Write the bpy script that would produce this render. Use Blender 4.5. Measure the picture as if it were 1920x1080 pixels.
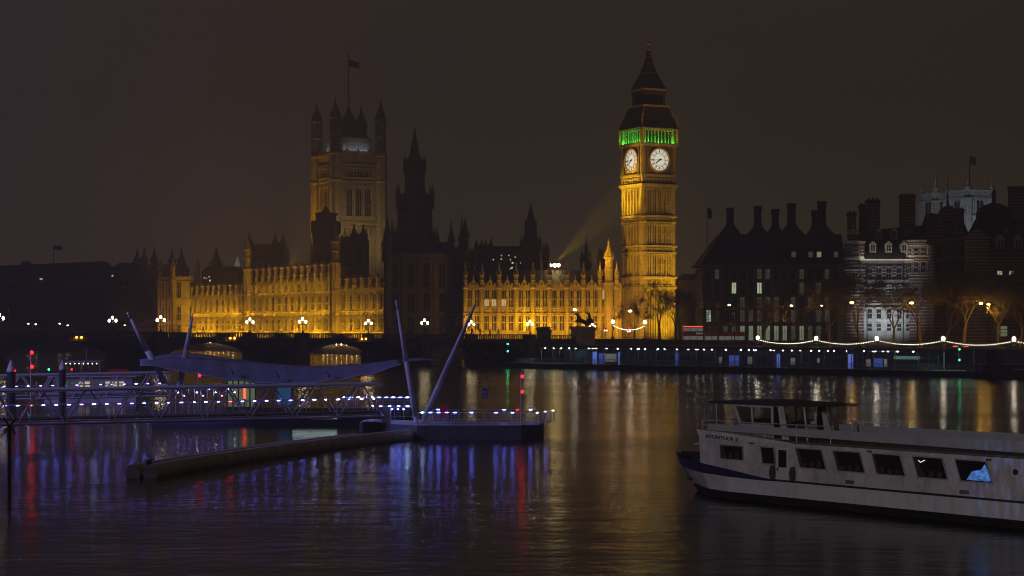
import bpy, bmesh, math, random
from math import sin, cos, pi, radians as R
from mathutils import Matrix, Vector
S = bpy.context.scene
DENOISE = True
for o in list(bpy.data.objects): bpy.data.objects.remove(o)
COL = S.collection
random.seed(7)

# ---------------------------------------------------------------- camera, sky, exposure
F = 3540.0; HY = 617.0; H = 8.5              # focal length in photo pixels, horizon row, eye height
cd = bpy.data.cameras.new('camera'); cam = bpy.data.objects.new('camera', cd); COL.objects.link(cam)
cam.location = (0, 0, H); cam.rotation_euler = (R(90), 0, 0)
cd.sensor_width = 36; cd.lens = 36*F/1920; cd.shift_y = (HY-540)/1920
cd.clip_start = .5; cd.clip_end = 20000
S.camera = cam
def at(px, py, D): return Vector(((px-960)/F*D, D, H-(py-HY)/F*D))
def zz(py, D): return H-(py-HY)/F*D

W = bpy.data.worlds.new('World'); S.world = W; W.use_nodes = True
nt = W.node_tree; nt.nodes.clear()
wo = nt.nodes.new('ShaderNodeOutputWorld')
sky = nt.nodes.new('ShaderNodeTexSky'); sky.sky_type = 'NISHITA'; sky.sun_disc = False
sky.sun_elevation = R(-4); sky.sun_rotation = R(200)
b1 = nt.nodes.new('ShaderNodeBackground'); b1.inputs[1].default_value = .02
nt.links.new(sky.outputs[0], b1.inputs[0])
# light-polluted low cloud: brown town glow, warmer towards the horizon
tc = nt.nodes.new('ShaderNodeTexCoord'); sx = nt.nodes.new('ShaderNodeSeparateXYZ')
nt.links.new(tc.outputs['Generated'], sx.inputs[0])
cr = nt.nodes.new('ShaderNodeValToRGB'); e = cr.color_ramp.elements
e[0].position = 0.0; e[0].color = (.064, .0435, .026, 1)
e[1].position = .5; e[1].color = (.032, .0232, .0192, 1)
m_ = e.new(.06); m_.color = (.053, .037, .0245, 1)
m_ = e.new(.15); m_.color = (.037, .0268, .021, 1)
nt.links.new(sx.outputs[2], cr.inputs[0])
nz = nt.nodes.new('ShaderNodeTexNoise'); nz.inputs['Scale'].default_value = 3.0; nz.inputs['Detail'].default_value = 3
nt.links.new(tc.outputs['Generated'], nz.inputs['Vector'])
mr = nt.nodes.new('ShaderNodeMapRange'); mr.inputs['To Min'].default_value = .74; mr.inputs['To Max'].default_value = 1.22
nt.links.new(nz.outputs['Fac'], mr.inputs['Value'])
b2 = nt.nodes.new('ShaderNodeBackground'); tx = nt.nodes.new('ShaderNodeMapRange'); tx.inputs['From Min'].default_value = -.28; tx.inputs['From Max'].default_value = .05
nt.links.new(sx.outputs[0], tx.inputs['Value'])
tm_ = nt.nodes.new('ShaderNodeMix'); tm_.data_type = 'RGBA'; tm_.inputs[6].default_value = (1.0, .95, 1.15, 1); tm_.inputs[7].default_value = (1.0, 1.03, .93, 1); nt.links.new(tx.outputs[0], tm_.inputs[0])
tmm = nt.nodes.new('ShaderNodeMix'); tmm.data_type = 'RGBA'; tmm.blend_type = 'MULTIPLY'; tmm.inputs[0].default_value = 1; nt.links.new(cr.outputs[0], tmm.inputs[6]); nt.links.new(tm_.outputs[2], tmm.inputs[7])
nt.links.new(tmm.outputs[2], b2.inputs[0]); nt.links.new(mr.outputs[0], b2.inputs[1])
ad = nt.nodes.new('ShaderNodeAddShader'); nt.links.new(b1.outputs[0], ad.inputs[0]); nt.links.new(b2.outputs[0], ad.inputs[1])
nt.links.new(ad.outputs[0], wo.inputs['Surface'])

S.view_settings.view_transform = 'Standard'; S.view_settings.look = 'None'
S.view_settings.exposure = 0; S.view_settings.gamma = 1; S.view_settings.use_curve_mapping = False
S.render.engine = 'CYCLES'
cy = S.cycles
cy.use_denoising = DENOISE; cy.use_adaptive_sampling = False; cy.filter_width = 1.05; cy.max_bounces = 5; cy.diffuse_bounces = 2; cy.glossy_bounces = 3
cy.transmission_bounces = 4; cy.volume_bounces = 0; cy.transparent_max_bounces = 8
cy.sample_clamp_indirect = 2.0; cy.sample_clamp_direct = 0; cy.use_light_tree = True
cy.caustics_reflective = False; cy.caustics_refractive = False

def lamp(kind, name, loc, power, color, target=None, **kw):
    d = bpy.data.lights.new(name, kind); d.energy = power; d.color = color
    for k, v in kw.items(): setattr(d, k, v)
    o = bpy.data.objects.new(name, d); COL.objects.link(o); o.location = loc
    if target is not None:
        o.rotation_euler = (Vector(target)-Vector(loc)).to_track_quat('-Z', 'Y').to_euler()
    return o
AMBER = (1, .52, .004); AMBERY = (1, .62, .02)
# the big riverside wheel off to the left: its coloured light falls over pier, boat and masts
lamp('SPOT', 'wheel_light', (-130, 120, 62), 3.8e5, (.34, .32, 1.0), target=(-32, 165, 2), spot_size=R(62), spot_blend=.7, shadow_soft_size=12)
# unseen spot beside the camera, added to light the boat's near side
lamp('SPOT', 'boat_fill_spot', (-38, 4, 17), 3.9e4, (1, .92, 1.03), target=(16, 86, 2), spot_size=R(40), spot_blend=.8, shadow_soft_size=1.5)

# ---------------------------------------------------------------- materials
def mat(name, base=(.5,.5,.5), rough=.8, metal=0, emit=None, es=0, noise=None, bump=None, alpha=1, spec=.5, sample=True):
    m = bpy.data.materials.new(name); m.use_nodes = True
    t = m.node_tree; p = t.nodes['Principled BSDF']
    p.inputs['Base Color'].default_value = (*base, 1); p.inputs['Roughness'].default_value = rough
    p.inputs['Metallic'].default_value = metal; p.inputs['Alpha'].default_value = alpha
    p.inputs['Specular IOR Level'].default_value = spec
    if emit:
        p.inputs['Emission Color'].default_value = (*emit, 1); p.inputs['Emission Strength'].default_value = es
        if not sample: m.cycles.emission_sampling = 'NONE'
    if noise:
        sc, amt = noise
        c = t.nodes.new('ShaderNodeTexCoord'); n = t.nodes.new('ShaderNodeTexNoise')
        n.inputs['Scale'].default_value = sc; n.inputs['Detail'].default_value = 5; n.inputs['Roughness'].default_value = .65
        t.links.new(c.outputs['Object'], n.inputs['Vector'])
        r = t.nodes.new('ShaderNodeValToRGB')
        r.color_ramp.elements[0].position = .3; r.color_ramp.elements[1].position = .7
        r.color_ramp.elements[0].color = (*[v*(1-amt) for v in base], 1)
        r.color_ramp.elements[1].color = (*[min(1, v*(1+amt)) for v in base], 1)
        t.links.new(n.outputs['Fac'], r.inputs[0]); t.links.new(r.outputs[0], p.inputs['Base Color'])
        if bump:
            b = t.nodes.new('ShaderNodeBump'); b.inputs['Strength'].default_value = bump; b.inputs['Distance'].default_value = .1
            t.links.new(n.outputs['Fac'], b.inputs['Height']); t.links.new(b.outputs[0], p.inputs['Normal'])
    return m

def stained(m, amt=.55, sx_=1.6, sz_=.22, tint=(.50,.44,.38)):
    """rain streaks and rust runs down a painted side"""
    t = m.node_tree; p = t.nodes['Principled BSDF']; c = t.nodes.new('ShaderNodeTexCoord'); mp = t.nodes.new('ShaderNodeMapping')
    mp.inputs['Scale'].default_value = (sx_, sx_, sz_); n = t.nodes.new('ShaderNodeTexNoise'); n.inputs['Scale'].default_value = 1.5; n.inputs['Detail'].default_value = 6; n.inputs['Roughness'].default_value = .7
    t.links.new(c.outputs['Object'], mp.inputs['Vector']); t.links.new(mp.outputs[0], n.inputs['Vector'])
    r = t.nodes.new('ShaderNodeMapRange'); r.inputs['From Min'].default_value = .52; r.inputs['From Max'].default_value = .75; r.inputs['To Max'].default_value = amt
    t.links.new(n.outputs['Fac'], r.inputs['Value']); mx = t.nodes.new('ShaderNodeMix'); mx.data_type = 'RGBA'; mx.blend_type = 'MULTIPLY'
    src = p.inputs['Base Color'].links[0].from_socket; t.links.new(r.outputs[0], mx.inputs[0]); t.links.new(src, mx.inputs[6]); mx.inputs[7].default_value = (*tint, 1)
    t.links.new(mx.outputs[2], p.inputs['Base Color']); return m

def gothic(name, base, px=.9, pz=1.6, strength=.7, amt=.3):
    """limestone with carved perpendicular panelling (object space, works on every upright face)"""
    m = mat(name, base, .85, noise=(.35, amt))
    t = m.node_tree; p = t.nodes['Principled BSDF']
    c = t.nodes.new('ShaderNodeTexCoord'); s = t.nodes.new('ShaderNodeSeparateXYZ'); t.links.new(c.outputs['Object'], s.inputs[0])
    def mth(op, a, b=None):
        n = t.nodes.new('ShaderNodeMath'); n.operation = op
        for i, v in enumerate((a, b)):
            if v is None: continue
            if isinstance(v, (int, float)): n.inputs[i].default_value = v
            else: t.links.new(v, n.inputs[i])
        return n.outputs[0]
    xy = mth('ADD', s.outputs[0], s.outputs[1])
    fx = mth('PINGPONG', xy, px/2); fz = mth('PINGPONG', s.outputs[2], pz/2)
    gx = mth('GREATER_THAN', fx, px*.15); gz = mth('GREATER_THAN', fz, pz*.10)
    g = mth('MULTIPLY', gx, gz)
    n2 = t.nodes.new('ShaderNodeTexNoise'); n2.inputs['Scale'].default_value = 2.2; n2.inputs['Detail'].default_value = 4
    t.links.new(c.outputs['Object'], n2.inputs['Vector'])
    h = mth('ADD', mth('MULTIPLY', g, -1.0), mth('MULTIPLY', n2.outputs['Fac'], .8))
    b = t.nodes.new('ShaderNodeBump'); b.inputs['Strength'].default_value = strength; b.inputs['Distance'].default_value = .25
    t.links.new(h, b.inputs['Height']); t.links.new(b.outputs[0], p.inputs['Normal'])
    # darker tint on the recessed panels
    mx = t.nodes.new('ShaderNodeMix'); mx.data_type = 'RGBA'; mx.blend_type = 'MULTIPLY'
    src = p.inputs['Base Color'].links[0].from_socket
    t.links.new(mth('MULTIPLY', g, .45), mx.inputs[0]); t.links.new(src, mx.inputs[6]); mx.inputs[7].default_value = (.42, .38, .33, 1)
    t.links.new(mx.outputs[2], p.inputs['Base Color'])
    return m

def striped(name, a, b, period=.9, frac=.36):
    m = mat(name, a, .85, noise=(1.2, .25)); t = m.node_tree; p = t.nodes['Principled BSDF']
    c = t.nodes.new('ShaderNodeTexCoord'); s = t.nodes.new('ShaderNodeSeparateXYZ'); t.links.new(c.outputs['Object'], s.inputs[0])
    d = t.nodes.new('ShaderNodeMath'); d.operation = 'DIVIDE'; d.inputs[1].default_value = period; t.links.new(s.outputs[2], d.inputs[0])
    f = t.nodes.new('ShaderNodeMath'); f.operation = 'FRACT'; t.links.new(d.outputs[0], f.inputs[0])
    l = t.nodes.new('ShaderNodeMath'); l.operation = 'LESS_THAN'; l.inputs[1].default_value = frac; t.links.new(f.outputs[0], l.inputs[0])
    mx = t.nodes.new('ShaderNodeMix'); mx.data_type = 'RGBA'; src = p.inputs['Base Color'].links[0].from_socket
    t.links.new(l.outputs[0], mx.inputs[0]); t.links.new(src, mx.inputs[6]); mx.inputs[7].default_value = (*b, 1)
    t.links.new(mx.outputs[2], p.inputs['Base Color'])
    return m

M = dict(
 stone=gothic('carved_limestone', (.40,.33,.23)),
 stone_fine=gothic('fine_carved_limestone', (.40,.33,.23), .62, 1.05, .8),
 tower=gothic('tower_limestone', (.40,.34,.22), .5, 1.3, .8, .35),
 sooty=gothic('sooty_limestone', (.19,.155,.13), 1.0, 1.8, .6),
 palestone=gothic('pale_abbey_stone', (.48,.48,.46), 1.4, 3, .5),
 trim=mat('dressed_limestone', (.43,.36,.25), .8, noise=(1.5,.3), bump=.3),
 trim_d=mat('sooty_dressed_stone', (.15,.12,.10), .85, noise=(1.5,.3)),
 slate=mat('dark_iron_roof', (.075,.07,.065), .55, noise=(.8,.35)),
 roofd=mat('dark_slate_roof', (.03,.028,.03), .7, noise=(.8,.35)),
 glass=mat('dark_leaded_glass', (.012,.012,.015), .12),
 gilt=mat('gilded_iron', (.72,.47,.14), .42, .30, noise=(2,.3)),
 iron=mat('black_iron', (.02,.02,.022), .5),
 bronze=mat('dark_bronze', (.035,.03,.025), .45, .5, noise=(3,.3)),
 granite=mat('grey_granite', (.26,.235,.20), .8, noise=(1.2,.3), bump=.3),
 wallst=mat('embankment_granite', (.13,.12,.11), .85, noise=(.8,.35), bump=.4),
 bridge=mat('green_painted_iron', (.05,.065,.05), .6, noise=(.5,.3)),
 bridge_st=mat('bridge_pier_granite', (.14,.125,.105), .85, noise=(.6,.3), bump=.4),
 asphalt=mat('asphalt', (.05,.05,.05), .9, noise=(.6,.2)),
 pave=mat('paving', (.16,.15,.14), .85, noise=(.5,.25)),
 dial=mat('opal_dial_glass', (.16,.16,.15), .5, emit=(1,.94,.74), es=1.0),
 globe=mat('lamp_globe_glass', (.9,.9,.85), .3, emit=(1,.80,.44), es=24),
 globe_w=mat('white_lamp_globe_glass', (.9,.9,.85), .3, emit=(1,.84,.62), es=26),
 bulb=mat('festoon_bulb_glass', (.9,.9,.85), .3, emit=(1,.88,.68), es=9, sample=False),
 sodium=mat('sodium_lamp_lens', (.9,.7,.3), .3, emit=(1,.52,.07), es=70),
 sodium_s=mat('amber_navigation_lens', (.9,.5,.1), .3, emit=(1,.30,.02), es=26),
 red=mat('red_signal_lens', (.8,.02,.02), .3, emit=(1,.006,.010), es=11),
 green=mat('green_signal_lens', (.02,.8,.3), .3, emit=(.02,1,.32), es=14),
 flood=mat('floodlight_lens', (.9,.9,.8), .3, emit=(1,.72,.28), es=45),
 led=mat('handrail_led_lens', (.8,.8,.9), .3, emit=(.14,.17,1), es=36),
 ledv=mat('violet_led_lens', (.8,.8,.9), .3, emit=(.32,.14,1), es=22),
 ledw=mat('white_led_lens', (.9,.9,.9), .3, emit=(.36,.52,1), es=46),
 ledg=mat('warm_led_lens', (.9,.9,.8), .3, emit=(1,.85,.5), es=16),
 win_w=mat('lit_window_warm', (.3,.3,.25), .3, emit=(1,.80,.48), es=.55, sample=False),
 win_c=mat('lit_window_pale', (.3,.3,.25), .3, emit=(.78,.95,.62), es=.62, sample=False),
 win_d=mat('dim_lit_window', (.1,.1,.08), .3, emit=(.62,.68,.42), es=.075, sample=False),
 win_g=mat('office_lit_window', (.3,.3,.25), .3, emit=(.70,.85,.55), es=.30, sample=False),
 white=stained(mat('white_boat_paint', (.64,.62,.62), .42, noise=(.7,.14))),
 offw=stained(mat('weathered_white_paint', (.54,.51,.51), .55, noise=(1.1,.28)), .7, 2.4, .5),
 blue=mat('navy_boat_paint', (.02,.024,.075), .35),
 black=mat('black_antifouling', (.012,.012,.014), .6, noise=(1,.3)),
 grey=mat('grey_painted_steel', (.34,.34,.36), .5, noise=(1,.2)),
 greyd=stained(mat('dark_painted_steel', (.10,.10,.11), .6, noise=(.8,.35)), .7),
 tube=mat('galvanised_tube', (.50,.50,.52), .4, .25),
 canvas=mat('pale_canopy_fabric', (.15,.16,.24), .75, noise=(.6,.15)),
 deck=mat('timber_deck', (.12,.11,.10), .8, noise=(2,.3)),
 brick=mat('red_brick', (.20,.075,.05), .85, noise=(1.5,.3)),
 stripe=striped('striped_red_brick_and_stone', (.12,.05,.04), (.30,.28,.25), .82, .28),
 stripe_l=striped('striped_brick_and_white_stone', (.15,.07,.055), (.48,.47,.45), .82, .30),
 portland=mat('white_portland_stone', (.48,.47,.44), .8, noise=(.8,.3), bump=.3),
 bark=mat('plane_tree_bark', (.095,.075,.055), .9, noise=(3,.35)),
 red_p=mat('red_bus_paint', (.55,.03,.02), .3),
 red_l=mat('red_tail_lens', (.8,.05,.03), .3, emit=(1,.06,.02), es=5),
 bus_in=mat('lit_bus_interior', (.3,.3,.3), .4, emit=(.85,.95,.9), es=.13, sample=False),
 skin=mat('dark_outdoor_clothing', (.05,.045,.05), .9),
 bluep=mat('blue_lit_panel', (.1,.15,.5), .5, emit=(.10,.18,.85), es=.28, sample=False),
 bluel=mat('blue_pier_paint', (.02,.032,.085), .5),
 poster=mat('pale_poster_board', (.5,.5,.46), .6, emit=(.75,.74,.62), es=.12, sample=False),
 blueglow=mat('blue_reflection_glow', (.2,.3,.6), .6, emit=(.09,.36,1), es=.22),
 pane=mat('boat_window_glass', (.012,.012,.014), .08),
 rope=mat('rope_fender', (.07,.06,.045), .9),
 flagm=mat('dark_flag_cloth', (.05,.03,.035), .8),
 green_p=mat('green_painted_kiosk', (.03,.06,.035), .6),
 hedge=mat('dark_hedge_leaves', (.03,.04,.02), .9, noise=(.3,.4)),
)
# ---------------------------------------------------------------- mesh helpers
class MB:
    def __init__(s): s.v = []; s.f = []; s.mi = []; s.m = 0; s.T = None
    def add(s, vs, fs):
        n = len(s.v)
        if s.T is not None: vs = [tuple(s.T @ Vector(p)) for p in vs]
        s.v += [tuple(p) for p in vs]; s.f += [tuple(n+i for i in f) for f in fs]; s.mi += [s.m]*len(fs)
        return s
    def box(s, x0, x1, y0, y1, z0, z1):
        return s.add([(x0,y0,z0),(x1,y0,z0),(x1,y1,z0),(x0,y1,z0),(x0,y0,z1),(x1,y0,z1),(x1,y1,z1),(x0,y1,z1)],
            [(0,3,2,1),(4,5,6,7),(0,1,5,4),(1,2,6,5),(2,3,7,6),(3,0,4,7)])
    def cbox(s, x, y, z, a, b, c): return s.box(x-a/2, x+a/2, y-b/2, y+b/2, z-c/2, z+c/2)
    def lathe(s, x, y, prof, n=8, rot=None):
        """prof: [(r, z)] bottom to top"""
        rot = pi/n if rot is None else rot
        vs = []; fs = []
        for r, z in prof:
            for k in range(n): a = rot+2*pi*k/n; vs.append((x+r*cos(a), y+r*sin(a), z))
        for i in range(len(prof)-1):
            for k in range(n):
                k2 = (k+1) % n; fs.append((i*n+k, i*n+k2, (i+1)*n+k2, (i+1)*n+k))
        fs.append(tuple(range(n))[::-1]); j = (len(prof)-1)*n; fs.append(tuple(j+k for k in range(n)))
        return s.add(vs, fs)
    def square(s, x, y, prof):   # prof of half widths
        return s.lathe(x, y, [(r*math.sqrt(2), z) for r, z in prof], 4)
    def plate(s, poly, y0, y1):
        """poly in (x, z), extruded along y"""
        n = len(poly)
        a = sum(poly[i][0]*poly[(i+1)%n][1]-poly[(i+1)%n][0]*poly[i][1] for i in range(n))
        if a < 0: poly = poly[::-1]
        vs = [(x, y0, z) for x, z in poly]+[(x, y1, z) for x, z in poly]
        fs = [tuple(range(n)), tuple(range(2*n-1, n-1, -1))]
        for i in range(n): j = (i+1) % n; fs.append((i, i+n, j+n, j))
        return s.add(vs, fs)
    def slab(s, poly, z0, z1):
        """poly in (x, y), extruded along z"""
        n = len(poly)
        a = sum(poly[i][0]*poly[(i+1)%n][1]-poly[(i+1)%n][0]*poly[i][1] for i in range(n))
        if a < 0: poly = poly[::-1]
        vs = [(x, y, z0) for x, y in poly]+[(x, y, z1) for x, y in poly]
        fs = [tuple(range(n))[::-1], tuple(range(n, 2*n))]
        for i in range(n): j = (i+1) % n; fs.append((i, j, j+n, i+n))
        return s.add(vs, fs)
    def ring(s, cx, cz, r0, r1, y0, y1, n=32):
        """annulus standing in the xz plane"""
        vs = []; fs = []
        for k in range(n):
            a = 2*pi*k/n; c_, s_ = cos(a), sin(a)
            vs += [(cx+r0*c_, y0, cz+r0*s_), (cx+r1*c_, y0, cz+r1*s_), (cx+r1*c_, y1, cz+r1*s_), (cx+r0*c_, y1, cz+r0*s_)]
        for k in range(n):
            a = 4*k; b = 4*((k+1) % n)
            for i in range(4): j = (i+1) % 4; fs.append((a+i, b+i, b+j, a+j))
        return s.add(vs, fs)
    def tube(s, p, q, r0, r1=None, n=6):
        r1 = r0 if r1 is None else r1
        p = Vector(p); q = Vector(q); d = (q-p)
        if d.length < 1e-6: return s
        d.normalize(); u = d.orthogonal().normalized(); w = d.cross(u)
        vs = []
        for c, r in ((p, r0), (q, r1)):
            for k in range(n): a = 2*pi*k/n; vs.append(c+u*(r*cos(a))+w*(r*sin(a)))
        fs = [(k, (k+1) % n, n+(k+1) % n, n+k) for k in range(n)]+[tuple(range(n))[::-1], tuple(range(n, 2*n))]
        return s.add(vs, fs)
    def path(s, pts, r, n=6):
        for a, b in zip(pts, pts[1:]): s.tube(a, b, r, r, n)
        return s
    def ball(s, x, y, z, r, nu=10, nv=6, sc=(1,1,1)):
        vs = [(x, y, z-r*sc[2])]; fs = []
        for i in range(1, nv):
            t = -pi/2+pi*i/nv
            for k in range(nu): a = 2*pi*k/nu; vs.append((x+r*sc[0]*cos(t)*cos(a), y+r*sc[1]*cos(t)*sin(a), z+r*sc[2]*sin(t)))
        vs.append((x, y, z+r*sc[2])); L = len(vs)-1
        for k in range(nu):
            k2 = (k+1) % nu; fs.append((0, 1+k2, 1+k)); fs.append((L, L-nu+k, L-nu+k2))
            for i in range(nv-2): fs.append((1+i*nu+k, 1+i*nu+k2, 1+(i+1)*nu+k2, 1+(i+1)*nu+k))
        return s.add(vs, fs)
    def mesh(s, name, mats, smooth=False):
        me = bpy.data.meshes.new(name); me.from_pydata(s.v, [], s.f)
        for m in (mats if isinstance(mats, (list, tuple)) else [mats]): me.materials.append(m)
        if any(s.mi): me.polygons.foreach_set('material_index', s.mi)
        if smooth: me.polygons.foreach_set('use_smooth', [True]*len(me.polygons))
        me.update(); return me
    def build(s, name, mats, parent=None, loc=(0,0,0), rz=0, smooth=False, label=None):
        return put(name, s.mesh(name, mats, smooth), parent, loc, rz, label)
def put(name, me, parent=None, loc=(0,0,0), rz=0, label=None):
    o = bpy.data.objects.new(name, me); COL.objects.link(o); o.location = loc; o.rotation_euler = (0,0,rz)
    if parent is not None: o.parent = parent
    if label: o['label'] = label
    return o
def tag(o, label=None, cat=None, group=None, kind=None):
    for k, v in (('label', label), ('category', cat), ('group', group), ('kind', kind)):
        if v: o[k] = v
    return o
def thing(name, label, cat, loc=(0,0,0), rz=0, group=None):
    o = bpy.data.objects.new(name, None); COL.objects.link(o); o.empty_display_size = .5
    o.location = loc; o.rotation_euler = (0,0,rz)
    return tag(o, label, cat, group)
def kids(o): return [c for c in bpy.data.objects if c.parent == o]
def dup(o, loc, rz=0, label=None, sc=None):
    def cp(x, par):
        c = x.copy(); COL.objects.link(c)
        if par is not None: c.parent = par
        for k in kids(x): cp(k, c)
        return c
    r = cp(o, None); r.location = loc; r.rotation_euler = (0,0,rz)
    if label: r['label'] = label
    if sc: r.scale = sc
    return r

# ---------------------------------------------------------------- gothic pieces
def pinnacle_me(r, h, m, n=8, sock=.45):
    """octagonal turret shaft with cornice, tapering crocketed cap and finial; base at z 0"""
    b = MB(); s = h*sock
    b.lathe(0, 0, [(r, 0), (r, s*.48), (r*1.2, s*.5), (r*1.2, s*.54), (r*.95, s*.56), (r*.95, s*.94), (r*1.3, s*.97), (r*1.3, s*1.03),
        (r*1.02, s*1.06), (r*.95, s+(h-s)*.18), (r*.6, s+(h-s)*.40), (r*.32, s+(h-s)*.62), (r*.17, s+(h-s)*.8), (r*.34, s+(h-s)*.83), (r*.1, s+(h-s)*.87), (.04, h)], n)
    for k in range(n):  # little gables round the cap
        a = pi/n+2*pi*k/n
        b.lathe(r*1.12*cos(a), r*1.12*sin(a), [(r*.14, s*1.03), (r*.14, s*1.03+(h-s)*.1), (.02, s*1.03+(h-s)*.24)], 4)
    return b.mesh('pinnacle', m)
def spirelet_me(r, h, m):
    """square buttress pinnacle"""
    b = MB(); b.square(0, 0, [(r, 0), (r, h*.45), (r*1.25, h*.46), (r*1.25, h*.5), (r*.9, h*.51), (r*.3, h*.85), (r*.45, h*.87), (.04, h)])
    return b.mesh('pinnacle', m)
def window_me(w, h, lights=2, transom=.5, glass=None, name='window', arch=True, lit=None, stone=None, dp=1.0):
    """gothic window: dark leaded panes behind stone mullions; front towards -y, base at z 0, centred on x"""
    b = MB(); b.m = 0
    def head(x0, x1, z0, z1):
        if not arch: return [(x0, z0), (x1, z0), (x1, z1), (x0, z1)]
        r = (x1-x0); a = min(r*.7, (z1-z0)*.3)
        return [(x0, z0), (x1, z0), (x1, z1-a), (x1-r*.14, z1-a*.45), ((x0+x1)/2, z1), (x0+r*.14, z1-a*.45), (x0, z1-a)]
    mw = min(.16, w*.065)
    lw = (w-mw*(lights+1))/lights
    for i in range(lights):
        x = -w/2+mw+i*(lw+mw)
        if transom:
            if lit is not None: b.m = 2 if lit in ('low', 'all') else 0
            b.plate([(x, .12), (x+lw, .12), (x+lw, h*transom-.12), (x, h*transom-.12)], 0, .06)
            b.m = 2 if lit in ('high', 'all') else 0
            b.plate(head(x, x+lw, h*transom+.12, h-.1), 0, .06)
        else:
            b.m = 2 if lit else 0
            b.plate(head(x, x+lw, .12, h-.1), 0, .06)
    b.m = 1
    for i in range(lights+1): x = -w/2+i*(lw+mw); b.box(x, x+mw, -.16*dp, .05, 0, h)
    b.box(-w/2-.12, w/2+.12, -.22*dp, .04, -.14, .1); b.box(-w/2-.12, w/2+.12, -.24*dp, .04, h-.04, h+.16)
    if transom: b.box(-w/2+.01, w/2-.01, -.13*dp-.004, .045, h*transom-.1, h*transom+.1)
    return b.mesh(name, [glass or M['glass'], stone or M['trim'], M['win_w'] if lit else M['glass']])

def parapet(b, x0, x1, y0, y1, z, h=1.1, step=1.3):
    """pierced battlement"""
    b.box(x0, x1, y0, y1, z, z+h*.5); n = max(1, int((x1-x0)/step)); d = (x1-x0)/n
    for i in range(n): b.box(x0+d*i+d*.22, x0+d*i+d*.78, y0+.003, y1-.003, z+h*.5, z+h)

# the person used for the walkers on the bridge: one skinned body
def person_me(seed, stride):
    rnd = random.Random(seed)
    vs = [(0,0,.95),(0,0,1.2),(0,.0,1.42),(0,-.02,1.56),(0,-.03,1.72),
          (.1,stride*.1,.88),(.11,stride*.9*.25,.48),(.11,stride*.22,.06),(.11,stride*.22-.14,.03),
          (-.1,-stride*.1,.88),(-.11,-stride*.9*.25,.48),(-.11,-stride*.32,.06),(-.11,-stride*.32-.14,.03),
          (.2,0,1.40),(.25,-stride*.1,1.12),(.24,-stride*.3-.05,.88),(-.2,0,1.40),(-.25,stride*.1,1.12),(-.24,stride*.3-.05,.88)]
    es = [(0,1),(1,2),(2,3),(3,4),(0,5),(5,6),(6,7),(7,8),(0,9),(9,10),(10,11),(11,12),(2,13),(13,14),(14,15),(2,16),(16,17),(17,18)]
    rs = [.15,.16,.17,.07,.11,.11,.08,.06,.04,.11,.08,.06,.04,.09,.07,.05,.09,.07,.05]
    me = bpy.data.meshes.new('person'); me.from_pydata(vs, es, [])
    o = bpy.data.objects.new('person_tmp', me); COL.objects.link(o)
    md = o.modifiers.new('s', 'SKIN'); sv = me.skin_vertices[0].data
    for i, r in enumerate(rs): sv[i].radius = (r*1.05, r*.9)
    sv[0].use_root = True
    o.modifiers.new('u', 'SUBSURF').levels = 1
    dg = bpy.context.evaluated_depsgraph_get(); out = bpy.data.meshes.new_from_object(o.evaluated_get(dg))
    bpy.data.objects.remove(o); out.materials.clear(); out.materials.append(M['skin']); out.name = 'person'
    return out
def skin_mesh(name, vs, es, rs, m, root=0, lv=1):
    me = bpy.data.meshes.new(name); me.from_pydata(vs, es, [])
    o = bpy.data.objects.new('tmp', me); COL.objects.link(o)
    o.modifiers.new('s', 'SKIN'); sv = me.skin_vertices[0].data
    for i, r in enumerate(rs): sv[i].radius = (r, r)
    sv[root].use_root = True
    o.modifiers.new('u', 'SUBSURF').levels = lv
    dg = bpy.context.evaluated_depsgraph_get(); out = bpy.data.meshes.new_from_object(o.evaluated_get(dg))
    bpy.data.objects.remove(o); out.materials.clear(); out.materials.append(m); out.name = name
    return out
# ---------------------------------------------------------------- water and land
def water_mat():
    m = mat('river_water', (.012,.0105,.010), .155); t = m.node_tree; p = t.nodes['Principled BSDF']
    p.inputs['IOR'].default_value = 1.333
    c = t.nodes.new('ShaderNodeTexCoord')
    def noise(sx_, sy_, det):
        mp = t.nodes.new('ShaderNodeMapping'); mp.inputs['Scale'].default_value = (sx_, sy_, 1); mp.inputs['Rotation'].default_value = (0,0,.12)
        n = t.nodes.new('ShaderNodeTexNoise'); n.inputs['Scale'].default_value = 1; n.inputs['Detail'].default_value = det
        t.links.new(c.outputs['Object'], mp.inputs['Vector']); t.links.new(mp.outputs[0], n.inputs['Vector']); return n.outputs['Fac']
    a = noise(.13, .17, 5); b = noise(.55, .9, 3)
    ma = t.nodes.new('ShaderNodeMath'); ma.operation = 'MULTIPLY_ADD'; ma.inputs[1].default_value = .4
    t.links.new(b, ma.inputs[0]); t.links.new(a, ma.inputs[2])
    bp = t.nodes.new('ShaderNodeBump'); bp.inputs['Strength'].default_value = 1.0; bp.inputs['Distance'].default_value = .10
    t.links.new(ma.outputs[0], bp.inputs['Height']); t.links.new(bp.outputs[0], p.inputs['Normal'])
    # slicks: patches of smoother and rougher water
    r_ = t.nodes.new('ShaderNodeMapRange'); r_.inputs['From Min'].default_value = .35; r_.inputs['From Max'].default_value = .65
    r_.inputs['To Min'].default_value = .14; r_.inputs['To Max'].default_value = .21
    t.links.new(noise(.012, .05, 2), r_.inputs['Value']); t.links.new(r_.outputs[0], p.inputs['Roughness'])
    return m
b = MB(); b.add([(-7000,-400,0),(7000,-400,0),(7000,9000,0),(-7000,9000,0)], [(0,1,2,3)])
tag(b.build('river_water', water_mat()), kind='structure')
TD = Vector((.819, .574)); TN = Vector((-.574, .819)); P0 = Vector((-74.8, 400))
def bp(t, n=0): return P0+TD*t+TN*n
BRZ = math.atan2(.574, .819)
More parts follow.
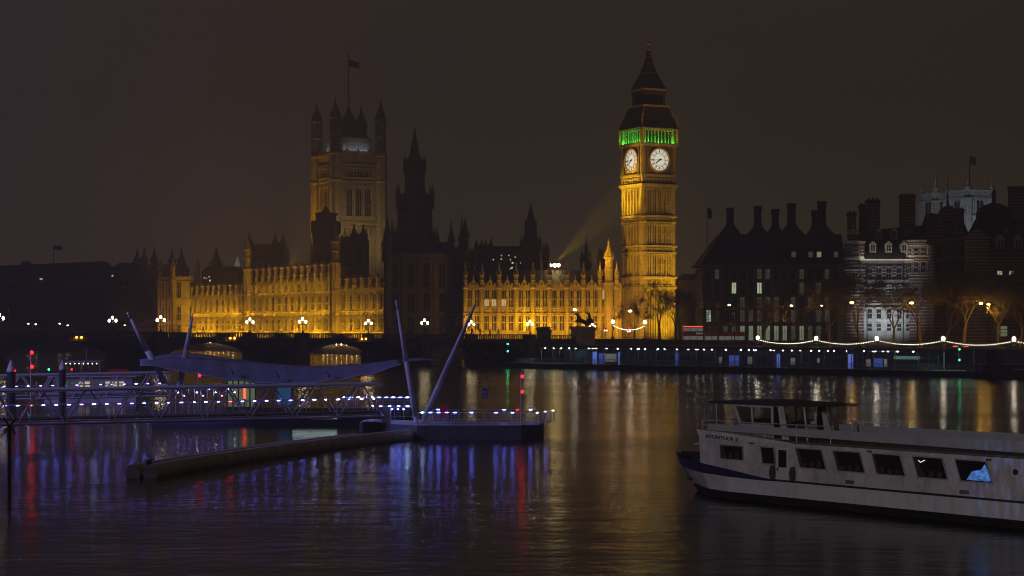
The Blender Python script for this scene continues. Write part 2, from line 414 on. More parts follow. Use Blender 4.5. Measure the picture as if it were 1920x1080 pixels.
ED = Vector((.69, -.724)); EN = Vector((.724, .69)); E0 = Vector((13, 424))
def ep(s, n=0): return E0+ED*s+EN*n
ERZ = math.atan2(-.724, .69)
RA = Vector((-43, 640)); RU = Vector((-.51, .86)); RO = Vector((-.86, -.51))
def rp(t, out=0): return RA+RU*t+RO*out
RRZ = math.atan2(-.86, .51)
LZ = 4.4
shore = [ep(420), ep(8), bp(108, -.2), bp(108, 24.2), Vector((-14, 560)), rp(-8, 1.2), rp(214, 1.2), rp(214, 11), rp(900, 11), Vector((-6500, 8900)), Vector((6900, 8900)), Vector((6900, -300))]
b = MB(); n_ = len(shore); b.add([(p.x, p.y, LZ) for p in shore], [tuple(range(n_))])
tag(b.build('ground', M['pave']), kind='structure')
b = MB(); q = [rp(-8.5, 11), rp(214.5, 11), rp(214.5, -1), rp(-8.5, -1)]; b.add([(p.x, p.y, 3.0) for p in q], [(0,1,2,3)])
tag(b.build('terrace', M['pave']), kind='structure')
# embankment road and the approach road off the bridge
b = MB(); q = [ep(-2, 14), ep(300, 14), ep(300, 27), ep(-2, 27)]; b.add([(p.x, p.y, LZ+.01) for p in q], [(3,2,1,0)])
tag(b.build('embankment_road', M['asphalt']), kind='structure')
b = MB(); b.slab([tuple(bp(108, 0)), tuple(bp(135, 0)), tuple(bp(135, 24)), tuple(bp(108, 24))], LZ+.02, 6.0)
b.add([(*bp(135, 0), 6.0), (*bp(135, 24), 6.0), (*bp(190, 24), LZ+.02), (*bp(190, 0), LZ+.02)], [(0,3,2,1)])
b.add([(*bp(135, 0), 6.0), (*bp(190, 0), LZ+.02), (*bp(135, 0), LZ+.02)], [(0,2,1)])
tag(b.build('approach_road', M['asphalt']), kind='structure')

# river walls
def wall_thing(name, label, pts, z0, z1, thick, m, cat='wall', cope=.25):
    o = thing(name, label, cat, (pts[0].x, pts[0].y, 0)); a = pts[0]
    bw = MB(); bc = MB()
    for p, q in zip(pts, pts[1:]):
        d = (q-p).normalized(); nrm = Vector((-d.y, d.x)); 
        poly = [tuple(v-a) for v in (p-d*.02, q+d*.02, q+d*.02+nrm*thick, p-d*.02+nrm*thick)]
        bw.slab(poly, z0, z1)
        poly = [tuple(v-a) for v in (p-d*.1-nrm*.15, q+d*.1-nrm*.15, q+d*.1+nrm*(thick+.15), p-d*.1+nrm*(thick+.15))]
        bc.slab(poly, z1, z1+cope)
    bw.build('wall_face', m, o); bc.build('coping', M['granite'], o)
    return o
wall_thing('embankment_wall', 'long granite river wall carrying the festoon lamps behind the floating pier', [bp(110.5,-.6), ep(8), ep(250)], -2, 4.75, .7, M['wallst'])
wall_thing('terrace_wall', 'stone terrace river wall at the foot of the golden gothic facade', [rp(214, 11), rp(-8, 11), Vector((-14, 560)), bp(110, 25)], -2, 3.1, .8, M['trim'])

# ---------------------------------------------------------------- the arched bridge
def zb(t): return -.0075*t          # the deck falls slightly towards the clock tower
br = thing('arched_bridge', 'long low road bridge of flat iron arches on granite piers', 'bridge', (P0.x, P0.y, 0), BRZ)
spans = [(-106,-72), (-70.5,-36.2), (-33.8,-1.2), (1.2,32.8), (35.2,64.8), (67.2,94.8), (97.2,109)]
for a0, a1 in spans:
    zt = 6.55+zb((a0+a1)/2); zc = zt-.62; zs = 1.4; full = a1-a0 > 20
    cx = (a0+a1)/2; hw = (a1-a0)/2
    n = 28
    arc = [(cx-hw*cos(pi*k/n), zs+(zc-zs)*abs(sin(pi*k/n))**.85) for k in range(n+1)]
    m_ = MB()
    if full:
        # spandrel faces, outer skins and soffit
        for y0, y1 in ((0, .8), (23.2, 24)):
            for k in range(n):
                (x0, z0), (x1, z1) = arc[k], arc[k+1]
                m_.plate([(x0, z0), (x1, z1), (x1, zt), (x0, zt)], y0, y1)
        for y0 in (3.2, 6.3, 9.4, 12.5, 15.6, 18.7):      # the iron ribs under the deck
            for k in range(n):
                (x0, z0), (x1, z1) = arc[k], arc[k+1]
                m_.plate([(x0, z0+.02), (x1, z1+.02), (x1, min(zt-.03, z1+.7)), (x0, min(zt-.03, z0+.7))], y0, y0+.3)
        m_.box(a0, a1, .8, 23.2, zt-.12, zt-.02)
        for k in range(n):                                 # moulded arch ring proud of the face
            (x0, z0), (x1, z1) = arc[k], arc[k+1]
            m_.plate([(x0, z0), (x1, z1), (x1, z1+.5), (x0, z0+.5)], -.12, .01)
    else:
        m_.box(a0, a1, 0, 24, -2, zt)
    m_.build('arch_span', M['bridge'], br)
    pl = MB(); L = a1-a0
    for y in (-.05, 23.75):
        z0 = zt
        pl.box(a0-1.2, a1+1.2, y-.25, y+.55, z0, z0+.25); pl.box(a0-1.2, a1+1.2, y-.1, y+.4, z0+1.12, z0+1.32)
        k = int((L+2.2)/.62)
        for i in range(k):
            x = a0-1.05+(L+2.1)*i/(k-1); pl.box(x-.13, x+.13, y+.03, y+.27, z0+.25, z0+1.12)
    pl.build('parapet_balusters', M['bridge'], br)  # rails and upright balusters of both parapets
pm = MB()
pm.slab([(-1.15,-2.2),(0,-3.6),(1.15,-2.2),(1.15,26.2),(0,27.6),(-1.15,26.2)], -2, 3.4)
pm.slab([(-1.0,-1.4),(-.5,-2.0),(.5,-2.0),(1.0,-1.4),(1.0,25.4),(.5,26),(-.5,26),(-1.0,25.4)], 3.4, 6.62)
pm.slab([(-1.25,-1.6),(-.6,-2.3),(.6,-2.3),(1.25,-1.6),(1.25,.4),(-1.25,.4)], 6.62, 7.95)
pm.slab([(-1.25,23.5),(1.25,23.5),(1.25,25.6),(-1.25,25.6)], 6.62, 7.95)
pme = pm.mesh('pier', M['bridge_st'])
for t in (-71.2, -35, 0, 34, 66, 96): put('pier', pme, br, (t, 0, zb(t)))
d_ = MB(); d_.add([(-106,.6,6.62+.8),(109,.6,6.62-.81),(109,23.6,6.62-.81),(-106,23.6,6.62+.8)], [(0,1,2,3)])
d_.build('road_deck', M['asphalt'], br)

# triple-globe bridge lamps
def bridge_lamp(label, loc, s=1.0):
    o = thing('bridge_lamp', label, 'street lamp', loc, BRZ, 'triple-globe lamps along the bridge')
    p = MB(); p.lathe(0,0,[(.28,0),(.28,.3),(.16,.4),(.1,.6),(.075,1.9),(.12,1.95),(.06,2.05),(.05,2.7)], 8)
    for k in (-1, 1): p.path([(0,0,1.95),(k*.4,0,1.75),(k*.8,0,1.85),(k*.8,0,2.05)], .045)
    p.lathe(-.8,0,[(.16,2.05),(.2,2.1)],8); p.lathe(.8,0,[(.16,2.05),(.2,2.1)],8)
    p.build('lamp_post', M['iron'], o)
    g = MB(); g.lathe(0,0,[(.1,0),(.22,.12),(.27,.34),(.22,.56),(.1,.68)],10); gm = g.mesh('globe', M['globe'], True)
    cpm = MB(); cpm.lathe(0,0,[(.2,0),(.14,.1),(.03,.3)],8); cm = cpm.mesh('finial', M['iron'])
    for x, z in ((0,2.75),(-.8,2.1),(.8,2.1)):
        q = put('globe', gm, o, (x,0,z)); put('finial', cm, q, (0,0,.66))
    return o
near = [(-35, 'triple-globe bridge lamp cut by the edge over the dark leftmost arch'), (0, 'triple-globe bridge lamp on the pier just before the golden palace begins'),
        (34, 'triple-globe bridge lamp on the pier between the two amber-edged arches'), (66, 'triple-globe bridge lamp in front of the dark unlit pavilion tower'),
        (96, 'triple-globe bridge lamp in front of the golden front, beside the green kiosk')]
far = [(0, 'starry triple-globe bridge lamp against the dark far-off bank'), (34, 'triple-globe bridge lamp before the middle of the golden river facade'),
       (66, 'triple-globe bridge lamp before the end bays of the golden river facade'), (96, 'triple-globe bridge lamp behind the raking mast tip, at the golden corner'),
       (124, 'triple-globe bridge lamp just beside the chariot statue')]
for t, l in near: p = bp(t, -.9); bridge_lamp(l, (p.x, p.y, 7.95+zb(t)))
for t, l in far: p = bp(t, 24.5 if t < 110 else 11); bridge_lamp(l, (p.x, p.y, (7.95 if t < 110 else 7.6)+zb(t)))
# amber navigation lights over each arch
for t, l in ((-18, 'pair of amber navigation lights over the dark arch beneath the starry lamp'), (17, 'pair of amber navigation lights over the arch left of the middle pier'), (50, 'pair of amber navigation lights over the arch right of the middle pier')):
    p = bp(t, -.35); o = thing('navigation_light', l, 'navigation light', (p.x, p.y, 6.35+zb(t)), BRZ, 'amber lights over the bridge arches')
    q = MB(); q.box(-1.0, 1.0, -.1, .28, .52, .6); q.box(-.9, .9, -.04, .04, .3, .52); q.build('bracket', M['iron'], o)
    for x in (-.55, .5):
        q = MB(); q.ball(0, 0, 0, .2, 10, 6); q.build('lens', M['sodium_s'], o, (x, -.18, .3))

# ---------------------------------------------------------------- the palace beside the river
def row_of(parent, name, me, locs, rz=0):
    for l in locs: put(name, me, parent, l, rz)
W_A = window_me(2.3, 5.4, 2, .46, dp=.35); W_B = window_me(2.3, 4.4, 2, .58, dp=.35); W_C = window_me(2.2, 3.1, 2, .4, dp=.35)
def river_wing(name, label, t0, t1, nb, storeys, top, roof_z, dz):
    L = t1-t0; p = rp(t1); o = thing(name, label, 'palace wing', (p.x, p.y, 0), RRZ, 'wings of the riverside gothic palace')
    pit = L/nb
    b = MB(); b.box(0, L, .5, 14, 2.95, top)
    for z, h, d in [(3.2, 2.2, .25), (7.2, .3, .3), (12.75, .4, .45), (14.5, .4, .45)]+[(z1, .5, .6) for z1 in ([21.4] if top < 24 else [21.4, 25.7])]:
        b.box(-.02, L+.02, .5-d, .52, z, z+h)
    for i in range(nb):      # solid piers beside each window pair
        x = i*pit
        for u in (.10, .18, .26, .74, .82, .90): b.box(x+pit*u-.11, x+pit*u+.11, .26, .51, LZ+1.4, top-.6)
        for z in [13.35]: # carved panels with shields
            for u in (.2, .4, .6, .8): b.lathe(x+pit*u, .5, [(.45, z+.15), (.45, z+.95), (.2, z+1.1)], 6)
    b.build('wall', M['stone_fine'], o)
    bt = MB(); bt.box(-.36, .36, .06, .52, LZ, 12.9); bt.box(-.32, .32, .14, .52, 12.9, top-1.2); bt.plate([(-.32,top-1.2),(.32,top-1.2),(0,top+.3)], .1, .5)
    bme = bt.mesh('buttress', M['stone_fine']); row_of(o, 'buttress', bme, [(i*pit, 0, 0) for i in range(nb+1)])
    for i in range(nb):
        for u in (.15, .40, .60, .85):
            pass
        for u in (.5,):
            x = i*pit+pit*u
            put('window', W_B, o, (x, .46, 7.8)); put('window', W_A, o, (x, .46, 15.3))
            if storeys == 3: put('window', W_C, o, (x, .46, 22.2))
    pr = MB(); parapet(pr, 0, L, .05, .6, top, 1.0, 1.25); pr.build('parapet', M['stone_fine'], o)
    # flat-headed lit pinnacle blocks above every buttress
    dm = MB(); dm.square(0, 0, [(.62, 0), (.62, dz*.34), (.8, dz*.36), (.8, dz*.42), (.55, dz*.45), (.6, dz*.86), (.85, dz*.88), (.85, dz*.95), (.5, dz*.97), (.1, dz*1.22)])
    for z in (.05, .5): dm.box(-.14, .14, -.66, -.5, dz*z+.4, dz*z+dz*.28)
    dme = dm.mesh('pinnacle', M['stone_fine']); row_of(o, 'pinnacle', dme, [(i*pit, .35, top+.1) for i in range(nb+1)])
    rf = MB(); rf.add([(0,2.2,top-.2),(L,2.2,top-.2),(L,13.5,top-.2),(0,13.5,top-.2),(0,6,roof_z),(L,6,roof_z),(L,9.5,roof_z),(0,9.5,roof_z)], [(0,1,5,4),(1,2,6,5),(2,3,7,6),(3,0,4,7),(4,5,6,7)])
    rf.build('roof', M['slate'], o)
    return o
tl_ = MB(); tl_.box(-.12,.12,.2,.62,-.06,.06); tl_.box(-.05,.05,-.05,.25,-.3,-.22); tl_.box(-.03,.03,.15,.22,-.3,.05); tpm = tl_.mesh('bracket', M['iron']); tl_ = MB(); tl_.ball(0,0,0,.2,8,6); tgm = tl_.mesh('globe', mat('terrace_lamp_glass', (.9,.85,.7), .3, emit=(1,.66,.26), es=34))
for nm_, pxs in (('left',(386,394,402,410,419,428,437)),('right',(606,614,622,631,640,650,660,669))):
    for px in pxs:
        u = (px-960)/F; o_ = 11.7; ax = RA+RO*o_; t_ = (u*ax.y-ax.x)/(RU.x-u*RU.y); p = rp(t_, o_)
        o = thing('terrace_lamp', 'small warm globe lantern on the terrace wall glimpsed under the '+('arch behind the canopy' if nm_ == 'left' else 'arch beside the middle pier'), 'lamp', (p.x, p.y, 3.25), RRZ, 'terrace lamps glimpsed under the '+nm_+' arch')
        put('bracket', tpm, o); put('globe', tgm, o)
river_wing('river_wing', 'golden floodlit river wing of six bays next to the dark pavilion tower', 0, 36.5, 6, 2, 21.9, 26.5, 4.6)
cw = river_wing('river_wing', 'tallest golden middle stretch of the river facade between two lit turrets', 38.5, 117, 13, 3, 26.2, 31, 6.0)
river_wing('river_wing', 'golden floodlit river wing of ten bays farthest from the clock tower', 119, 180.5, 10, 2, 21.9, 26.5, 4.6)
for t, l in ((37.5, 'slender floodlit octagonal turret rising from the river facade below the great square tower'), (118, 'slender floodlit octagonal turret at the far end of the raised middle facade')):
    p = rp(t, .8); o = thing('stair_turret', l, 'turret', (p.x, p.y, LZ), RRZ, 'lit turrets on the river facade')
    s = MB(); s.lathe(0,0,[(1.9,0),(1.9,9),(2.1,9.2),(2.1,9.7),(1.8,10),(1.8,17),(2.2,17.3),(2.2,18),(1.75,18.3),(1.75,27),(2.2,27.3),(2.2,28),(1.6,28.3)], 8)
    for k in range(8): a = pi/8+2*pi*k/8; s.lathe(1.85*cos(a), 1.85*sin(a), [(.2,0),(.2,28)], 4)
    s.build('shaft', M['stone_fine'], o)
    put('lantern', pinnacle_me(1.5, 13.5, M['stone_fine'], 8, .52), o, (0,0,28.2))
    for z in (11, 19.5): put('window', window_me(.7, 4.5, 1, .5), o, (0, -1.78, z))

def pavilion(name, label, org, rz, wx, wy, top, m, rows, nx, ny, tr, th, lit={}, cat='tower', grp=None, roof=4):
    """square-planned gothic block with corner turrets; rows [(z, window mesh)]"""
    o = thing(name, label, cat, (*org, 0), rz, grp)
    b = MB(); b.box(0, wx, 0, wy, LZ-.1, top)
    zs = sorted({LZ, top-1.2}|{round(r[0]-1.0, 2) for r in rows})
    for z in zs: b.box(-.35, wx+.35, -.35, wy+.35, z, z+.45)
    b.build('wall', m, o)
    bt = MB(); bt.box(-.4, .4, -.5, .05, LZ, top-.5); bme = bt.mesh('buttress', m)
    for i in range(1, nx): put('buttress', bme, o, (wx*i/nx, 0, 0))
    for i in range(1, ny): put('buttress', bme, o, (0, wy*i/ny, 0), -pi/2)
    for z, wm in rows:
        for i in range(nx): put('window', lit.get(('x', i, z), wm), o, (wx*(i+.5)/nx, -.04, z))
        for i in range(ny): put('window', lit.get(('y', i, z), wm), o, (-.04, wy*(i+.5)/ny, z), -pi/2); put('window', wm, o, (wx+.04, wy*(i+.5)/ny, z), pi/2)
    pr = MB(); parapet(pr, 0, wx, -.2, .3, top, 1.3, 1.4); parapet(pr, 0, wx, wy-.3, wy+.2, top, 1.3, 1.4)
    pr.T = Matrix.Rotation(pi/2, 4, 'Z'); parapet(pr, .31, wy-.31, -wx-.2, -wx+.3, top, 1.29, 1.4); parapet(pr, .31, wy-.31, -.3, .2, top, 1.29, 1.4); pr.T = None
    pr.build('parapet', m, o)
    tm = MB(); tm.lathe(0,0,[(tr,LZ),(tr,top-1),(tr*1.15,top-.6),(tr*1.15,top),(tr,top+.2)],8); tme = tm.mesh('turret', m)
    pin = pinnacle_me(tr*.92, th, m, 8, .5)
    for x, y in ((0,0),(wx,0),(0,wy),(wx,wy)): t = put('turret', tme, o, (x,y,0)); put('spirelet', pin, t, (0,0,top+.15))
    if roof:
        rf = MB(); i_ = min(wx,wy)*.3
        rf.add([(.8,.8,top-.1),(wx-.8,.8,top-.1),(wx-.8,wy-.8,top-.1),(.8,wy-.8,top-.1),(i_,i_,top+roof),(wx-i_,i_,top+roof),(wx-i_,wy-i_,top+roof),(i_,wy-i_,top+roof)], [(0,1,5,4),(1,2,6,5),(2,3,7,6),(3,0,4,7),(4,5,6,7)])
        rf.build('roof', M['slate'], o)
    return o
# far end pavilion, dimly gilded
WP1 = window_me(1.9, 7.0, 2, .5); WP2 = window_me(1.9, 6.0, 2, .5, arch=False); WP3 = window_me(1.9, 4.0, 2, 0, arch=False)
p = rp(196, 8)
pavilion('corner_pavilion', 'dull golden square pavilion closing the far end of the river facade', tuple(p), RRZ, 15, 11, 29.5, M['stone'], [(6.5,WP3),(12,WP2),(21.5,WP1)], 2, 2, 1.1, 9.5, roof=0)
# dark pinnacled block behind it
def turret_block(label, px0, px1, D, py_top, tips, m=None, r=1.5):
    m = m or M['sooty']; x0 = (px0-960)/F*D; x1 = (px1-960)/F*D; top = zz(py_top, D)
    o = thing('gothic_tower', label, 'tower', (x0, D, 0), 0, 'dark towers behind the palace fronts')
    b = MB(); w = x1-x0; b.box(0, w, 0, min(14, max(w, 5)), LZ-.1, top); b.box(-.3, w+.3, -.3, min(14, max(w,5))+.3, top-2.6, top-2.1)
    parapet(b, 0, w, -.1, .4, top, 1.2, 1.5); b.build('wall', m, o)
    n = max(2, int(w/4.5)); wm = window_me(1.5, min(6, (top-LZ)*.25), 2, .5, stone=m)
    for i in range(n): put('window', wm, o, (w*(i+.5)/n, -.03, top-4-min(6, (top-LZ)*.25)))
    for px, py in tips:
        x = (px-960)/F*D-x0; h = zz(py, D)-top+4
        put('turret', pinnacle_me(r, h, m), o, (x, .3 if abs(px-(px0+px1)/2) > 1 else 2, top-4))
    return o
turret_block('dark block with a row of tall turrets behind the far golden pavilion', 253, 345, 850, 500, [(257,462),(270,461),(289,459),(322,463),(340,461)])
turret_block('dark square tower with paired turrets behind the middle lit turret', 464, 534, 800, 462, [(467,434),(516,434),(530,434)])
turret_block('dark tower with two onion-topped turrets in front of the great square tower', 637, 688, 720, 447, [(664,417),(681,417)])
# scaffolded stair tower in front of the great square tower
o_ = at(611, 617, 735); o = thing('wrapped_turret', 'dark boxy sheeted turret overlapping the foot of the great square tower', 'tower', (o_.x, 735, 0))
b = MB(); b.square(0,0,[(4.6,LZ),(4.6,zz(440,735)),(5.3,zz(438,735)),(5.3,zz(416,735)),(3.7,zz(414,735)),(3.7,zz(403,735)),(4.4,zz(401,735)),(1.6,zz(398,735)),(.9,zz(392,735)),(.1,zz(386,735))]); b.build('wall', M['sooty'], o)
for x in (-4.2, 4.2): put('pinnacle', spirelet_me(.6, 8, M['sooty']), o, (x, -4.6, zz(440,735)-2))

# ---------------------------------------------------------------- great square tower
TH = R(28)
def great_tower():
    Wd = 20.6; c0 = at(629, 617, 790); c = Vector((c0.x, 790))+Vector((cos(TH)-sin(TH), sin(TH)+cos(TH)))*Wd/2
    o = thing('square_tower', 'great square gothic tower with four octagonal corner turrets and a flagpole', 'tower', (c.x, c.y, 0), TH)
    h = Wd/2; Y = lambda py: zz(py, 797)
    b = MB(); b.box(-h, h, -h, h, LZ, Y(291))
    for py, hh in ((313,1.0),(317,.5),(337,1.0),(342,.5),(410,.9),(418,.5),(428,.6),(450,.7),(480,.8),(292,1.1)): b.box(-h-.5, h+.5, -h-.5, h+.5, Y(py), Y(py)+hh)
    for k in range(4):
        b.T = Matrix.Rotation(k*pi/2, 4, 'Z')
        for i in range(15):
            x = -h+3.2+i*(Wd-6.4)/14
            b.box(x-.16, x+.16, -h-.4, -h+.05, LZ, Y(430)); b.box(x-.13, x+.13, -h-.35, -h+.05, Y(410), Y(343)); b.box(x-.16, x+.16, -h-.4, -h+.05, Y(336), Y(318)) if i in (0,1,13,14) else None
    b.T = None; b.build('wall', M['stone'], o)
    big = window_me(2.8, Y(356)-Y(409), 3, .45, stone=M['stone']); sm = window_me(1.0, 3.2, 1, 0, stone=M['stone']); lo = window_me(1.6, 5, 2, .5, stone=M['stone'])
    for k in (0, -1):
        a = k*pi/2; rot = Matrix.Rotation(a, 4, 'Z')
        for x in (-4.2, 0, 4.2): put('window', big, o, rot @ Vector((x, -h-.38, Y(409))), a)
        for x in (-5.5,-4.2,-2.9,-1.3,0,1.3,2.9,4.2,5.5): put('window', sm, o, rot @ Vector((x, -h-.05, Y(335))), a)
        for x in (-6,-4,-2,0,2,4,6): put('window', sm, o, rot @ Vector((x, -h-.05, Y(442))), a)
    # tracery above the big windows
    for k in range(4):
        t = MB(); t.T = Matrix.Rotation(k*pi/2, 4, 'Z')
        for x in (-4.2,0,4.2):
            for s_ in (-1,1): t.plate([(x+s_*2.1,Y(362)),(x+s_*2.4,Y(362)),(x+.15*s_,Y(347)),(x-.15*s_,Y(347))], -h-.7, -h)
        for i in range(14): x = -6.6+13.2*i/13; t.lathe(x, -h-.2, [(.3,Y(353)),(.34,Y(350)),(.1,Y(347))], 6)
        t.build('tracery_lattice', M['trim'], o)
    tm = MB(); tm.lathe(0,0,[(2.6,LZ),(2.6,Y(428)),(2.8,Y(427)),(2.5,Y(425)),(2.5,Y(343)),(2.9,Y(341)),(2.9,Y(338)),(2.45,Y(336)),(2.45,Y(294)),(2.9,Y(292)),(2.9,Y(288)),(2.3,Y(286))],8)
    for k in range(8): a = pi/8+2*pi*k/8; tm.lathe(2.5*cos(a),2.5*sin(a),[(.25,LZ),(.25,Y(294))],4)
    tme = tm.mesh('turret', M['stone'])
    up = MB(); r = 2.15; z0 = Y(286); zc = Y(222)
    up.lathe(0,0,[(r,z0),(r,z0+6.2),(r*1.15,z0+6.5),(r*1.15,z0+7.2),(r*.95,z0+7.5),(r*.95,zc-1.2),(r*1.3,zc-.7),(r*1.3,zc),(r*.9,zc+.3),(r*.98,zc+1.2),(r*.9,zc+2.2),(r*.55,zc+3.6),(r*.28,zc+5.2),(r*.12,zc+6.8),(r*.2,zc+7),(.05,zc+8.3)],8)
    for k in range(8):
        a = pi/8+2*pi*k/8; up.lathe(r*cos(a),r*sin(a),[(.25,z0),(.25,zc-1.5),(.06,zc+1.4)],4)
    ume = up.mesh('spirelet', M['sooty'])
    gf = MB(); gf.lathe(0,0,[(.25,0),(.3,.25),(.12,.5),(.35,.8),(.03,1.4)],6); gme = gf.mesh('finial', M['gilt'])
    for x in (-1,1):
        for y in (-1,1):
            t = put('turret', tme, o, (x*h, y*h, 0)); s = put('spirelet', ume, t); put('finial', gme, s, (0,0,zc+7.6))
    cb = MB(); cb.box(-7.4, 7.4, -7.4, 7.4, Y(290), Y(263)); cb.box(-7.8, 7.8, -7.8, 7.8, Y(263), Y(261))
    for k in range(4):
        cb.T = Matrix.Rotation(k*pi/2,4,'Z')
        for i in range(15): x = -6.9+13.8*i/14; cb.box(x-.15,x+.15,-7.65,-7.3,Y(290),Y(263)); cb.box(x-.32,x+.32,-7.8,-7.5,Y(261),Y(258))
    cb.T = None; cb.build('crown_stage', M['palestone'], o)
    pr = MB(); parapet(pr, -h+2.4, h-2.4, -h-.1, -h+.4, Y(291), 1.6, 1.3)
    pr.T = Matrix.Rotation(-pi/2,4,'Z'); parapet(pr, -h+2.4, h-2.4, -h-.1, -h+.4, Y(291), 1.6, 1.3); pr.T = None
    for x in (-5,0,5): pr.lathe(x,-h,[(.7,Y(291)),(.7,Y(286)),(.9,Y(285)),(.05,Y(279))],4)
    pr.build('parapet', M['trim'], o)
    rf = MB(); rf.square(0,0,[(7.5,Y(261)),(5.0,Y(247)),(3.4,Y(232)),(1.5,Y(214)),(.6,Y(204)),(.9,Y(203)),(.9,Y(201)),(.3,Y(199))]); rf.build('roof', M['slate'], o)
    fp = MB(); fp.tube((0,0,Y(205)),(0,0,Y(95)),.32,.16,8); fp.ball(0,0,Y(94),.45,8,6); fp.build('flagpole', M['iron'], o)
    fl = flag_me(4.7, 3.0); put('flag', fl, o, (.2,0,Y(121)), R(-20))
    # cool light on the crown between the turrets, amber on the river face
    fwd = Matrix.Rotation(TH,4,'Z')
    def wp(x,y,z): v = fwd @ Vector((x,y,0)); return (c.x+v.x, c.y+v.y, z)
    for k, pw in ((0,130),(-1,110)):
        rt = Matrix.Rotation(TH+k*pi/2,4,'Z'); v = rt @ Vector((0,-h+1.0,0)); tg = rt @ Vector((0,-7.4,0))
        l = lamp('AREA','crown_floodlight',(c.x+v.x,c.y+v.y,Y(284.5)),pw,(.72,.85,1.0),target=(c.x+tg.x,c.y+tg.y,Y(270)),shape='RECTANGLE',size=11,size_y=.3)
    v = wp(-h-16, 0, 34); lamp('SPOT','tower_floodlight',v,6.5e4,AMBER,target=wp(-h,1,62),spot_size=R(75),spot_blend=.9,shadow_soft_size=.4)
    v = wp(-9, -h-24, 38); lamp('SPOT','tower_floodlight',v,2.0e4,(1,.72,.26),target=wp(3,-h,56),spot_size=R(120),spot_blend=1,shadow_soft_size=.6)
    return o
def flag_me(L, hh, m=None, drop=.35):
    b = MB(); n = 12; vs = []; fs = []
    for i in range(n+1):
        u = i/n; x = L*u*.94; y = .35*sin(u*9)*u; dz = -drop*L*u*.35+.12*sin(u*7)
        for j in (0,1): vs += [(x,y-.02,dz+j*hh*(1-.08*u)),(x,y+.02,dz+j*hh*(1-.08*u))]
    for i in range(n):
        a = 4*i; c = 4*(i+1)
        fs += [(a,c,c+2,a+2),(a+1,a+3,c+3,c+1),(a,a+1,c+1,c),(a+2,c+2,c+3,a+3)]
    fs += [(0,2,3,1),(4*n,4*n+1,4*n+3,4*n+2)]
    b.add(vs,fs); return b.mesh('flag', m or M['flagm'])
great_tower()

# ---------------------------------------------------------------- dark central spire and the unlit pavilion
def spire_tower():
    D = 775; c = at(777.5, 617, D); Y = lambda py: zz(py, D); s = D/F
    o = thing('spire_tower', 'unlit octagonal lantern tower ending in a tall needle spire', 'tower', (c.x, D, 0), R(12))
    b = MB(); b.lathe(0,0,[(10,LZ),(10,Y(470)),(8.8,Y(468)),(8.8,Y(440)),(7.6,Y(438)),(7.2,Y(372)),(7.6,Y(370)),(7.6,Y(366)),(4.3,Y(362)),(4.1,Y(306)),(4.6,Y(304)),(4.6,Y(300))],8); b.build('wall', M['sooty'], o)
    sp = MB(); sp.lathe(0,0,[(3.4,Y(301)),(2.1,Y(290)),(1.35,Y(270)),(.6,Y(250)),(.35,Y(246)),(.5,Y(245)),(.05,Y(238))],8)
    for k in range(8):
        a = pi/8+2*pi*k/8
        for f in range(7): r = 3.0-.4*f; z = Y(299-8*f); sp.ball(r*cos(a)*.8,r*sin(a)*.8,z,.22,5,4)
    sp.build('spire', M['sooty'], o)
    p1 = pinnacle_me(.6, 8, M['sooty']); p2 = pinnacle_me(.75, 11, M['sooty']); p3 = pinnacle_me(.9,12,M['sooty'])
    for k in range(8):
        a = pi/8+2*pi*k/8
        put('pinnacle', p1, o, (4.3*cos(a),4.3*sin(a),Y(326))); put('pinnacle', p2, o, (7.5*cos(a),7.5*sin(a),Y(392))); put('pinnacle', p3, o, (9.4*cos(a),9.4*sin(a),Y(476)))
    wl = window_me(1.7, 9.5, 2, .5, stone=M['sooty']); wl2 = window_me(2.6, 9, 3, .5, stone=M['sooty'])
    for k in range(8):
        a = 2*pi*k/8; r1 = 4.15*cos(pi/8); r2 = 7.35*cos(pi/8)
        put('window', wl, o, (r1*sin(a),-r1*cos(a),Y(354)), a); put('window', wl2, o, (r2*sin(a),-r2*cos(a),Y(430)), a)
spire_tower()
# the unlit pavilion at the near end of the river facade
p0 = at(727, 617, 612)
WD = window_me(2.2, 8, 2, .5, stone=M['trim_d']); WD2 = window_me(2.2, 6, 2, .5, arch=False, stone=M['trim_d'])
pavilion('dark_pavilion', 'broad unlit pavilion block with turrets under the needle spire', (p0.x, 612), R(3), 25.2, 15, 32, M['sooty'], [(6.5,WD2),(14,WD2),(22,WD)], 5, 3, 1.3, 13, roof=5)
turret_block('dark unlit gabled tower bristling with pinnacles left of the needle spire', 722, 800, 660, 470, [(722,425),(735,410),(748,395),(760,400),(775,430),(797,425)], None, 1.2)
turret_block('dark battlemented tower with slim turrets above the unlit pavilion', 812, 871, 640, 468, [(819,438),(846,408),(866,405)], None, 1.1)

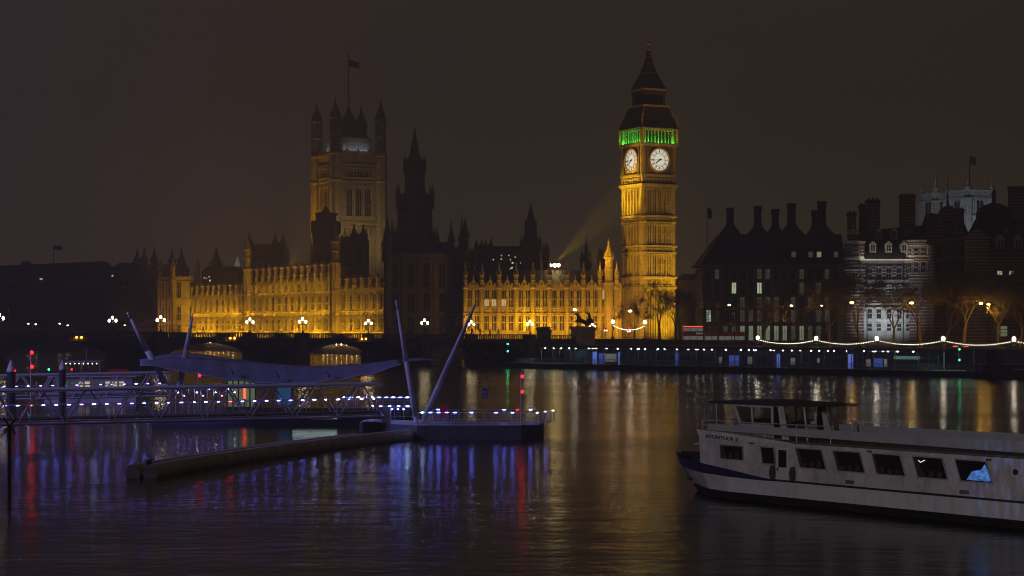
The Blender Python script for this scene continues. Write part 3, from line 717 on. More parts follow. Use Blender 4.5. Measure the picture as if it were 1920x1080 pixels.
# ---------------------------------------------------------------- the golden front facing the bridge
def north_front():
    D = 600; x0 = (872-960)/F*D; x1 = (1166-960)/F*D; L = x1-x0
    o = thing('palace_front', 'golden floodlit gothic front with nine bays beside the clock tower', 'palace wing', (x0, D, 0), R(1.5), 'wings of the riverside gothic palace')
    top = 21.9
    b = MB(); b.box(0, L, .5, 15, LZ-.1, top)
    for z, h, d in ((LZ,1.2,.4),(7.3,.3,.35),(13.2,.4,.42),(15.0,.4,.42),(21.3,.5,.5)): b.box(-.02, L+.02, .5-d, .52, z, z+h)
    nb = 9; tx = [(px-960)/F*D-x0 for px in (872,903.5,935.5,967.5,999.5,1031,1063,1094.5,1125.5,1157)]
    ws = []
    for i in range(nb):
        a, c = tx[i], tx[i+1]; w = c-a
        for u in (.28,.72): ws.append(a+w*u)
        for u in (.5,): b.box(a+w*u-.42, a+w*u+.42, .15, .51, LZ+1.2, top-.6)
        for u in (.28,.72):
            for k in (-1,0,1): b.lathe(a+w*u+k*.55, .5, [(.2,13.75),(.24,14.6),(.1,14.8)], 6)
        for k in range(6): b.lathe(a+w*.5, .12, [(.1,8+2.4*k-.3*(k>2)),(.26,8.5+2.4*k),(.1,9.3+2.4*k)], 6)
    b.build('wall', M['stone'], o)
    wu = window_me(1.55, 5.4, 3, .45); wl = window_me(1.55, 5.0, 3, .55)
    litlow = window_me(1.55, 5.4, 3, .45, lit='low'); lithi = window_me(1.55, 5.4, 3, .45, lit='high')
    for k, x in enumerate(ws):
        put('window', litlow if k in (2,3,4) else lithi if k == 16 else wu, o, (x, .46, 15.6)); put('window', wl, o, (x, .46, 7.9))
    bt = MB(); bt.lathe(0,0,[(.75,LZ),(.75,13.2),(.85,13.3),(.85,13.7),(.7,13.9),(.7,21.2),(.95,21.5),(.95,22),(.7,22.3)],8); bme = bt.mesh('buttress', M['stone_fine'])
    pin = pinnacle_me(.72, 7.9, M['stone_fine'])
    for x in tx: put('buttress', bme, o, (x,.25,0)); put('pinnacle', pin, o, (x,.25,22.2))
    pr = MB(); parapet(pr, 0, L, .05, .55, top, 1.3, 1.1)
    for i in range(nb):
        x = (tx[i]+tx[i+1])/2; pr.plate([(x-.9,top+1.3),(x+.9,top+1.3),(x,top+2.6)],.1,.5); pr.lathe(x,.3,[(.12,top+2.4),(.2,top+3.2),(.04,top+4)],6)
    pr.build('parapet', M['stone_fine'], o)
    rf = MB(); rf.add([(0,2,top),(L,2,top),(L,14,top),(0,14,top),(2,7,27.5),(L-2,7,27.5),(L-2,9,27.5),(2,9,27.5)], [(0,1,5,4),(1,2,6,5),(2,3,7,6),(3,0,4,7),(4,5,6,7)]); rf.build('roof', M['slate'], o)
    tt = at(1142, 617, D).x-x0
    t = MB(); t.lathe(0,0,[(1.5,LZ),(1.5,22.6),(1.75,22.9),(1.75,23.4),(1.5,23.6)],8); t = t.build('turret', M['stone_fine'], o, (tt,.6,0)); put('spirelet', pinnacle_me(1.35, 14, M['stone_fine'], 8, .55), t, (0,0,23.5))
north_front()

# dark skyline behind the golden front
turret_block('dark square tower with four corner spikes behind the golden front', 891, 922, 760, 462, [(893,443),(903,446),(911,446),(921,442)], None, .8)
def lantern_tower(label, px, D, prof, rot=.3, n=8):
    c = at(px, 617, D); o = thing('lantern_tower', label, 'tower', (c.x, D, 0), rot, 'dark spired towers behind the golden front')
    b = MB(); pr = [(w*D/F/2/ (cos(pi/n)), LZ if py is None else zz(py, D)) for w, py in prof]; b.lathe(0,0,pr,n); b.build('wall', M['sooty'], o)
    w, py = prof[1]; r = w*D/F/2; wm = window_me(max(.8, r*.5), 6, 2, .5, stone=M['sooty'])
    for k in range(n): a = 2*pi*k/n; put('window', wm, o, (r*1.0*sin(a), -r*1.0*cos(a), zz(py, D)-8), a)
    pm = pinnacle_me(.6, 7, M['sooty'])
    for k in range(n): a = pi/n+2*pi*k/n; put('pinnacle', pm, o, (r*1.05*cos(a), r*1.05*sin(a), zz(py, D)-2.5))
    return o
lantern_tower('dark stepped tower with a slim lantern and tip above the roof floodlights', 995, 740, [(34,None),(34,460),(38,459),(38,455),(22,452),(21,418),(23,416),(14,412),(11,402),(8,398),(5,392),(3,386),(.5,378)])
lantern_tower('dark needle spire on a broad base behind the two right bays', 1099, 780, [(20,None),(17,490),(18,486),(9,480),(6,468),(3,452),(.5,440)])
lantern_tower('small dark spirelet left of the roof floodlights', 1023, 700, [(8,None),(8,478),(9,476),(5,470),(.5,456)])
lantern_tower('small dark spirelet between the golden corner and the spiked tower', 884, 700, [(7,None),(7,488),(8,486),(4,480),(.5,470)])
lantern_tower('dark tapering octagonal tower over the far wing roofs', 405, 900, [(24,None),(24,505),(17,500),(15,487),(10,480),(6,470),(.5,461)])
lantern_tower('faint dark spire right of the needle on the broad base', 1127, 800, [(9,None),(9,485),(10,482),(5,476),(.5,463)])
# white-topped small lantern
c = at(445, 617, 860); o = thing('roof_lantern', 'little roof lantern with a pale lit top beyond the far wing', 'lantern', (c.x, 860, 0))
b = MB(); b.lathe(0,0,[(1.8,LZ),(1.8,zz(502,860)),(2,zz(500,860))],8); b.build('base', M['sooty'], o)
b = MB(); b.lathe(0,0,[(1.2,zz(500,860)),(1.2,zz(494,860)),(.7,zz(491,860)),(.5,zz(486,860)),(.05,zz(480,860))],8); b.build('lantern_top', mat('pale_lit_lantern', (.5,.5,.45), .6, emit=(.9,.88,.75), es=.16), o)
# office block with scattered lit windows behind the golden front
def block(label, px0, px1, D, py, wins, m=None, depth=18, name='office_block', wm_=None):
    x0 = (px0-960)/F*D; x1 = (px1-960)/F*D; o = thing(name, label, 'building', (x0, D, 0))
    b = MB(); b.box(0, x1-x0, 0, depth, LZ, zz(py, D)-1); b.box(-.3, x1-x0+.3, -.3, depth+.3, zz(py, D)-1.6, zz(py, D)-1); b.build('wall', m or M['sooty'], o)
    b = MB(); w = x1-x0; b.add([(0,0,zz(py,D)-1),(w,0,zz(py,D)-1),(w,depth,zz(py,D)-1),(0,depth,zz(py,D)-1),(2,3,zz(py,D)+1.2),(w-2,3,zz(py,D)+1.2),(w-2,depth-3,zz(py,D)+1.2),(2,depth-3,zz(py,D)+1.2)], [(0,1,5,4),(1,2,6,5),(2,3,7,6),(3,0,4,7),(4,5,6,7)]); b.build('roof', M['roofd'], o)
    for px, py_, w_, h_ in wins:
        q = MB(); sw = w_*D/F; sh = h_*D/F; q.box(-sw/2-.15, sw/2+.15, -.12, .02, -sh/2-.15, sh/2+.15); q.m = 1; q.box(-sw/2, sw/2, -.16, -.10, -sh/2, sh/2)
        q.build('window', [M['trim_d'], wm_ or M['win_w2']], o, ((px-960)/F*D-x0, 0, zz(py_, D)))
    return o
M['win_w2'] = mat('small_lit_window', (.3,.3,.2), .3, emit=(1,.88,.55), es=1.1, sample=False)
block('dark office block dotted with small lit windows behind the golden front', 918, 985, 830, 466, [(925,487,2.2,2.2),(940,479,2.2,2),(940,486,2.5,2),(954,479,2,2),(957,487,2,2),(961,493,3.4,3),(960,502,3,3),(966,482,2,2),(977,493,2.6,2),(957,504,2,2)])
block('low dark roofed block with a few lit windows over the far wing', 378, 450, 880, 504, [(383,521,2,2),(392,519,2,2),(394,526,3,3),(387,522,1.6,1.6)])
# ---------------------------------------------------------------- the clock tower
def clock_tower():
    Wd = 12.3; th = R(28.5); c = Vector((41.5, 600))+Vector((cos(th)-sin(th), sin(th)+cos(th)))*Wd/2
    o = thing('clock_tower', 'tall golden floodlit clock tower with white dials and a green-lit belfry', 'clock tower', (c.x, c.y, 0), th)
    h = Wd/2; Y = lambda py: zz(py, 603)
    b = MB(); b.box(-h+.35, h-.35, -h+.35, h-.35, LZ-.1, Y(333))
    secs = [(LZ+1.2, Y(541)), (Y(536),Y(522)), (Y(518),Y(476)), (Y(472),Y(465)), (Y(461),Y(419)), (Y(415),Y(409)), (Y(404),Y(353))]
    for py, hh, d in ((541,.55,.5),(536.5,.3,.35),(522,.6,.55),(475,.45,.45),(463.5,.55,.55),(418,.4,.4),(407,.55,.55),(352,.5,.5),(349,.7,.85)):
        b.box(-h-d, h+d, -h-d, h+d, Y(py), Y(py)+hh)
    b.box(-h-.5, h+.5, -h-.5, h+.5, LZ, LZ+1.2)
    for k in range(4):
        b.T = Matrix.Rotation(k*pi/2, 4, 'Z')
        nr = 11
        for z0, z1 in secs:
            for i in range(nr):
                x = -4.6+9.2*i/(nr-1); wd = .17 if i % 2 else .26
                b.box(x-wd, x+wd, -h-.08, -h+.4, z0, z1)
            for i in range(nr-1):
                x0 = -4.6+9.2*i/(nr-1)+.2; x1 = x0+.52; hz = min(1.0, (z1-z0)*.3)
                b.plate([(x0,z1-hz),((x0+x1)/2,z1-.25),(x1,z1-hz),(x1+.01,z1),(x0-.01,z1)], -h+.02, -h+.36)
                if z1-z0 < 4: b.lathe((x0+x1)/2, -h+.3, [(.15,z0+.3),(.28,z0+.8),(.15,z0+1.3)], 6)
                else: b.plate([(x0-.02,(z0+z1)/2),(x1+.02,(z0+z1)/2),(x1+.02,(z0+z1)/2+.3),(x0-.02,(z0+z1)/2+.3)], -h+.1, -h+.36)
    b.T = None; b.build('shaft', M['tower'], o)
    cm = MB(); cm.lathe(0,0,[(.95,LZ),(.95,Y(349)),(1.15,Y(347))],8)
    for z in (Y(541),Y(522),Y(475),Y(463.5),Y(418),Y(407)): cm.lathe(0,0,[(1.0,z-.1),(1.18,z+.15),(1.18,z+.6),(1.0,z+.85)],8)
    cme = cm.mesh('corner_pier', M['tower'])
    for x in (-1,1):
        for y in (-1,1): put('corner_pier', cme, o, (x*(h-.55), y*(h-.55), 0))
    sl = MB(); sl.box(-.24,.24,-.05,.05,0,4.6); sl.m = 1; sl.box(-.3,.3,-.12,.02,-.12,0); sl.box(-.3,.3,-.12,.02,4.6,4.75); sm = sl.mesh('window', [M['glass'], M['tower']])
    for k in (0,-1):
        a = k*pi/2; rt = Matrix.Rotation(a,4,'Z')
        for py in (514,456,401,396):
            for x in (-1.38,.46,2.30)[:3]:
                if py == 396: continue
                put('window', sm, o, rt @ Vector((x, -h+.33, Y(py))), a)
    # arcaded stage under the dials
    b = MB(); hh = h+.25; b.box(-hh, hh, -hh, hh, Y(347.5), Y(331)); b.box(-hh-.35, hh+.35, -hh-.35, hh+.35, Y(331), Y(331)+.6)
    for k in range(4):
        b.T = Matrix.Rotation(k*pi/2,4,'Z')
        for i in range(11):
            x = -5+i; b.box(x-.15,x+.15,-hh-.3,-hh+.05,Y(346),Y(335))
            if i < 10: b.plate([(x+.15,Y(338)),(x+.5,Y(335.5)),(x+.85,Y(338)),(x+.85,Y(334)),(x+.15,Y(334))],-hh-.3,-hh+.04)
    b.T = None; b.build('arcade_stage', M['tower'], o)
    nm = MB(); nm.box(-.3,.3,-.04,.02,0,1.15); nme = nm.mesh('niche', M['glass'])
    for k in (0,-1):
        a = k*pi/2; rt = Matrix.Rotation(a,4,'Z')
        for i in range(10): put('niche', nme, o, rt @ Vector((-4.5+i,-hh-.02,Y(345))), a)
    # dial stage
    ds = MB(); hd = h+.2; ds.box(-hd,hd,-hd,hd,Y(331)+.6,Y(274))
    for k in range(4):
        ds.T = Matrix.Rotation(k*pi/2,4,'Z')
        for x in (-4.45,4.45): ds.box(x-.3,x+.3,-hd-.3,-hd+.05,Y(328),Y(274))
        ds.box(-4.7,4.7,-hd-.35,-hd+.05,Y(328),Y(326)); ds.box(-4.7,4.7,-hd-.35,-hd+.05,Y(276),Y(274))
    ds.T = None; ds.build('dial_stage', M['trim_d'], o)
    cp = MB(); cp.lathe(0,0,[(.95,Y(331)),(.95,Y(275)),(1.15,Y(273))],8); cpe = cp.mesh('corner_pier', M['tower'])
    for x in (-1,1):
        for y in (-1,1): put('corner_pier', cpe, o, (x*(hd-.5), y*(hd-.5), 0))
    cz = zz(299.5, 602); r = 3.62
    for k in (0,-1):
        a = k*pi/2; rt = Matrix.Rotation(a,4,'Z')
        d = MB(); n = 48; d.plate([(r*cos(2*pi*i/n), r*sin(2*pi*i/n)) for i in range(n)], -.06, .06)
        f = d.build('clock_face', M['dial'], o, rt @ Vector((0,-hd-.1,cz)), a)
        q = MB(); q.ring(0,0,r-.05,r+.38,-.35,.1,40); q.build('gilt_rim', M['gilt'], f)
        q = MB(); q.ring(0,0,r*.955,r*.985,-.10,-.03,48); q.ring(0,0,r*.60,r*.625,-.10,-.03,40); q.ring(0,0,r*.79,r*.805,-.10,-.03,40); q.ring(0,0,r*.53,r*.545,-.1,-.03,40)
        for i in range(12):
            q.T = Matrix.Rotation(2*pi*i/12,4,'Y'); q.box(-.055,.055,-.11,-.03,r*.6,r*.985)
        for i in range(60):
            q.T = Matrix.Rotation(2*pi*i/60,4,'Y'); q.box(-.025,.025,-.1,-.03,r*.88,r*.96)
        q.T = None; q.build('dial_lattice', M['iron'], f)
        q = MB()
        for i, txt in enumerate(['XII','I','II','III','IV','V','VI','VII','VIII','IX','X','XI']):
            q.T = Matrix.Rotation(2*pi*i/12,4,'Y'); w = {'I':.10,'V':.24,'X':.24}; tot = sum(w[ch] for ch in txt); x = -tot/2
            z0, z1 = r*.645, r*.775
            for ch in txt:
                cx = x+w[ch]/2
                if ch == 'I': q.box(cx-.025,cx+.025,-.13,-.04,z0,z1)
                else:
                    for s_ in (-1,1):
                        if ch == 'V': q.plate([(cx+s_*.1-.025,z1),(cx+s_*.1+.025,z1),(cx+.025,z0),(cx-.025,z0)],-.13,-.04)
                        else: q.plate([(cx+s_*.1-.025,z1),(cx+s_*.1+.025,z1),(cx-s_*.1+.025,z0),(cx-s_*.1-.025,z0)],-.13,-.04)
                x += w[ch]
        q.T = None; q.build('numeral_lettering', M['iron'], f)
        def hand(L, w, ang, name, y):
            g = MB(); g.T = Matrix.Rotation(ang,4,'Y'); g.plate([(-w*1.1,-L*.28),(w*1.1,-L*.28),(w*.6,L*.1),(w*.5,L*.75),(w*.9,L*.85),(0,L),(-w*.9,L*.85),(-w*.5,L*.75),(-w*.6,L*.1)], y-.05, y)
            g.T = None; g.plate([(.28*cos(2*pi*i/12),.28*sin(2*pi*i/12)) for i in range(12)], y-.08, y); g.build(name, M['iron'], f)
        hand(r*.95,.15,2*pi*44.3/60,'minute_hand',-.26); hand(r*.5,.3,2*pi*(7+44/60)/12,'hour_hand',-.16)
    # cornice and gallery
    b = MB(); b.box(-hd-.45,hd+.45,-hd-.45,hd+.45,Y(274),Y(272.5)); b.box(-hd-.6,hd+.6,-hd-.6,hd+.6,Y(272.5),Y(270)); b.box(-hd-.3,hd+.3,-hd-.3,hd+.3,Y(270),Y(268.6))
    for k in range(4):
        b.T = Matrix.Rotation(k*pi/2,4,'Z')
        for i in range(22): x = -hd+.2+(2*hd-.4)*i/21; b.box(x-.12,x+.12,-hd-.72,-hd-.5,Y(270),Y(267.4))
    b.T = None; b.build('cornice', M['trim'], o)
    # belfry: louvred core behind pointed arcade, lit green from the gallery
    bh = 6.1; b = MB(); b.box(-bh+1.3,bh-1.3,-bh+1.3,bh-1.3,Y(269),Y(241)); b.build('belfry_core', M['roofd'], o)
    b = MB()
    for k in range(4):
        b.T = Matrix.Rotation(k*pi/2,4,'Z'); n = 8; w = 2*(bh-1.0)/n
        for i in range(n+1): x = -bh+1.0+w*i; b.lathe(x,-bh+.25,[(.24,Y(269)),(.17,Y(267.5)),(.17,Y(250)),(.26,Y(248))],6)
        for i in range(n):
            x = -bh+1.0+w*(i+.5); k_ = 8
            up = [(x-w/2+w*j/k_, Y(249.5)+abs(sin(pi*j/k_))**.7*.95) for j in range(k_+1)]
            for (xa,za),(xb,zb_) in zip(up,up[1:]): b.plate([(xa,za),(xb,zb_),(xb,Y(243)),(xa,Y(243))],-bh,-bh+.45)
            b.ring(x,Y(241.7),.2,.42,-bh-.12,-bh+.2,12)
        b.box(-bh-.15,bh+.15,-bh-.15,-bh+.5,Y(243),Y(240.5))
    b.T = None
    for x in (-1,1):
        for y in (-1,1): b.lathe(x*(bh-.35),y*(bh-.35),[(.85,Y(269)),(.85,Y(241))],8)
    b.build('belfry_arcade', M['trim'], o)
    # iron roofs
    rf = MB(); rf.square(0,0,[(7.3,Y(241)),(7.3,Y(239.5)),(6.8,Y(238)),(6.0,Y(222)),(5.2,Y(207)),(4.75,Y(199))])
    for k in range(4):
        rf.T = Matrix.Rotation(k*pi/2,4,'Z')
        for i in range(-5,6): rf.tube((i*1.2,-6.75,Y(238)),(i*.84,-4.8,Y(199)),.09,.07,4)
    rf.T = None; rf.build('lower_roof', M['slate'], o)
    gb = MB(); gb.box(-5.1,5.1,-5.1,5.1,Y(199),Y(196)); gb.box(-4.2,4.2,-4.2,4.2,Y(168),Y(164.5))
    for i in range(14):
        u = i/13
        for sx_ in (-1,1):
            for sy_ in (-1,1):
                q_ = 7.05+(4.9-7.05)*u; gb.cbox(sx_*(q_-.2), sy_*(q_-.2), Y(238-39*u)+.1, .28,.28,.4)
    gb.build('gilt_trim', M['gilt'], o)
    ln = MB(); ln.box(-3.4,3.4,-3.4,3.4,Y(196),Y(168))
    for k in range(4):
        ln.T = Matrix.Rotation(k*pi/2,4,'Z')
        for i in range(10): x = -3.7+7.4*i/9; ln.lathe(x,-3.8,[(.16,Y(196)),(.12,Y(194)),(.12,Y(176)),(.24,Y(174)),(.24,Y(168))],6)
        ln.box(-4.05,4.05,-4.0,-3.3,Y(174),Y(168))
    ln.T = None; ln.build('lantern', M['slate'], o)
    sp = MB(); sp.square(0,0,[(4.3,Y(164.5)),(3.7,Y(158)),(2.15,Y(135)),(1.1,Y(114)),(.55,Y(98)),(.4,Y(88))]); sp.build('spire', M['slate'], o)
    fn = MB(); fn.lathe(0,0,[(.34,Y(90)),(.75,Y(89)),(.75,Y(87.5)),(.3,Y(86)),(.24,Y(80)),(.6,Y(78.5)),(.6,Y(77)),(.24,Y(75)),(.16,Y(63))],8)
    fn.box(-.6,.6,-.07,.07,Y(71),Y(70.3)); fn.box(-.07,.07,-.6,.6,Y(71),Y(70.3))
    fn.build('finial', M['gilt'], o); bl_ = MB(); bl_.ball(0,0,0,.17,6,4); bl_ = bl_.mesh('gilt_ball', M['gilt']); fn = MB()
    for f, py in ((.18,146),(.42,130),(.66,114),(.84,103)):
        hw = 3.7*(1-f)*.84+.35
        for k in range(4):
            fn.T = Matrix.Rotation(k*pi/2,4,'Z'); nn = max(1,int(hw*1.3))
            for i in range(-nn,nn+1): put('gilt_ball', bl_, o, fn.T @ Vector((i*hw/(nn+.5),-hw-.12,Y(164.5-f*74))))
            fn.T = None
    pn = MB(); pn.lathe(0,0,[(.45,Y(270)),(.45,Y(240)),(.6,Y(239)),(.25,Y(236)),(.12,Y(228)),(.28,Y(226)),(.1,Y(224)),(.22,Y(219)),(.03,Y(211))],6); pne = pn.mesh('pinnacle', M['gilt'])
    for x in (-1,1):
        for y in (-1,1): put('pinnacle', pne, o, (x*(hd+.35), y*(hd+.35), 0))
    rot = Matrix.Rotation(th,4,'Z')
    def wp(x,y,z): v = rot @ Vector((x,y,0)); return (c.x+v.x,c.y+v.y,z)
    for k, pw in ((0,1100),(-1,1700),(1,500),(2,500)):   # green belfry lighting, out of sight behind the gallery rail
        rt = Matrix.Rotation(k*pi/2,4,'Z'); v = rt @ Vector((0,-bh-.55,0)); t = rt @ Vector((0,-bh+.9,0))
        lamp('AREA','belfry_light',wp(v.x,v.y,Y(268.2)),pw*.5,(.10,1,.06),target=wp(t.x,t.y,Y(253)),shape='RECTANGLE',size=11,size_y=.25)
    return wp, h
TWP, TH_ = clock_tower()

# roof floodlights on the golden front, aimed up at the clock tower
fl = at(1040, 497.5, 606)
o = thing('roof_floodlight', 'bank of three dazzling floodlights on the golden front roof, aimed at the clock tower', 'floodlight', (fl.x, 606, 0))
b = MB(); b.tube((0,0,26.4),(0,0,fl.z-.5),.12,.12,6); b.box(-1.6,1.9,-.1,.1,fl.z-.55,fl.z-.4)
for x in (-1.3,0,1.3): b.tube((x,0,fl.z-.45),(x,0,fl.z-.2),.06)
b.build('bracket', M['iron'], o)
for x, r in ((-1.3,.4),(0,.55),(1.25,.5)):
    q = MB(); q.ball(0,0,0,r*1.1,10,6); q.build('lens', M['flood'], o, (x,-.1,fl.z))
lamp('SPOT','roof_floodlight_beam',(fl.x+.4,605.2,fl.z+.9),3.4e5,(1,.57,.012),target=TWP(-TH_-1.5,0,52),spot_size=R(30),spot_blend=.8,shadow_soft_size=.35)

# floodlighting along the palace
PW = .36
def wash(p, q, out, z, zt, power, color=AMBER, size_y=.4, n=1, inward=None):
    n = max(1, round((q-p).length/(6.5 if out > 2 else 4)))
    rw = random.Random(int(abs(p.x)*7+z*3))
    for i in range(n):
        a = p.lerp(q, (i+.5)/n); L = (q-p).length/n*.22; d = (q-p).normalized()
        l = lamp('AREA','facade_floodlight',(a.x,a.y,z),power*PW/n*rw.uniform(.45,1.7),color,shape='RECTANGLE',size=L,size_y=size_y)
        tgt = Vector((a.x+inward.x*out, a.y+inward.y*out, zt)); v = (tgt-Vector((a.x,a.y,z))).normalized()
        x = Vector((d.x,d.y,0)); y = (-v).cross(x).normalized()
        mt = Matrix((x, y, -v)).transposed(); l.rotation_euler = mt.to_euler()
inn = -RO
for o_, z, zt, pw in ((3.2,5.0,11.5,22000),(1.7,13.6,18.5,5600)):
    wash(rp(1,o_), rp(36,o_), o_, z, zt, pw*.75, AMBER, .3, 1, inn)
    wash(rp(39,o_), rp(117,o_), o_, z, zt, pw*2.3, AMBER, .3, 3, inn)
    wash(rp(120,o_), rp(180,o_), o_, z, zt, pw*2.0, AMBER, .3, 2, inn)
wash(rp(39,1.3), rp(117,1.3), 1.3, 21.7, 26, 6500, AMBER, .3, 2, inn)
wash(rp(0,2.6), rp(36,2.6), 3, 22.6, 27, 1100, AMBER, .3, 1, inn); wash(rp(39,2.6), rp(117,2.6), 3, 27, 32, 2600, AMBER, .3, 2, inn); wash(rp(120,2.6), rp(180,2.6), 3, 22.6, 27, 2000, AMBER, .3, 2, inn)
wash(rp(182,20), rp(210,20), 12, 5, 18, 9000, (1,.48,.05), .5, 1, inn)
nf0 = at(872,617,600); nf1 = at(1166,617,600); nin = Vector((0,1))
wash(Vector((nf0.x,592.5)), Vector((nf1.x,592.5)), 7, 5, 12, 24000, (1,.50,.012), .5, 1, nin)
for px, pw in ((876,2600),(985,5200),(1000,2200),(1028,2200),(1085,2600),(1110,1800),(1062,1200),(955,900),(925,700)):
    a = at(px,617,597.5); lamp('SPOT','bay_floodlight',(a.x,596.6,5.0),pw*3.2,(1,.56,.0) if px in (985,1000,1110) else (1,.45,.015),target=(a.x,600.5,14),spot_size=R(70),spot_blend=1,shadow_soft_size=.3)
# floods at the tower foot
lamp('SPOT','tower_foot_floodlight',TWP(1.5,-TH_-9,5),2.6e4,(1,.55,.0),target=TWP(1,-TH_,16),spot_size=R(110),spot_blend=1,shadow_soft_size=.5)
lamp('SPOT','tower_foot_floodlight',TWP(1,-TH_-16,5),7.5e4,(1,.55,.0),target=TWP(1,-TH_,29),spot_size=R(52),spot_blend=1,shadow_soft_size=.5)
lamp('SPOT','tower_foot_floodlight',TWP(0,-TH_-36,6),4.2e4,(1,.54,.10),target=TWP(0,-TH_,48),spot_size=R(70),spot_blend=1,shadow_soft_size=.5)
lamp('SPOT','tower_foot_floodlight',(34.5,588,5),3.0e4,(1,.46,.03),target=(38.3,605.5,20),spot_size=R(100),spot_blend=1,shadow_soft_size=.5)
lamp('SPOT','tower_foot_floodlight',TWP(-TH_-20,-6,30),2.4e4,(1,.50,.01),target=TWP(-TH_,0,36),spot_size=R(110),spot_blend=1,shadow_soft_size=.5)
lamp('SPOT','tower_foot_floodlight',TWP(-14,-30,20),7e4,(1,.55,.08),target=TWP(-2,-2,86),spot_size=R(30),spot_blend=1,shadow_soft_size=.5)
# ---------------------------------------------------------------- right bank buildings
def chimney_block():
    D = 520; X = lambda px: (px-960)/F*D; Y = lambda py: zz(py, D); x0 = X(1321); L = X(1583)-x0
    o = thing('chimney_office', 'dark office block with a steep bronze roof and tall flared chimneys', 'office building', (x0, D, 0))
    top = Y(500); pit = L/16.5; dep = 26
    b = MB(); b.box(0,L,.6,dep,LZ-.1,top)
    for i in range(17): x = i*pit; b.box(x-.42,x+.42,-.1,.62,LZ,top-.1); 
    for i in range(17):
        x = i*pit
        for z in (Y(607),Y(578),Y(551),Y(524)): b.lathe(x,-.1,[(.28,z),(.4,z+.25),(.28,z+.6)],6)
    for py in (606,580,553,527): b.box(-.02,L+.02,.25,.62,Y(py)-.2,Y(py)+.35)
    b.box(-1.6,L+.4,-1.0,.8,top,top+.45); b.build('wall', mat('dark_sandstone_piers', (.22,.19,.16), .85, noise=(1,.3)), o)
    def ow(w, h, lit):
        q = MB(); q.m = 1; q.box(-w/2-.08,w/2+.08,-.14,.03,-.08,0); q.box(-w/2-.08,w/2+.08,-.14,.03,h,h+.08); q.box(-w/2-.08,-w/2,-.14,.03,0,h); q.box(w/2,w/2+.08,-.14,.03,0,h)
        q.box(-.05,.05,-.12,-.02,0,h); q.box(-w/2,w/2,-.125,-.02,h*.68,h*.68+.08); q.m = 0; q.box(-w/2,w/2,-.06,.02,0,h)
        q.m = 1
        if lit in ('win_d','win_g'):
            for k in range(5): q.box(-w/2+w*(k+.3)/5,-w/2+w*(k+.55)/5,-.08,-.06,h*.05,h*.62)
        return q.mesh('window', [M[lit], M['greyd']])
    cache = {}
    rnd = random.Random(3)
    lits = {(3,3):'win_c',(6,3):'win_c',(0,1):'win_c'}
    for r, (py, hh) in enumerate(((638,27),(603,25),(577,20),(550,20),(523,18))):
        h = hh*D/F
        for i in range(16):
            if r == 0: lit = 'win_g' if 4 <= i <= 11 and rnd.random() < .85 else rnd.choice(['glass','win_d'])
            elif (i, r) in lits: lit = lits[(i, r)]
            else: lit = rnd.choice(['win_d','win_d','glass','glass','glass'] if i < 12 else ['glass','glass','win_d'])
            key = (r, lit); cache[key] = cache.get(key) or ow(pit-1.15, h, lit)
            put('window', cache[key], o, ((i+.5)*pit, .56, Y(py)))
    rf = MB(); rz = Y(437)
    pr = [(-1.2,-.6,top+.45),(L+.4,-.6,top+.45),(L+.4,dep,top+.45),(-1.2,dep,top+.45),(X(1356)-x0,7,rz),(L+.4,7,rz),(L+.4,dep-7,rz),(X(1356)-x0,dep-7,rz)]
    rf.add(pr, [(0,1,5,4),(1,2,6,5),(2,3,7,6),(3,0,4,7),(4,5,6,7)])
    for i in range(1,17):
        x = i*pit; rf.tube((x,-.6,top+.5),(max(x,X(1356)-x0+.3),7,rz+.05),.16,.12,4)
    rf.build('roof', M['roofd'], o)
    dw = MB(); dw.box(-.9,.9,-1.2,1.5,0,2.2); dw.plate([(-1.0,2.2),(1.0,2.2),(.6,2.9),(-.6,2.9)],-1.25,1.5); dw.m = 1; dw.box(-.6,.6,-1.27,-1.2,.4,1.9); 
    dl = [dw.mesh('dormer', [M['roofd'], M[k]]) for k in ('glass','win_d','win_c2')]
    for i in range(2,16): put('dormer', dl[2 if i in (13,) else 1 if i in (10,12,15) else 0], o, ((i+.5)*pit, .9, top+2.2))
    for px, py, D2, w in ((1373.5,387,524,14),(1426,384,528,14),(1459,390,534,14),(1490,379,524,16),(1534,392,536,12),(1547.5,375,526,16)):
        x = (px-960)/F*D2-x0; k = D2/F; zt = zz(py,D2); r = w*k/2
        c = MB(); rb = zt-Y(416)+Y(387)*0; c.lathe(0,0,[(r*2.9,rz-2.5),(r*2.9,rz+.2),(r*2.7,rz+.8),(r*2.5,rz+1.0),(r*1.9,rz+1.7),(r*1.35,rz+2.4),(r*1.1,rz+3.1),(r*1.0,rz+3.6),(r*.98,zt-1.6),(r*1.15,zt-1.4),(r*1.15,zt-1.0),(r*1.0,zt-.9),(r*1.2,zt-.3),(r*1.2,zt)],12)
        c.build('chimney', M['roofd'], o, (x, D2-D+6, 0))
    return o
M['win_c2'] = mat('small_pale_lit_window', (.3,.3,.2), .3, emit=(.85,.9,.5), es=.30, sample=False)
chimney_block()

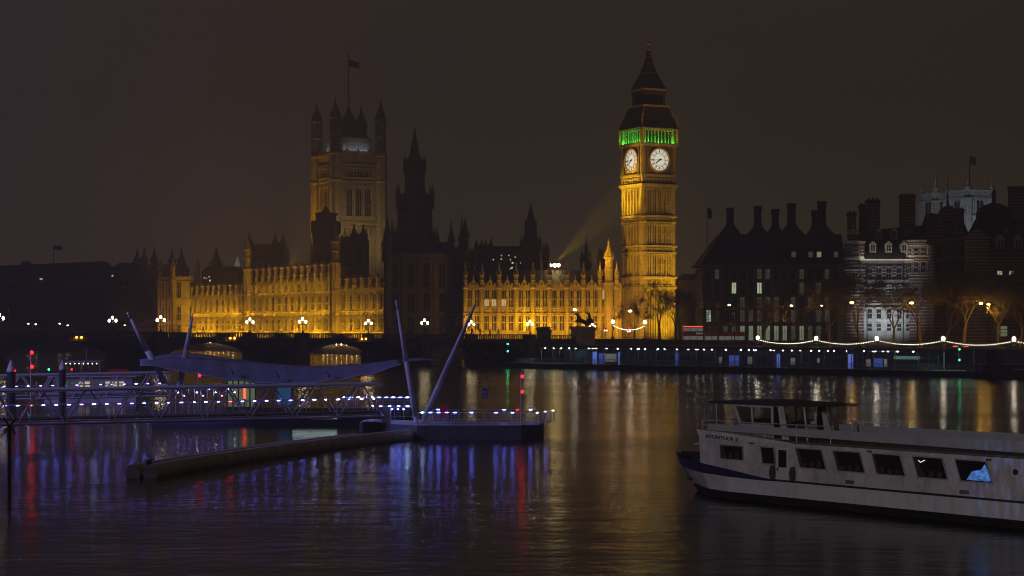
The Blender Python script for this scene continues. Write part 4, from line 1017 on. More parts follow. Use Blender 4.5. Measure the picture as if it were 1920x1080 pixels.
def striped_house():
    """striped brick offices with round corner turrets, gables and dormers"""
    D = 486; X = lambda px: (px-960)/F*D; Y = lambda py: zz(py, D)
    x0 = X(1600); o = thing('striped_brick_hall', 'red brick hall banded in white stone, its front washed with cold white light', 'office building', (x0, D, 0))
    L = X(1760)-x0; w1 = X(1708)-x0
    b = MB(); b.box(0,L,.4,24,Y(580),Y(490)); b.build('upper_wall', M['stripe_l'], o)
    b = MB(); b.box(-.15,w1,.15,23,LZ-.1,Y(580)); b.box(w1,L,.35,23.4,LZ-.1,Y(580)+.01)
    for py in (580,571,540,527): b.box(-.3,L+.1,-.05,.5,Y(py),Y(py)+.35)
    for k in range(6): b.box(-.2,w1,-.02+.0,.16,LZ+1.5+k*1.3,LZ+2.7+k*1.3) if False else None
    b.build('stone_base', M['portland'], o)
    c = MB(); c.box(-.4,L+.2,-.7,.6,Y(490),Y(486)); c.box(-.2,L+.2,-.35,.6,Y(492.5),Y(490.2)); c.build('cornice', M['portland'], o)
    W1 = window_me(1.2,2.9,2,.5,arch=False,stone=M['portland']); W2 = window_me(1.5,3.2,2,.5,arch=True,stone=M['portland']); W3 = window_me(1.1,2.0,2,.5,arch=False,stone=M['portland'])
    xs = [X(p)-x0 for p in (1631,1648,1667,1686,1703,1713)]
    for i, x in enumerate(xs):
        put('window', W2 if 1 <= i <= 3 else W1, o, (x,.36,Y(524)))
        put('window', W1, o, (x,.36,Y(568)))
        put('window', W1, o, (x,.10 if i < 5 else .3,Y(598))); put('window', W3, o, (x,.10 if i < 5 else .3,Y(621)))
    ar = MB()
    for x in xs[1:4]:
        ar.ring(x,Y(543),1.0,1.35,.02,.42,24)
        ar.plate([(x-1.1,Y(503)),(x+1.1,Y(503)),(x,Y(499))],0.0,.42)
    ar.build('arch_trim', M['portland'], o)
    for px in (1626,1694):
        q = MB(); q.tube((0,.2,LZ),(0,.2,Y(492)),.13,.13,6); q.box(-.35,.35,-.1,.4,Y(492),Y(489.5)); q.build('drainpipe', M['iron'], o, (X(px)-x0,-.1,0))
    rf = MB(); rf.add([(-.3,0,Y(486)),(L+2,0,Y(486)),(L+2,24,Y(486)),(-.3,24,Y(486)),(3,8,Y(430)),(L,8,Y(418)),(L,16,Y(418)),(3,16,Y(430))],[(0,1,5,4),(1,2,6,5),(2,3,7,6),(3,0,4,7),(4,5,6,7)]); rf.build('roof', M['roofd'], o)
    def dorm(m): 
        q = MB(); q.box(-.85,.85,-.4,2,0,2.0); q.plate([(-1.05,2.0),(1.05,2.0),(0,2.95)],-.55,2); q.m = 1
        for s in (-.3,.3): q.box(s-.18,s+.18,-.46,-.39,.25,1.75)
        return q.mesh('dormer', [m, M['glass']])
    dp, dd = dorm(M['portland']), dorm(M['trim_d'])
    for px, me in ((1637.5,dp),(1667,dp),(1696,dp)): put('dormer', me, o, (X(px)-x0,.9,Y(473)))
    for px, py in ((1652,448),(1681,447),(1710,446)):
        put('dormer', dd, o, (X(px)-x0,3.4,Y(py)))
    # round corner turret
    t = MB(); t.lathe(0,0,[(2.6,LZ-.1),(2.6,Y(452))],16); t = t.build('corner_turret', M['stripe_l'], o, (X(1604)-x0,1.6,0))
    for py in (578,555,508,486,455): q = MB(); q.lathe(0,0,[(2.62,Y(py)),(2.85,Y(py)+.15),(2.85,Y(py)+.45),(2.62,Y(py)+.5)],16); q.build('string_course', M['portland'], t)
    q = MB(); q.lathe(0,0,[(1.45,Y(452)),(1.45,Y(441)),(1.75,Y(440.5)),(1.75,Y(439.5))],12); q.build('lantern_drum', M['stripe'], t, (-.3,0,0))
    q = MB(); q.lathe(0,0,[(1.7,Y(439.5)),(1.6,Y(436)),(1.25,Y(432)),(.7,Y(429)),(.25,Y(427.6)),(.12,Y(424)),(.25,Y(423)),(.04,Y(412))],12); q.build('cupola', M['portland'], t, (-.3,0,0))
    for py, a in ((536,-.3),(512,.35),(482,0),(472,0)): put('window', W3, t, (2.62*sin(a),-2.6*cos(a),Y(py)), a)
    # second rounded bay to the right
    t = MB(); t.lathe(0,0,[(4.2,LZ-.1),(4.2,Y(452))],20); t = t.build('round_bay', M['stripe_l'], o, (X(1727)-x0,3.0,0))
    for py in (453,462,482): q = MB(); q.lathe(0,0,[(4.22,Y(py)),(4.45,Y(py)+.1),(4.45,Y(py)+.4),(4.22,Y(py)+.5)],20); q.build('string_course', M['portland'], t)
    for a in (-.75,-.35,.05,.45): put('window', W3, t, (4.2*sin(a),-4.18*cos(a),Y(480)), a); put('window', W1, t, (4.2*sin(a),-4.18*cos(a),Y(512)), a); put('window', W1, t, (4.2*sin(a),-4.18*cos(a),Y(560)), a)
    q = MB(); q.lathe(0,0,[(4.3,Y(452)),(2.6,Y(440)),(.2,Y(432))],20); q.build('bay_roof', M['roofd'], t)
    def chim(label, pxa, pxb, pyt, pyb, D2):
        pass
    for pa, pb, pt, pbm, dy in ((1602,1616,393,430,8),(1638,1661,368,425,8),(1628,1640,377,425,11),(1703,1730,359,410,9)):
        a = X(pa)-x0; e = X(pb)-x0; q = MB(); q.box(a,e,dy,dy+2.6,Y(pbm)-2,Y(pt)-.9); q.build('chimney_stack', M['stripe'], o)
        q = MB(); q.box(a-.2,e+.2,dy-.2,dy+2.8,Y(pt)-.9,Y(pt)-.3); n = max(2,int((e-a)/.9))
        for k in range(n): q.lathe(a+(e-a)*(k+.5)/n,dy+1.3,[(.3,Y(pt)-.3),(.24,Y(pt)+.25)],8)
        q.build('chimney_cap', M['roofd'], o)
    return o
striped_house()

def gabled_house():
    D = 478; X = lambda px: (px-960)/F*D; Y = lambda py: zz(py, D)
    x0 = X(1752); L = X(1826)-x0; o = thing('gabled_brick_hall', 'unlit striped brick hall with a big stepped gable and round-headed window', 'office building', (x0, D, 0))
    b = MB(); b.box(0,L,.3,24,LZ,Y(458)); b.build('wall', M['stripe'], o)
    g = MB(); c = X(1778)-x0; hw = 4.5
    g.plate([(c-hw-1,Y(458)),(c+hw+1,Y(458)),(c+hw,Y(440)),(c+hw-1.2,Y(430)),(c+2.5,Y(424)),(c+2.4,Y(400)),(c+1.8,Y(392)),(c+.8,Y(387)),(c,Y(385)),(c-.8,Y(387)),(c-1.8,Y(392)),(c-2.4,Y(400)),(c-2.5,Y(424)),(c-hw+1.2,Y(430)),(c-hw,Y(440))],0,1.2)
    g.build('stepped_gable', M['stripe'], o)
    w = window_me(2.6,4.4,2,.5,stone=M['trim_d']); put('window', w, o, (c,-.04,Y(446)))
    w2 = window_me(1.5,3,2,.5,arch=False,stone=M['trim_d'])
    for i in range(5):
        for py in (482,512,545,580): put('window', w2, o, (1.2+i*(L-2.4)/4,.26,Y(py)))
    q = MB(); q.lathe(0,0,[(.3,0),(.4,1),(.15,1.6),(.3,2.2),(.1,4),(.04,8)],6)
    q.build('gable_finial', M['roofd'], o, (c,.6,Y(385)-.2))
    rf = MB(); rf.add([(0,0.4,Y(458)),(L,.4,Y(458)),(L,24,Y(458)),(0,24,Y(458)),(1,9,Y(395)),(L-1,9,Y(402)),(L-1,15,Y(402)),(1,15,Y(395))],[(0,1,5,4),(1,2,6,5),(2,3,7,6),(3,0,4,7),(4,5,6,7)]); rf.build('roof', M['roofd'], o)
    for pa, pb, pt in ((1786,1798,383),(1805,1820,388)):
        q = MB(); q.box(X(pa)-x0,X(pb)-x0,7,9.5,Y(420),Y(pt)); q.box(X(pa)-x0-.2,X(pb)-x0+.2,6.8,9.7,Y(pt)-.6,Y(pt)-.2)
        for k in range(3): q.lathe(X(pa)-x0+.5+k*.65,8.2,[(.25,Y(pt)),(.2,Y(pt)+.4)],6)
        q.build('chimney_stack', M['stripe'], o)
    # far unlit hall with dormers
    D2 = 470; X = lambda px: (px-960)/F*D2; Y = lambda py: zz(py, D2); x0 = X(1826); L = X(1990)-x0
    o = thing('dark_brick_hall', 'unlit brick hall with paired dormers and two amber-lit windows', 'office building', (x0, D2, 0))
    b = MB(); b.box(0,L,.3,24,LZ,Y(476)); b.box(-.2,L,-.2,.5,Y(476),Y(474)); b.build('wall', M['stripe'], o)
    t = MB(); t.lathe(0,0,[(3.0,LZ),(3.0,Y(448)),(3.2,Y(447)),(3.2,Y(445)),(1.5,Y(435)),(.1,Y(428))],16); t.build('corner_turret', M['stripe_l'], o, (1.2,1.6,0))
    rf = MB(); rf.add([(1,0,Y(474)),(L,0,Y(474)),(L,24,Y(474)),(1,24,Y(474)),(5,9,Y(392)),(L,9,Y(388)),(L,15,Y(388)),(5,15,Y(392))],[(0,1,5,4),(1,2,6,5),(2,3,7,6),(3,0,4,7),(4,5,6,7)]); rf.build('roof', M['roofd'], o)
    q = MB(); q.lathe(0,0,[(4.4,Y(430)),(4.4,Y(395)),(3.6,Y(386)),(2.2,Y(380)),(.6,Y(376)),(.45,Y(362)),(.7,Y(361)),(.25,Y(352)),(.05,Y(345))],14); q.build('cupola', M['roofd'], o, (X(1879)-x0,8,0))
    dm = MB(); dm.box(-1.0,1.0,-.5,3,0,3.0); dm.plate([(-1.3,3.0),(1.3,3.0),(0,4.3)],-.6,3); dm.m = 1
    for s in (-.4,.4): dm.box(s-.25,s+.25,-.56,-.49,.4,2.6)
    dme = dm.mesh('dormer', [M['trim'], M['glass']])
    for px in (1877,1911,1940): put('dormer', dme, o, (X(px)-x0,1.2,Y(471)))
    sm = MB(); sm.box(-.6,.6,-.4,2,0,1.6); sm.plate([(-.8,1.6),(.8,1.6),(0,2.3)],-.5,2); sme = sm.mesh('dormer', M['trim_d'])
    for px in (1893,1925): put('dormer', sme, o, (X(px)-x0,4.4,Y(441)))
    w = window_me(1.4,2.6,2,.5,arch=False,stone=M['trim_d']); wl = window_me(1.4,2.4,2,.5,lit='low',stone=M['trim_d'])
    for px in (1845,1875,1897,1920,1940):
        for py in (516,548,585): put('window', wl if py == 516 and px in (1875,1897) else w, o, (X(px)-x0,.26,Y(py)))
    q = MB(); a = X(1910)-x0; q.box(a,a+3.4,7,10,Y(420),Y(346)); q.box(a-.2,a+3.6,6.8,10.2,Y(349),Y(345)); q.build('chimney_stack', M['stripe'], o)
    # gridded lit window low down on the right
    q = MB(); gw, gh = 20*D2/F, 20*D2/F; q.box(-gw/2,gw/2,-.05,.02,0,gh); q.m = 1
    for i in range(6): q.box(-gw/2+gw*i/5-.09,-gw/2+gw*i/5+.09,-.12,-.04,0,gh)
    for i in range(4): q.box(-gw/2,gw/2,-.11,-.045,gh*i/3-.09,gh*i/3+.09)
    q.build('window', [M['win_g'], M['portland']], o, (X(1879)-x0,.27,Y(631)))
gabled_house()

# abbey towers far behind the brick halls
def abbey_tower(label, pxc, D, pxw, py_top, py_base, th):
    c = at(pxc, 617, D); o = thing('abbey_tower', label, 'tower', (c.x, D, 0), th, 'pale abbey towers'); h = pxw*D/F/2/(cos(th)+sin(th)) ; Y = lambda py: zz(py, D)
    b = MB(); b.box(-h,h,-h,h,LZ,Y(py_top+18)); b.box(-h-.7,h+.7,-h-.7,h+.7,Y(py_top+18),Y(py_top+15)); b.box(-h-.2,h+.2,-h-.2,h+.2,Y(py_top+15),Y(py_top+4)); b.box(-h-.7,h+.7,-h-.7,h+.7,Y(py_top+4),Y(py_top+1)); b.box(-h-.5,h+.5,-h-.5,h+.5,Y(408),Y(405))
    for sx_ in (-1,1):
        for sy_ in (-1,1): b.box(sx_*h-1.4,sx_*h+1.4,sy_*h-1.4,sy_*h+1.4,LZ,Y(py_top+16))
    b.build('wall', M['palestone'], o)
    pm = MB(); pm.lathe(0,0,[(1.3,0),(1.3,3.2),(1.6,3.4),(1.6,4),(.9,4.2),(.8,6),(.45,7),(.3,10.5),(.04,15)],8); pme = pm.mesh('pinnacle', M['palestone']); psz = .55 if pxw < 60 else .32
    for sx_ in (-1,1):
        for sy_ in (-1,1): put('pinnacle', pme, o, (sx_*(h-.2),sy_*(h-.2),Y(py_top+1))).scale = (.85,.85,psz)
    w = window_me(4.2, 12, 2, .45, stone=M['palestone'])
    for k in (0,-1): rt = Matrix.Rotation(k*pi/2,4,'Z'); put('window', w, o, rt @ Vector((0,-h-.05,Y(425))), k*pi/2)
    q = MB()
    for k in range(4):
        q.T = Matrix.Rotation(k*pi/2,4,'Z')
        for x in (-h*.5,h*.5): q.box(x-.25,x+.25,-h-.3,-h+.02,Y(440),Y(py_top+20))
        for i in range(9): x = -h+2+(2*h-4)*i/8; q.box(x-.3,x+.3,-h-.4,-h+.02,Y(py_top+14),Y(py_top+6))
    q.T = None; q.build('panel_ribs', M['palestone'], o)
    return o, h, c, D
A1 = abbey_tower('pale grey lit abbey tower between the striped chimney and the gable', 1755, 900, 52, 362, 430, R(30))
A2 = abbey_tower('larger pale grey lit abbey tower flying a flag behind the stepped gable', 1818, 870, 78, 357, 430, R(26))
for (o_, h, c, D), pw in ((A1,.55e5),(A2,.95e5)):
    lamp('SPOT','abbey_floodlight',(c.x-30,D-70,20),pw*1.3,(.72,.86,1),target=(c.x,D-6,zz(395,D)),spot_size=R(32),spot_blend=1,shadow_soft_size=.6)
    lamp('SPOT','abbey_floodlight',(c.x+3,D-h-14,30),pw*.12,(.75,.88,1),target=(c.x+1,D-h,zz(412,D)),spot_size=R(80),spot_blend=1,shadow_soft_size=.6)
q = MB(); q.tube((0,0,zz(357,870)),(0,0,zz(296,870)),.25,.15,6); q.build('flagpole', M['iron'], A2[0]); put('flag', flag_me(4,4), A2[0], (.2,0,zz(308,870)), 0)
# cold white wash on the striped hall, from lamps on its forecourt
for px, pw in ((1630,1.1e4),(1660,1.3e4),(1690,.8e4)):
    a = at(px,617,486); lamp('SPOT','hall_floodlight',(a.x-1,475,5.0),pw*.34,(.80,.90,1),target=(a.x,486,15),spot_size=R(88),spot_blend=1,shadow_soft_size=.3)
a = at(1668,617,486); lamp('AREA','cornice_light',(a.x-1,484.6,zz(489,486)+.6),130,(1,.86,.66),target=(a.x-1,487.4,zz(472,486)),shape='RECTANGLE',size=13,size_y=.2)
a = at(1727,617,486); lamp('SPOT','bay_light',(a.x-7,477,zz(500,486)),1600,(1,.8,.5),target=(a.x,486,zz(470,486)),spot_size=R(50),spot_blend=1,shadow_soft_size=.3)

# flagpole right of the clock tower
q = at(1326,617,560); o = thing('flagpole', 'tall bare flagpole with a limp flag between the clock tower and the chimney block', 'flagpole', (q.x,560,LZ))
b = MB(); b.tube((0,0,0),(0,0,zz(390,560)-LZ),.2,.1,6); b.ball(0,0,zz(389,560)-LZ,.22,6,4); b.build('pole', M['iron'], o); put('flag', flag_me(1.3,3.0,drop=.9), o, (.15,0,zz(408,560)-LZ))
block('low dark roofs behind the red bus and the bare trees', 1272, 1324, 640, 520, [], None)

# ---------------------------------------------------------------- far left bank
D = 930; X = lambda px: (px-960)/F*D
o = thing('long_mansard_block', 'long dark mansard-roofed block flying a flag on the far bank', 'building', (X(-60), D, 0))
b = MB(); L = X(212)-X(-60); b.box(0,L,0,30,LZ-.1,zz(522,D)); b.box(-.4,L+.4,-.4,30,zz(522,D),zz(520,D)); b.build('wall', M['sooty'], o)
rf = MB(); rf.add([(0,0,zz(520,D)),(L,0,zz(520,D)),(L,30,zz(520,D)),(0,30,zz(520,D)),(4,6,zz(499,D)),(L-7,6,zz(489,D)),(L-7,20,zz(489,D)),(4,20,zz(499,D))],[(0,1,5,4),(1,2,6,5),(2,3,7,6),(3,0,4,7),(4,5,6,7)]); rf.build('roof', M['roofd'], o)
wm = window_me(1.8,3.2,2,.5,arch=False,stone=M['trim_d'])
for i in range(16):
    for z in (10,16,22,28): put('window', wm, o, (3+i*(L-6)/15,-.04,z))
q = MB(); q.box(-.6,.6,-.3,0,-.5,.5); q.build('window', M['win_w2'], o, (X(77)-X(-60),0,zz(520,D)-.6))
q = MB(); q.box(X(30)-X(-60),X(46)-X(-60),9,13,zz(500,D),zz(489,D)); q.build('chimney_stack', M['roofd'], o)
fo = thing('flagpole', 'short flagpole with a streaming flag on the long mansard roof', 'flagpole', (X(92), D+9, zz(494,D)))
q = MB(); q.tube((0,0,0),(0,0,9.5),.2,.12,6); q.build('pole', M['iron'], fo); put('flag', flag_me(4.6,2.0,drop=.05), fo, (.1,0,7.2))
block('dark lower block at the end of the far mansard roof', 213, 254, 905, 497, [(211,517,3,3),(233,538,1.6,2)], None)
# ---------------------------------------------------------------- statue of the chariot at the bridge end
D = 466
pc = at(1093, 617, D); zt = zz(612, D)
o = thing('statue_pedestal', 'big pale granite pedestal at the bridge end carrying the chariot statue', 'pedestal', (pc.x, D, 0), R(20))
b = MB(); b.box(-2.4,2.4,-1.9,1.9,LZ-1.5,zt-.6); b.box(-2.75,2.75,-2.2,2.2,zt-.6,zt-.25); b.box(-2.55,2.55,-2,2,zt-.25,zt); b.box(-2.7,2.7,-2.15,2.15,7.0,7.25)
b.build('plinth', mat('pale_pedestal_granite', (.42,.38,.33), .8, noise=(1.2,.3), bump=.3), o)
o = thing('chariot_statue', 'black bronze statue of a rider in a chariot behind two rearing horses', 'statue', (pc.x+.2, D, zt), R(8)); o.scale = (1.22,)*3
def horse(y, ph):
    V = [(-.2,y,1.05),(-.75,y,1.25),(-1.12,y,1.85),(-1.25,y,2.45),(-1.5,y,2.62),(-1.85,y,2.25),      # trunk, neck, head
         (.3,y,.95), (.75,y,.9), (1.0,y,.45),                                                       # rump, tail
         (.35,y+.18,.55),(.55,y+.18,.3),(.35,y+.18,.02),(.35,y-.18,.55),(.62,y-.18,.3),(.45,y-.18,.02),
         (-1.15,y+.18,1.15),(-1.6,y+.18,1.2+ph),(-1.7,y+.18,.8+ph),(-1.1,y-.18,1.1),(-1.45,y-.18,.95-ph),(-1.65,y-.18,.6-ph)]
    E = [(0,1),(1,2),(2,3),(3,4),(4,5),(0,6),(6,7),(7,8),(6,9),(9,10),(10,11),(6,12),(12,13),(13,14),(1,15),(15,16),(16,17),(1,18),(18,19),(19,20)]
    Rr = [.36,.40,.27,.2,.19,.11,.36,.1,.06,.17,.1,.07,.17,.1,.07,.15,.09,.06,.15,.09,.06]
    return skin_mesh('horse', V, E, Rr, M['bronze'])
put('horse', horse(-.55,.1), o); put('horse', horse(.55,-.1), o)
b = MB()
for y in (-.75,.75): b.ring(1.35,.58,.48,.58,y-.06,y+.06,20); [b.tube((1.35,y,.58),(1.35+.5*cos(a),y,.58+.5*sin(a)),.035,.035,4) for a in [k*pi/4 for k in range(8)]]
b.tube((1.35,-.8,.58),(1.35,.8,.58),.07); b.box(.75,2.1,-.65,.65,.55,.7); b.plate([(.7,.6),(.85,.6),(1.0,1.5),(.8,1.55)],-.65,.65)
for y in (-.68,.6): b.plate([(.75,.7),(2.1,.7),(1.7,1.15),(.9,1.5)],y,y+.08)
b.box(-1.3,.9,-.05,.05,.75,.85); b.build('chariot', M['bronze'], o)
V = [(1.3,0,1.35),(1.25,0,1.9),(1.2,0,2.35),(1.18,0,2.6),(1.17,0,2.85),(1.35,.15,.95),(1.4,.15,.7),(1.3,-.15,.95),(1.3,-.15,.7),(.95,.25,2.4),(.55,.35,2.65),(.2,.4,2.95),(1.25,-.3,2.3),(.9,-.5,2.45),(.6,-.6,2.75),(1.65,0,1.3),(1.8,0,.75)]
E = [(0,1),(1,2),(2,3),(3,4),(0,5),(5,6),(0,7),(7,8),(2,9),(9,10),(10,11),(2,12),(12,13),(13,14),(0,15),(15,16)]
put('person', skin_mesh('person', V, E, [.3,.25,.24,.1,.16,.2,.18,.2,.18,.1,.08,.05,.1,.08,.06,.22,.3], M['bronze']), o)
b = MB(); b.tube((1.15,-.8,1.7),(.15,-.55,3.35),.04,.03,5); b.build('spear', M['bronze'], o)
for y, s in ((-.25,1),(.3,1)):
    V = [(1.75,y,.9),(1.75,y,1.35),(1.72,y,1.6),(1.6,y-.2,1.2),(1.3,y-.2,1.15)]
    put('person', skin_mesh('person', V, [(0,1),(1,2),(1,3),(3,4)], [.25,.22,.13,.08,.06], M['bronze']), o)

# ---------------------------------------------------------------- people, kiosk and signs along the bridge pavement
pms = [person_me(1,1.0), person_me(2,-.8), person_me(3,.35)]
for k, (t, lab) in enumerate(((11,'lone dark figure on the bridge where the golden palace front begins'),(58,'dark figure walking on the bridge near the end of the golden river facade'),(79,'dark figure on the bridge just past the raking mast tip'),(81,'dark figure walking behind another, below the golden corner'),
        (83.2,'tallest of the dark figures gathered left of the green kiosk'),(86,'dark figure in mid-stride left of the lamp by the kiosk'),(88.5,'dark figure nearest the lamp beside the kiosk'),(104,'dark figure between the kiosk and the chariot pedestal'))):
    p = bp(t, 1.6); o = put('person', pms[k % 3], None, (p.x, p.y, 7.35+zb(t)), BRZ+(pi/2 if k % 2 else -pi/2)); o.scale = (1.12,)*3
    tag(o, lab, 'person', 'walkers on the bridge')
p = bp(102.5, 2.6); o = thing('kiosk', 'small dark green kiosk on the bridge end beside the chariot pedestal', 'kiosk', (p.x, p.y, 6.0), BRZ)
b = MB(); b.box(-1.3,1.3,-1,1,0,2.5); b.build('cabin', M['green_p'], o); b = MB(); b.box(-1.5,1.5,-1.2,1.2,2.5,2.65); b.plate([(-1.4,2.65),(1.4,2.65),(.8,3.0),(-.8,3.0)],-1.1,1.1); b.build('roof', M['iron'], o); b = MB(); b.box(-1.0,1.0,-1.04,-.99,1.0,2.1); b.build('shutter', M['greyd'], o)
p = at(1031,617,452); o = thing('bus_stop_sign', 'thin flat-topped signpost between the kiosk and the chariot pedestal', 'signpost', (p.x, 452, 0))
b = MB(); b.tube((0,0,2.5),(0,0,zz(613,452)),.07,.06); b.build('pole', M['iron'], o); b = MB(); b.box(-.9,.9,-.15,.15,zz(614,452),zz(612.3,452)); b.build('sign_panel', M['greyd'], o)

# ---------------------------------------------------------------- festoon lamps on the embankment
def globe_post(name, label, loc, hgt=1.75, rz=0, gm='globe_w', r=.34, grp='festoon lamp posts on the river wall', cat='street lamp'):
    o = thing(name, label, cat, loc, rz, grp); p = MB()
    p.lathe(0,0,[(.42,0),(.46,.12),(.3,.3),(.24,.55),(.13,.75),(.11,hgt-.25),(.2,hgt-.2),(.2,hgt-.1),(.12,hgt)],8)
    for s in (-1,1): p.path([(s*.38,0,.15),(s*.42,0,.4),(s*.2,0,.65)],.07)
    p.build('lamp_post', M['iron'], o)
    g = MB(); g.lathe(0,0,[(.14,0),(r*.9,r*.45),(r,r),(r*.85,r*1.6),(.12,r*2)],12); g = g.build('globe', M[gm], o, (0,0,hgt), 0, True)
    c = MB(); c.lathe(0,0,[(.2,0),(.16,.08),(.05,.25),(.09,.3),(.02,.4)],8); c.build('crown_finial', M['iron'], g, (0,0,r*2))
    return o
fest = [(53.5,'festoon lamp post in front of the chimney block, first of the long string'),(68.3,'festoon lamp post below the right half of the chimney block'),(82.8,'festoon lamp post in front of the white-lit striped hall'),(97.8,'festoon lamp post left of the green signals on the pier'),(112.8,'festoon lamp post beside the big dark dolphin at the end of the pier'),(127.8,'festoon lamp post beyond the edge, holding the last string of bulbs')]
tops = []
for s, l in fest:
    p = ep(s, .35); globe_post('festoon_lamp', l, (p.x, p.y, 5.4), 1.0); tops.append(Vector((p.x, p.y, 6.45)))
def festoon(a, c, label, n=29, sag=1.05, r=.07):
    o = thing('festoon_string', label, 'string of lights', tuple(a), 0, 'strings of festoon bulbs')
    pts = [a.lerp(c, i/24)-Vector((0,0,sag*4*(i/24)*(1-i/24))) for i in range(25)]
    q = MB(); q.path([p-a for p in pts], .018, 4); q.build('cable', M['iron'], o)
    bm_ = MB(); bm_.ball(0,0,-.08,r,8,5); bme = bm_.mesh('bulb', M['bulb'])
    for i in range(n):
        u = (i+.5)/n; put('bulb', bme, o, a.lerp(c,u)-a-Vector((0,0,sag*4*u*(1-u)+.03)))
    return o
names = ['festoon of bulbs in front of the chimney block between its first two posts','festoon of bulbs from the chimney block to the white-lit striped hall','festoon of bulbs below the leaning plane tree and striped hall','festoon of bulbs passing behind the green pier signals','festoon of bulbs running out of the frame past the last visible post']
for i, l in enumerate(names): festoon(tops[i], tops[i+1], l, 26, .8)
p = at(1420,617,383); 
pa, pb = at(1149,604,478), at(1209,605,478)
globe_post('festoon_lamp','festoon lamp post at the bridge end right of the chariot statue',(pa.x,478,5.9),zz(604,478)-6.2,gm='globe_w',r=.42)
globe_post('festoon_lamp','festoon lamp post at the foot of the clock tower beside the bare tree',(pb.x,478,5.6),zz(605,478)-5.9,gm='globe_w',r=.42)
festoon(pa+Vector((0,0,-.7)), pb+Vector((0,0,-.7)), 'short festoon of bulbs at the foot of the clock tower', 24, 1.1, .085)

# street lamps
def street_lamp(label, px, py, D, m='sodium', r=.24, arm=1.2, base=LZ, grp='street lamps on the right bank', left=False):
    p = at(px, py, D); s = -1 if left else 1
    o = thing('street_lamp', label, 'street lamp', (p.x+s*arm, D, base), 0, grp); h = p.z-base
    q = MB(); q.tube((0,0,0),(0,0,h*.9),.12,.07); q.path([(0,0,h*.9),(-s*arm*.4,0,h*.98),(-s*arm*.85,0,h+.12)],.05); q.build('lamp_post', M['iron'], o)
    q = MB(); q.box(-s*arm-.45,-s*arm+.45,-.16,.16,h+.12,h+.26); q.build('lamp_head', M['greyd'], o)
    q = MB(); q.ball(-s*arm,0,h,r,10,6,(1.3,1,.7)); q.build('lens', M[m], o)
    if m == 'sodium': lamp('SPOT','street_lamp_glow',(p.x,D-.1,h+base-.1),9000,(1,.50,.05),target=(p.x,D+9,base+4.5),spot_size=R(165),spot_blend=.7,shadow_soft_size=.2)
    if m == 'sodium_d': lamp('SPOT','street_lamp_glow',(p.x,D-.1,h+base-.1),2600,(1,.56,.12),target=(p.x,D+9,base+3.5),spot_size=R(165),spot_blend=.7,shadow_soft_size=.2)
    return o
M['sodium_d'] = mat('small_sodium_lens', (.9,.7,.4), .3, emit=(1,.60,.18), es=45)
M['whitelamp'] = mat('white_street_lamp_glass', (.9,.9,.9), .3, emit=(1,.86,.66), es=75)
for px, py, D, m, r, l in ((1597,567.5,388,'sodium',.3,'amber street lamp in the branches of the leaning plane tree'),(1709,568,384,'sodium',.3,'amber street lamp in the branches right of the striped hall'),
    (1839,569,380,'sodium',.27,'first of two close amber street lamps under the dark halls'),(1853.5,570.5,386,'sodium',.25,'second of two close amber street lamps, by a forked trunk'),
    (1367,572,402,'sodium_d',.2,'small amber street lamp before the chimney block, nearer the red bus'),(1484,573,404,'sodium_d',.22,'small amber street lamp before the right half of the chimney block'),(1540.5,573,405,'sodium_d',.15,'faint amber street lamp at the right corner of the chimney block'),
    (1181.5,583,500,'whitelamp',.36,'single white globe lamp high over the short festoon'),(1077.5,580.5,520,'whitelamp',.34,'white globe lamp just above the head of the chariot rider'),(1266,570,520,'sodium_d',.13,'tiny lamp at the right edge of the clock tower foot')):
    street_lamp(l, px, py, D, m, r)

# traffic signals by the bridge end
for px, py, D, l in ((1135.5,613,500,'red traffic signal on the road right of the chariot pedestal'),(1179,615,500,'pair of red traffic signals under the short festoon')):
    p = at(px,py,D); o = thing('traffic_signal', l, 'traffic light', (p.x, D, 5.2)); h = p.z-5.2
    q = MB(); q.tube((0,0,0),(0,0,h-.6),.07); q.box(-.22,.22,-.1,.15,h-.75,h+.3); q.build('signal_post', M['iron'], o)
    q = MB(); q.ball(0,-.12,h,.16,8,5); q.build('red_lens', M['red'], o)
    for x in (-.28,.28): q = MB(); q.ball(x,-.15,h-.95,.15,8,5); q.build('white_lens', M['bulb'], o)

# buses and cars
def bus(label, px0, px1, D, py_b, py_t, double, rz=0):
    a = at(px0,617,D); L = (px1-px0)*D/F; z = LZ+.02; hgt = zz(py_t,D)-z
    o = thing('red_bus', label, 'bus', (a.x, D, z), rz)
    q = MB(); q.box(0,L,0,2.5,.35,hgt-.15); q.box(.1,L-.1,.1,2.4,hgt-.15,hgt); q.box(L*.3,L*.5,-.02,.01,.5,1.0); q.build('body', M['red_p'], o)
    rows = [(1.15,1.0)]+([(hgt-1.55,1.0)] if double else [])
    for z0, hh in rows:
        n = max(3, int(L/1.6))
        for i in range(n): q = MB(); q.box(L*i/n+.12,L*(i+1)/n-.06,-.03,.01,z0,z0+hh); q.build('window', M['bus_in'], o)
    for x in (L*.2,L*.78):
        q = MB(); q.T = Matrix.Translation((x,0,.5)) @ Matrix.Rotation(pi/2,4,'X'); q.lathe(0,0,[(.5,-.28),(.5,.05)],14); w = q.build('wheel', M['black'], o)
    q = MB(); q.box(.05,L*.96,-.05,.0,.32,.42); q.build('lamp_strip', M['red_l'], o)
    if double: q = MB(); q.box(.1,L-.1,-.06,.0,hgt-.32,hgt-.2); q.build('destination_strip', M['red_l'], o); q = MB(); q.box(L*.62,L*.97,-.045,.0,hgt*.52,hgt*.62); q.build('advert_panel', M['poster'], o)
    return o
bus('red double-decker bus with lit windows right of the clock tower', 1281, 1320, 520, 640, 610.5, True)
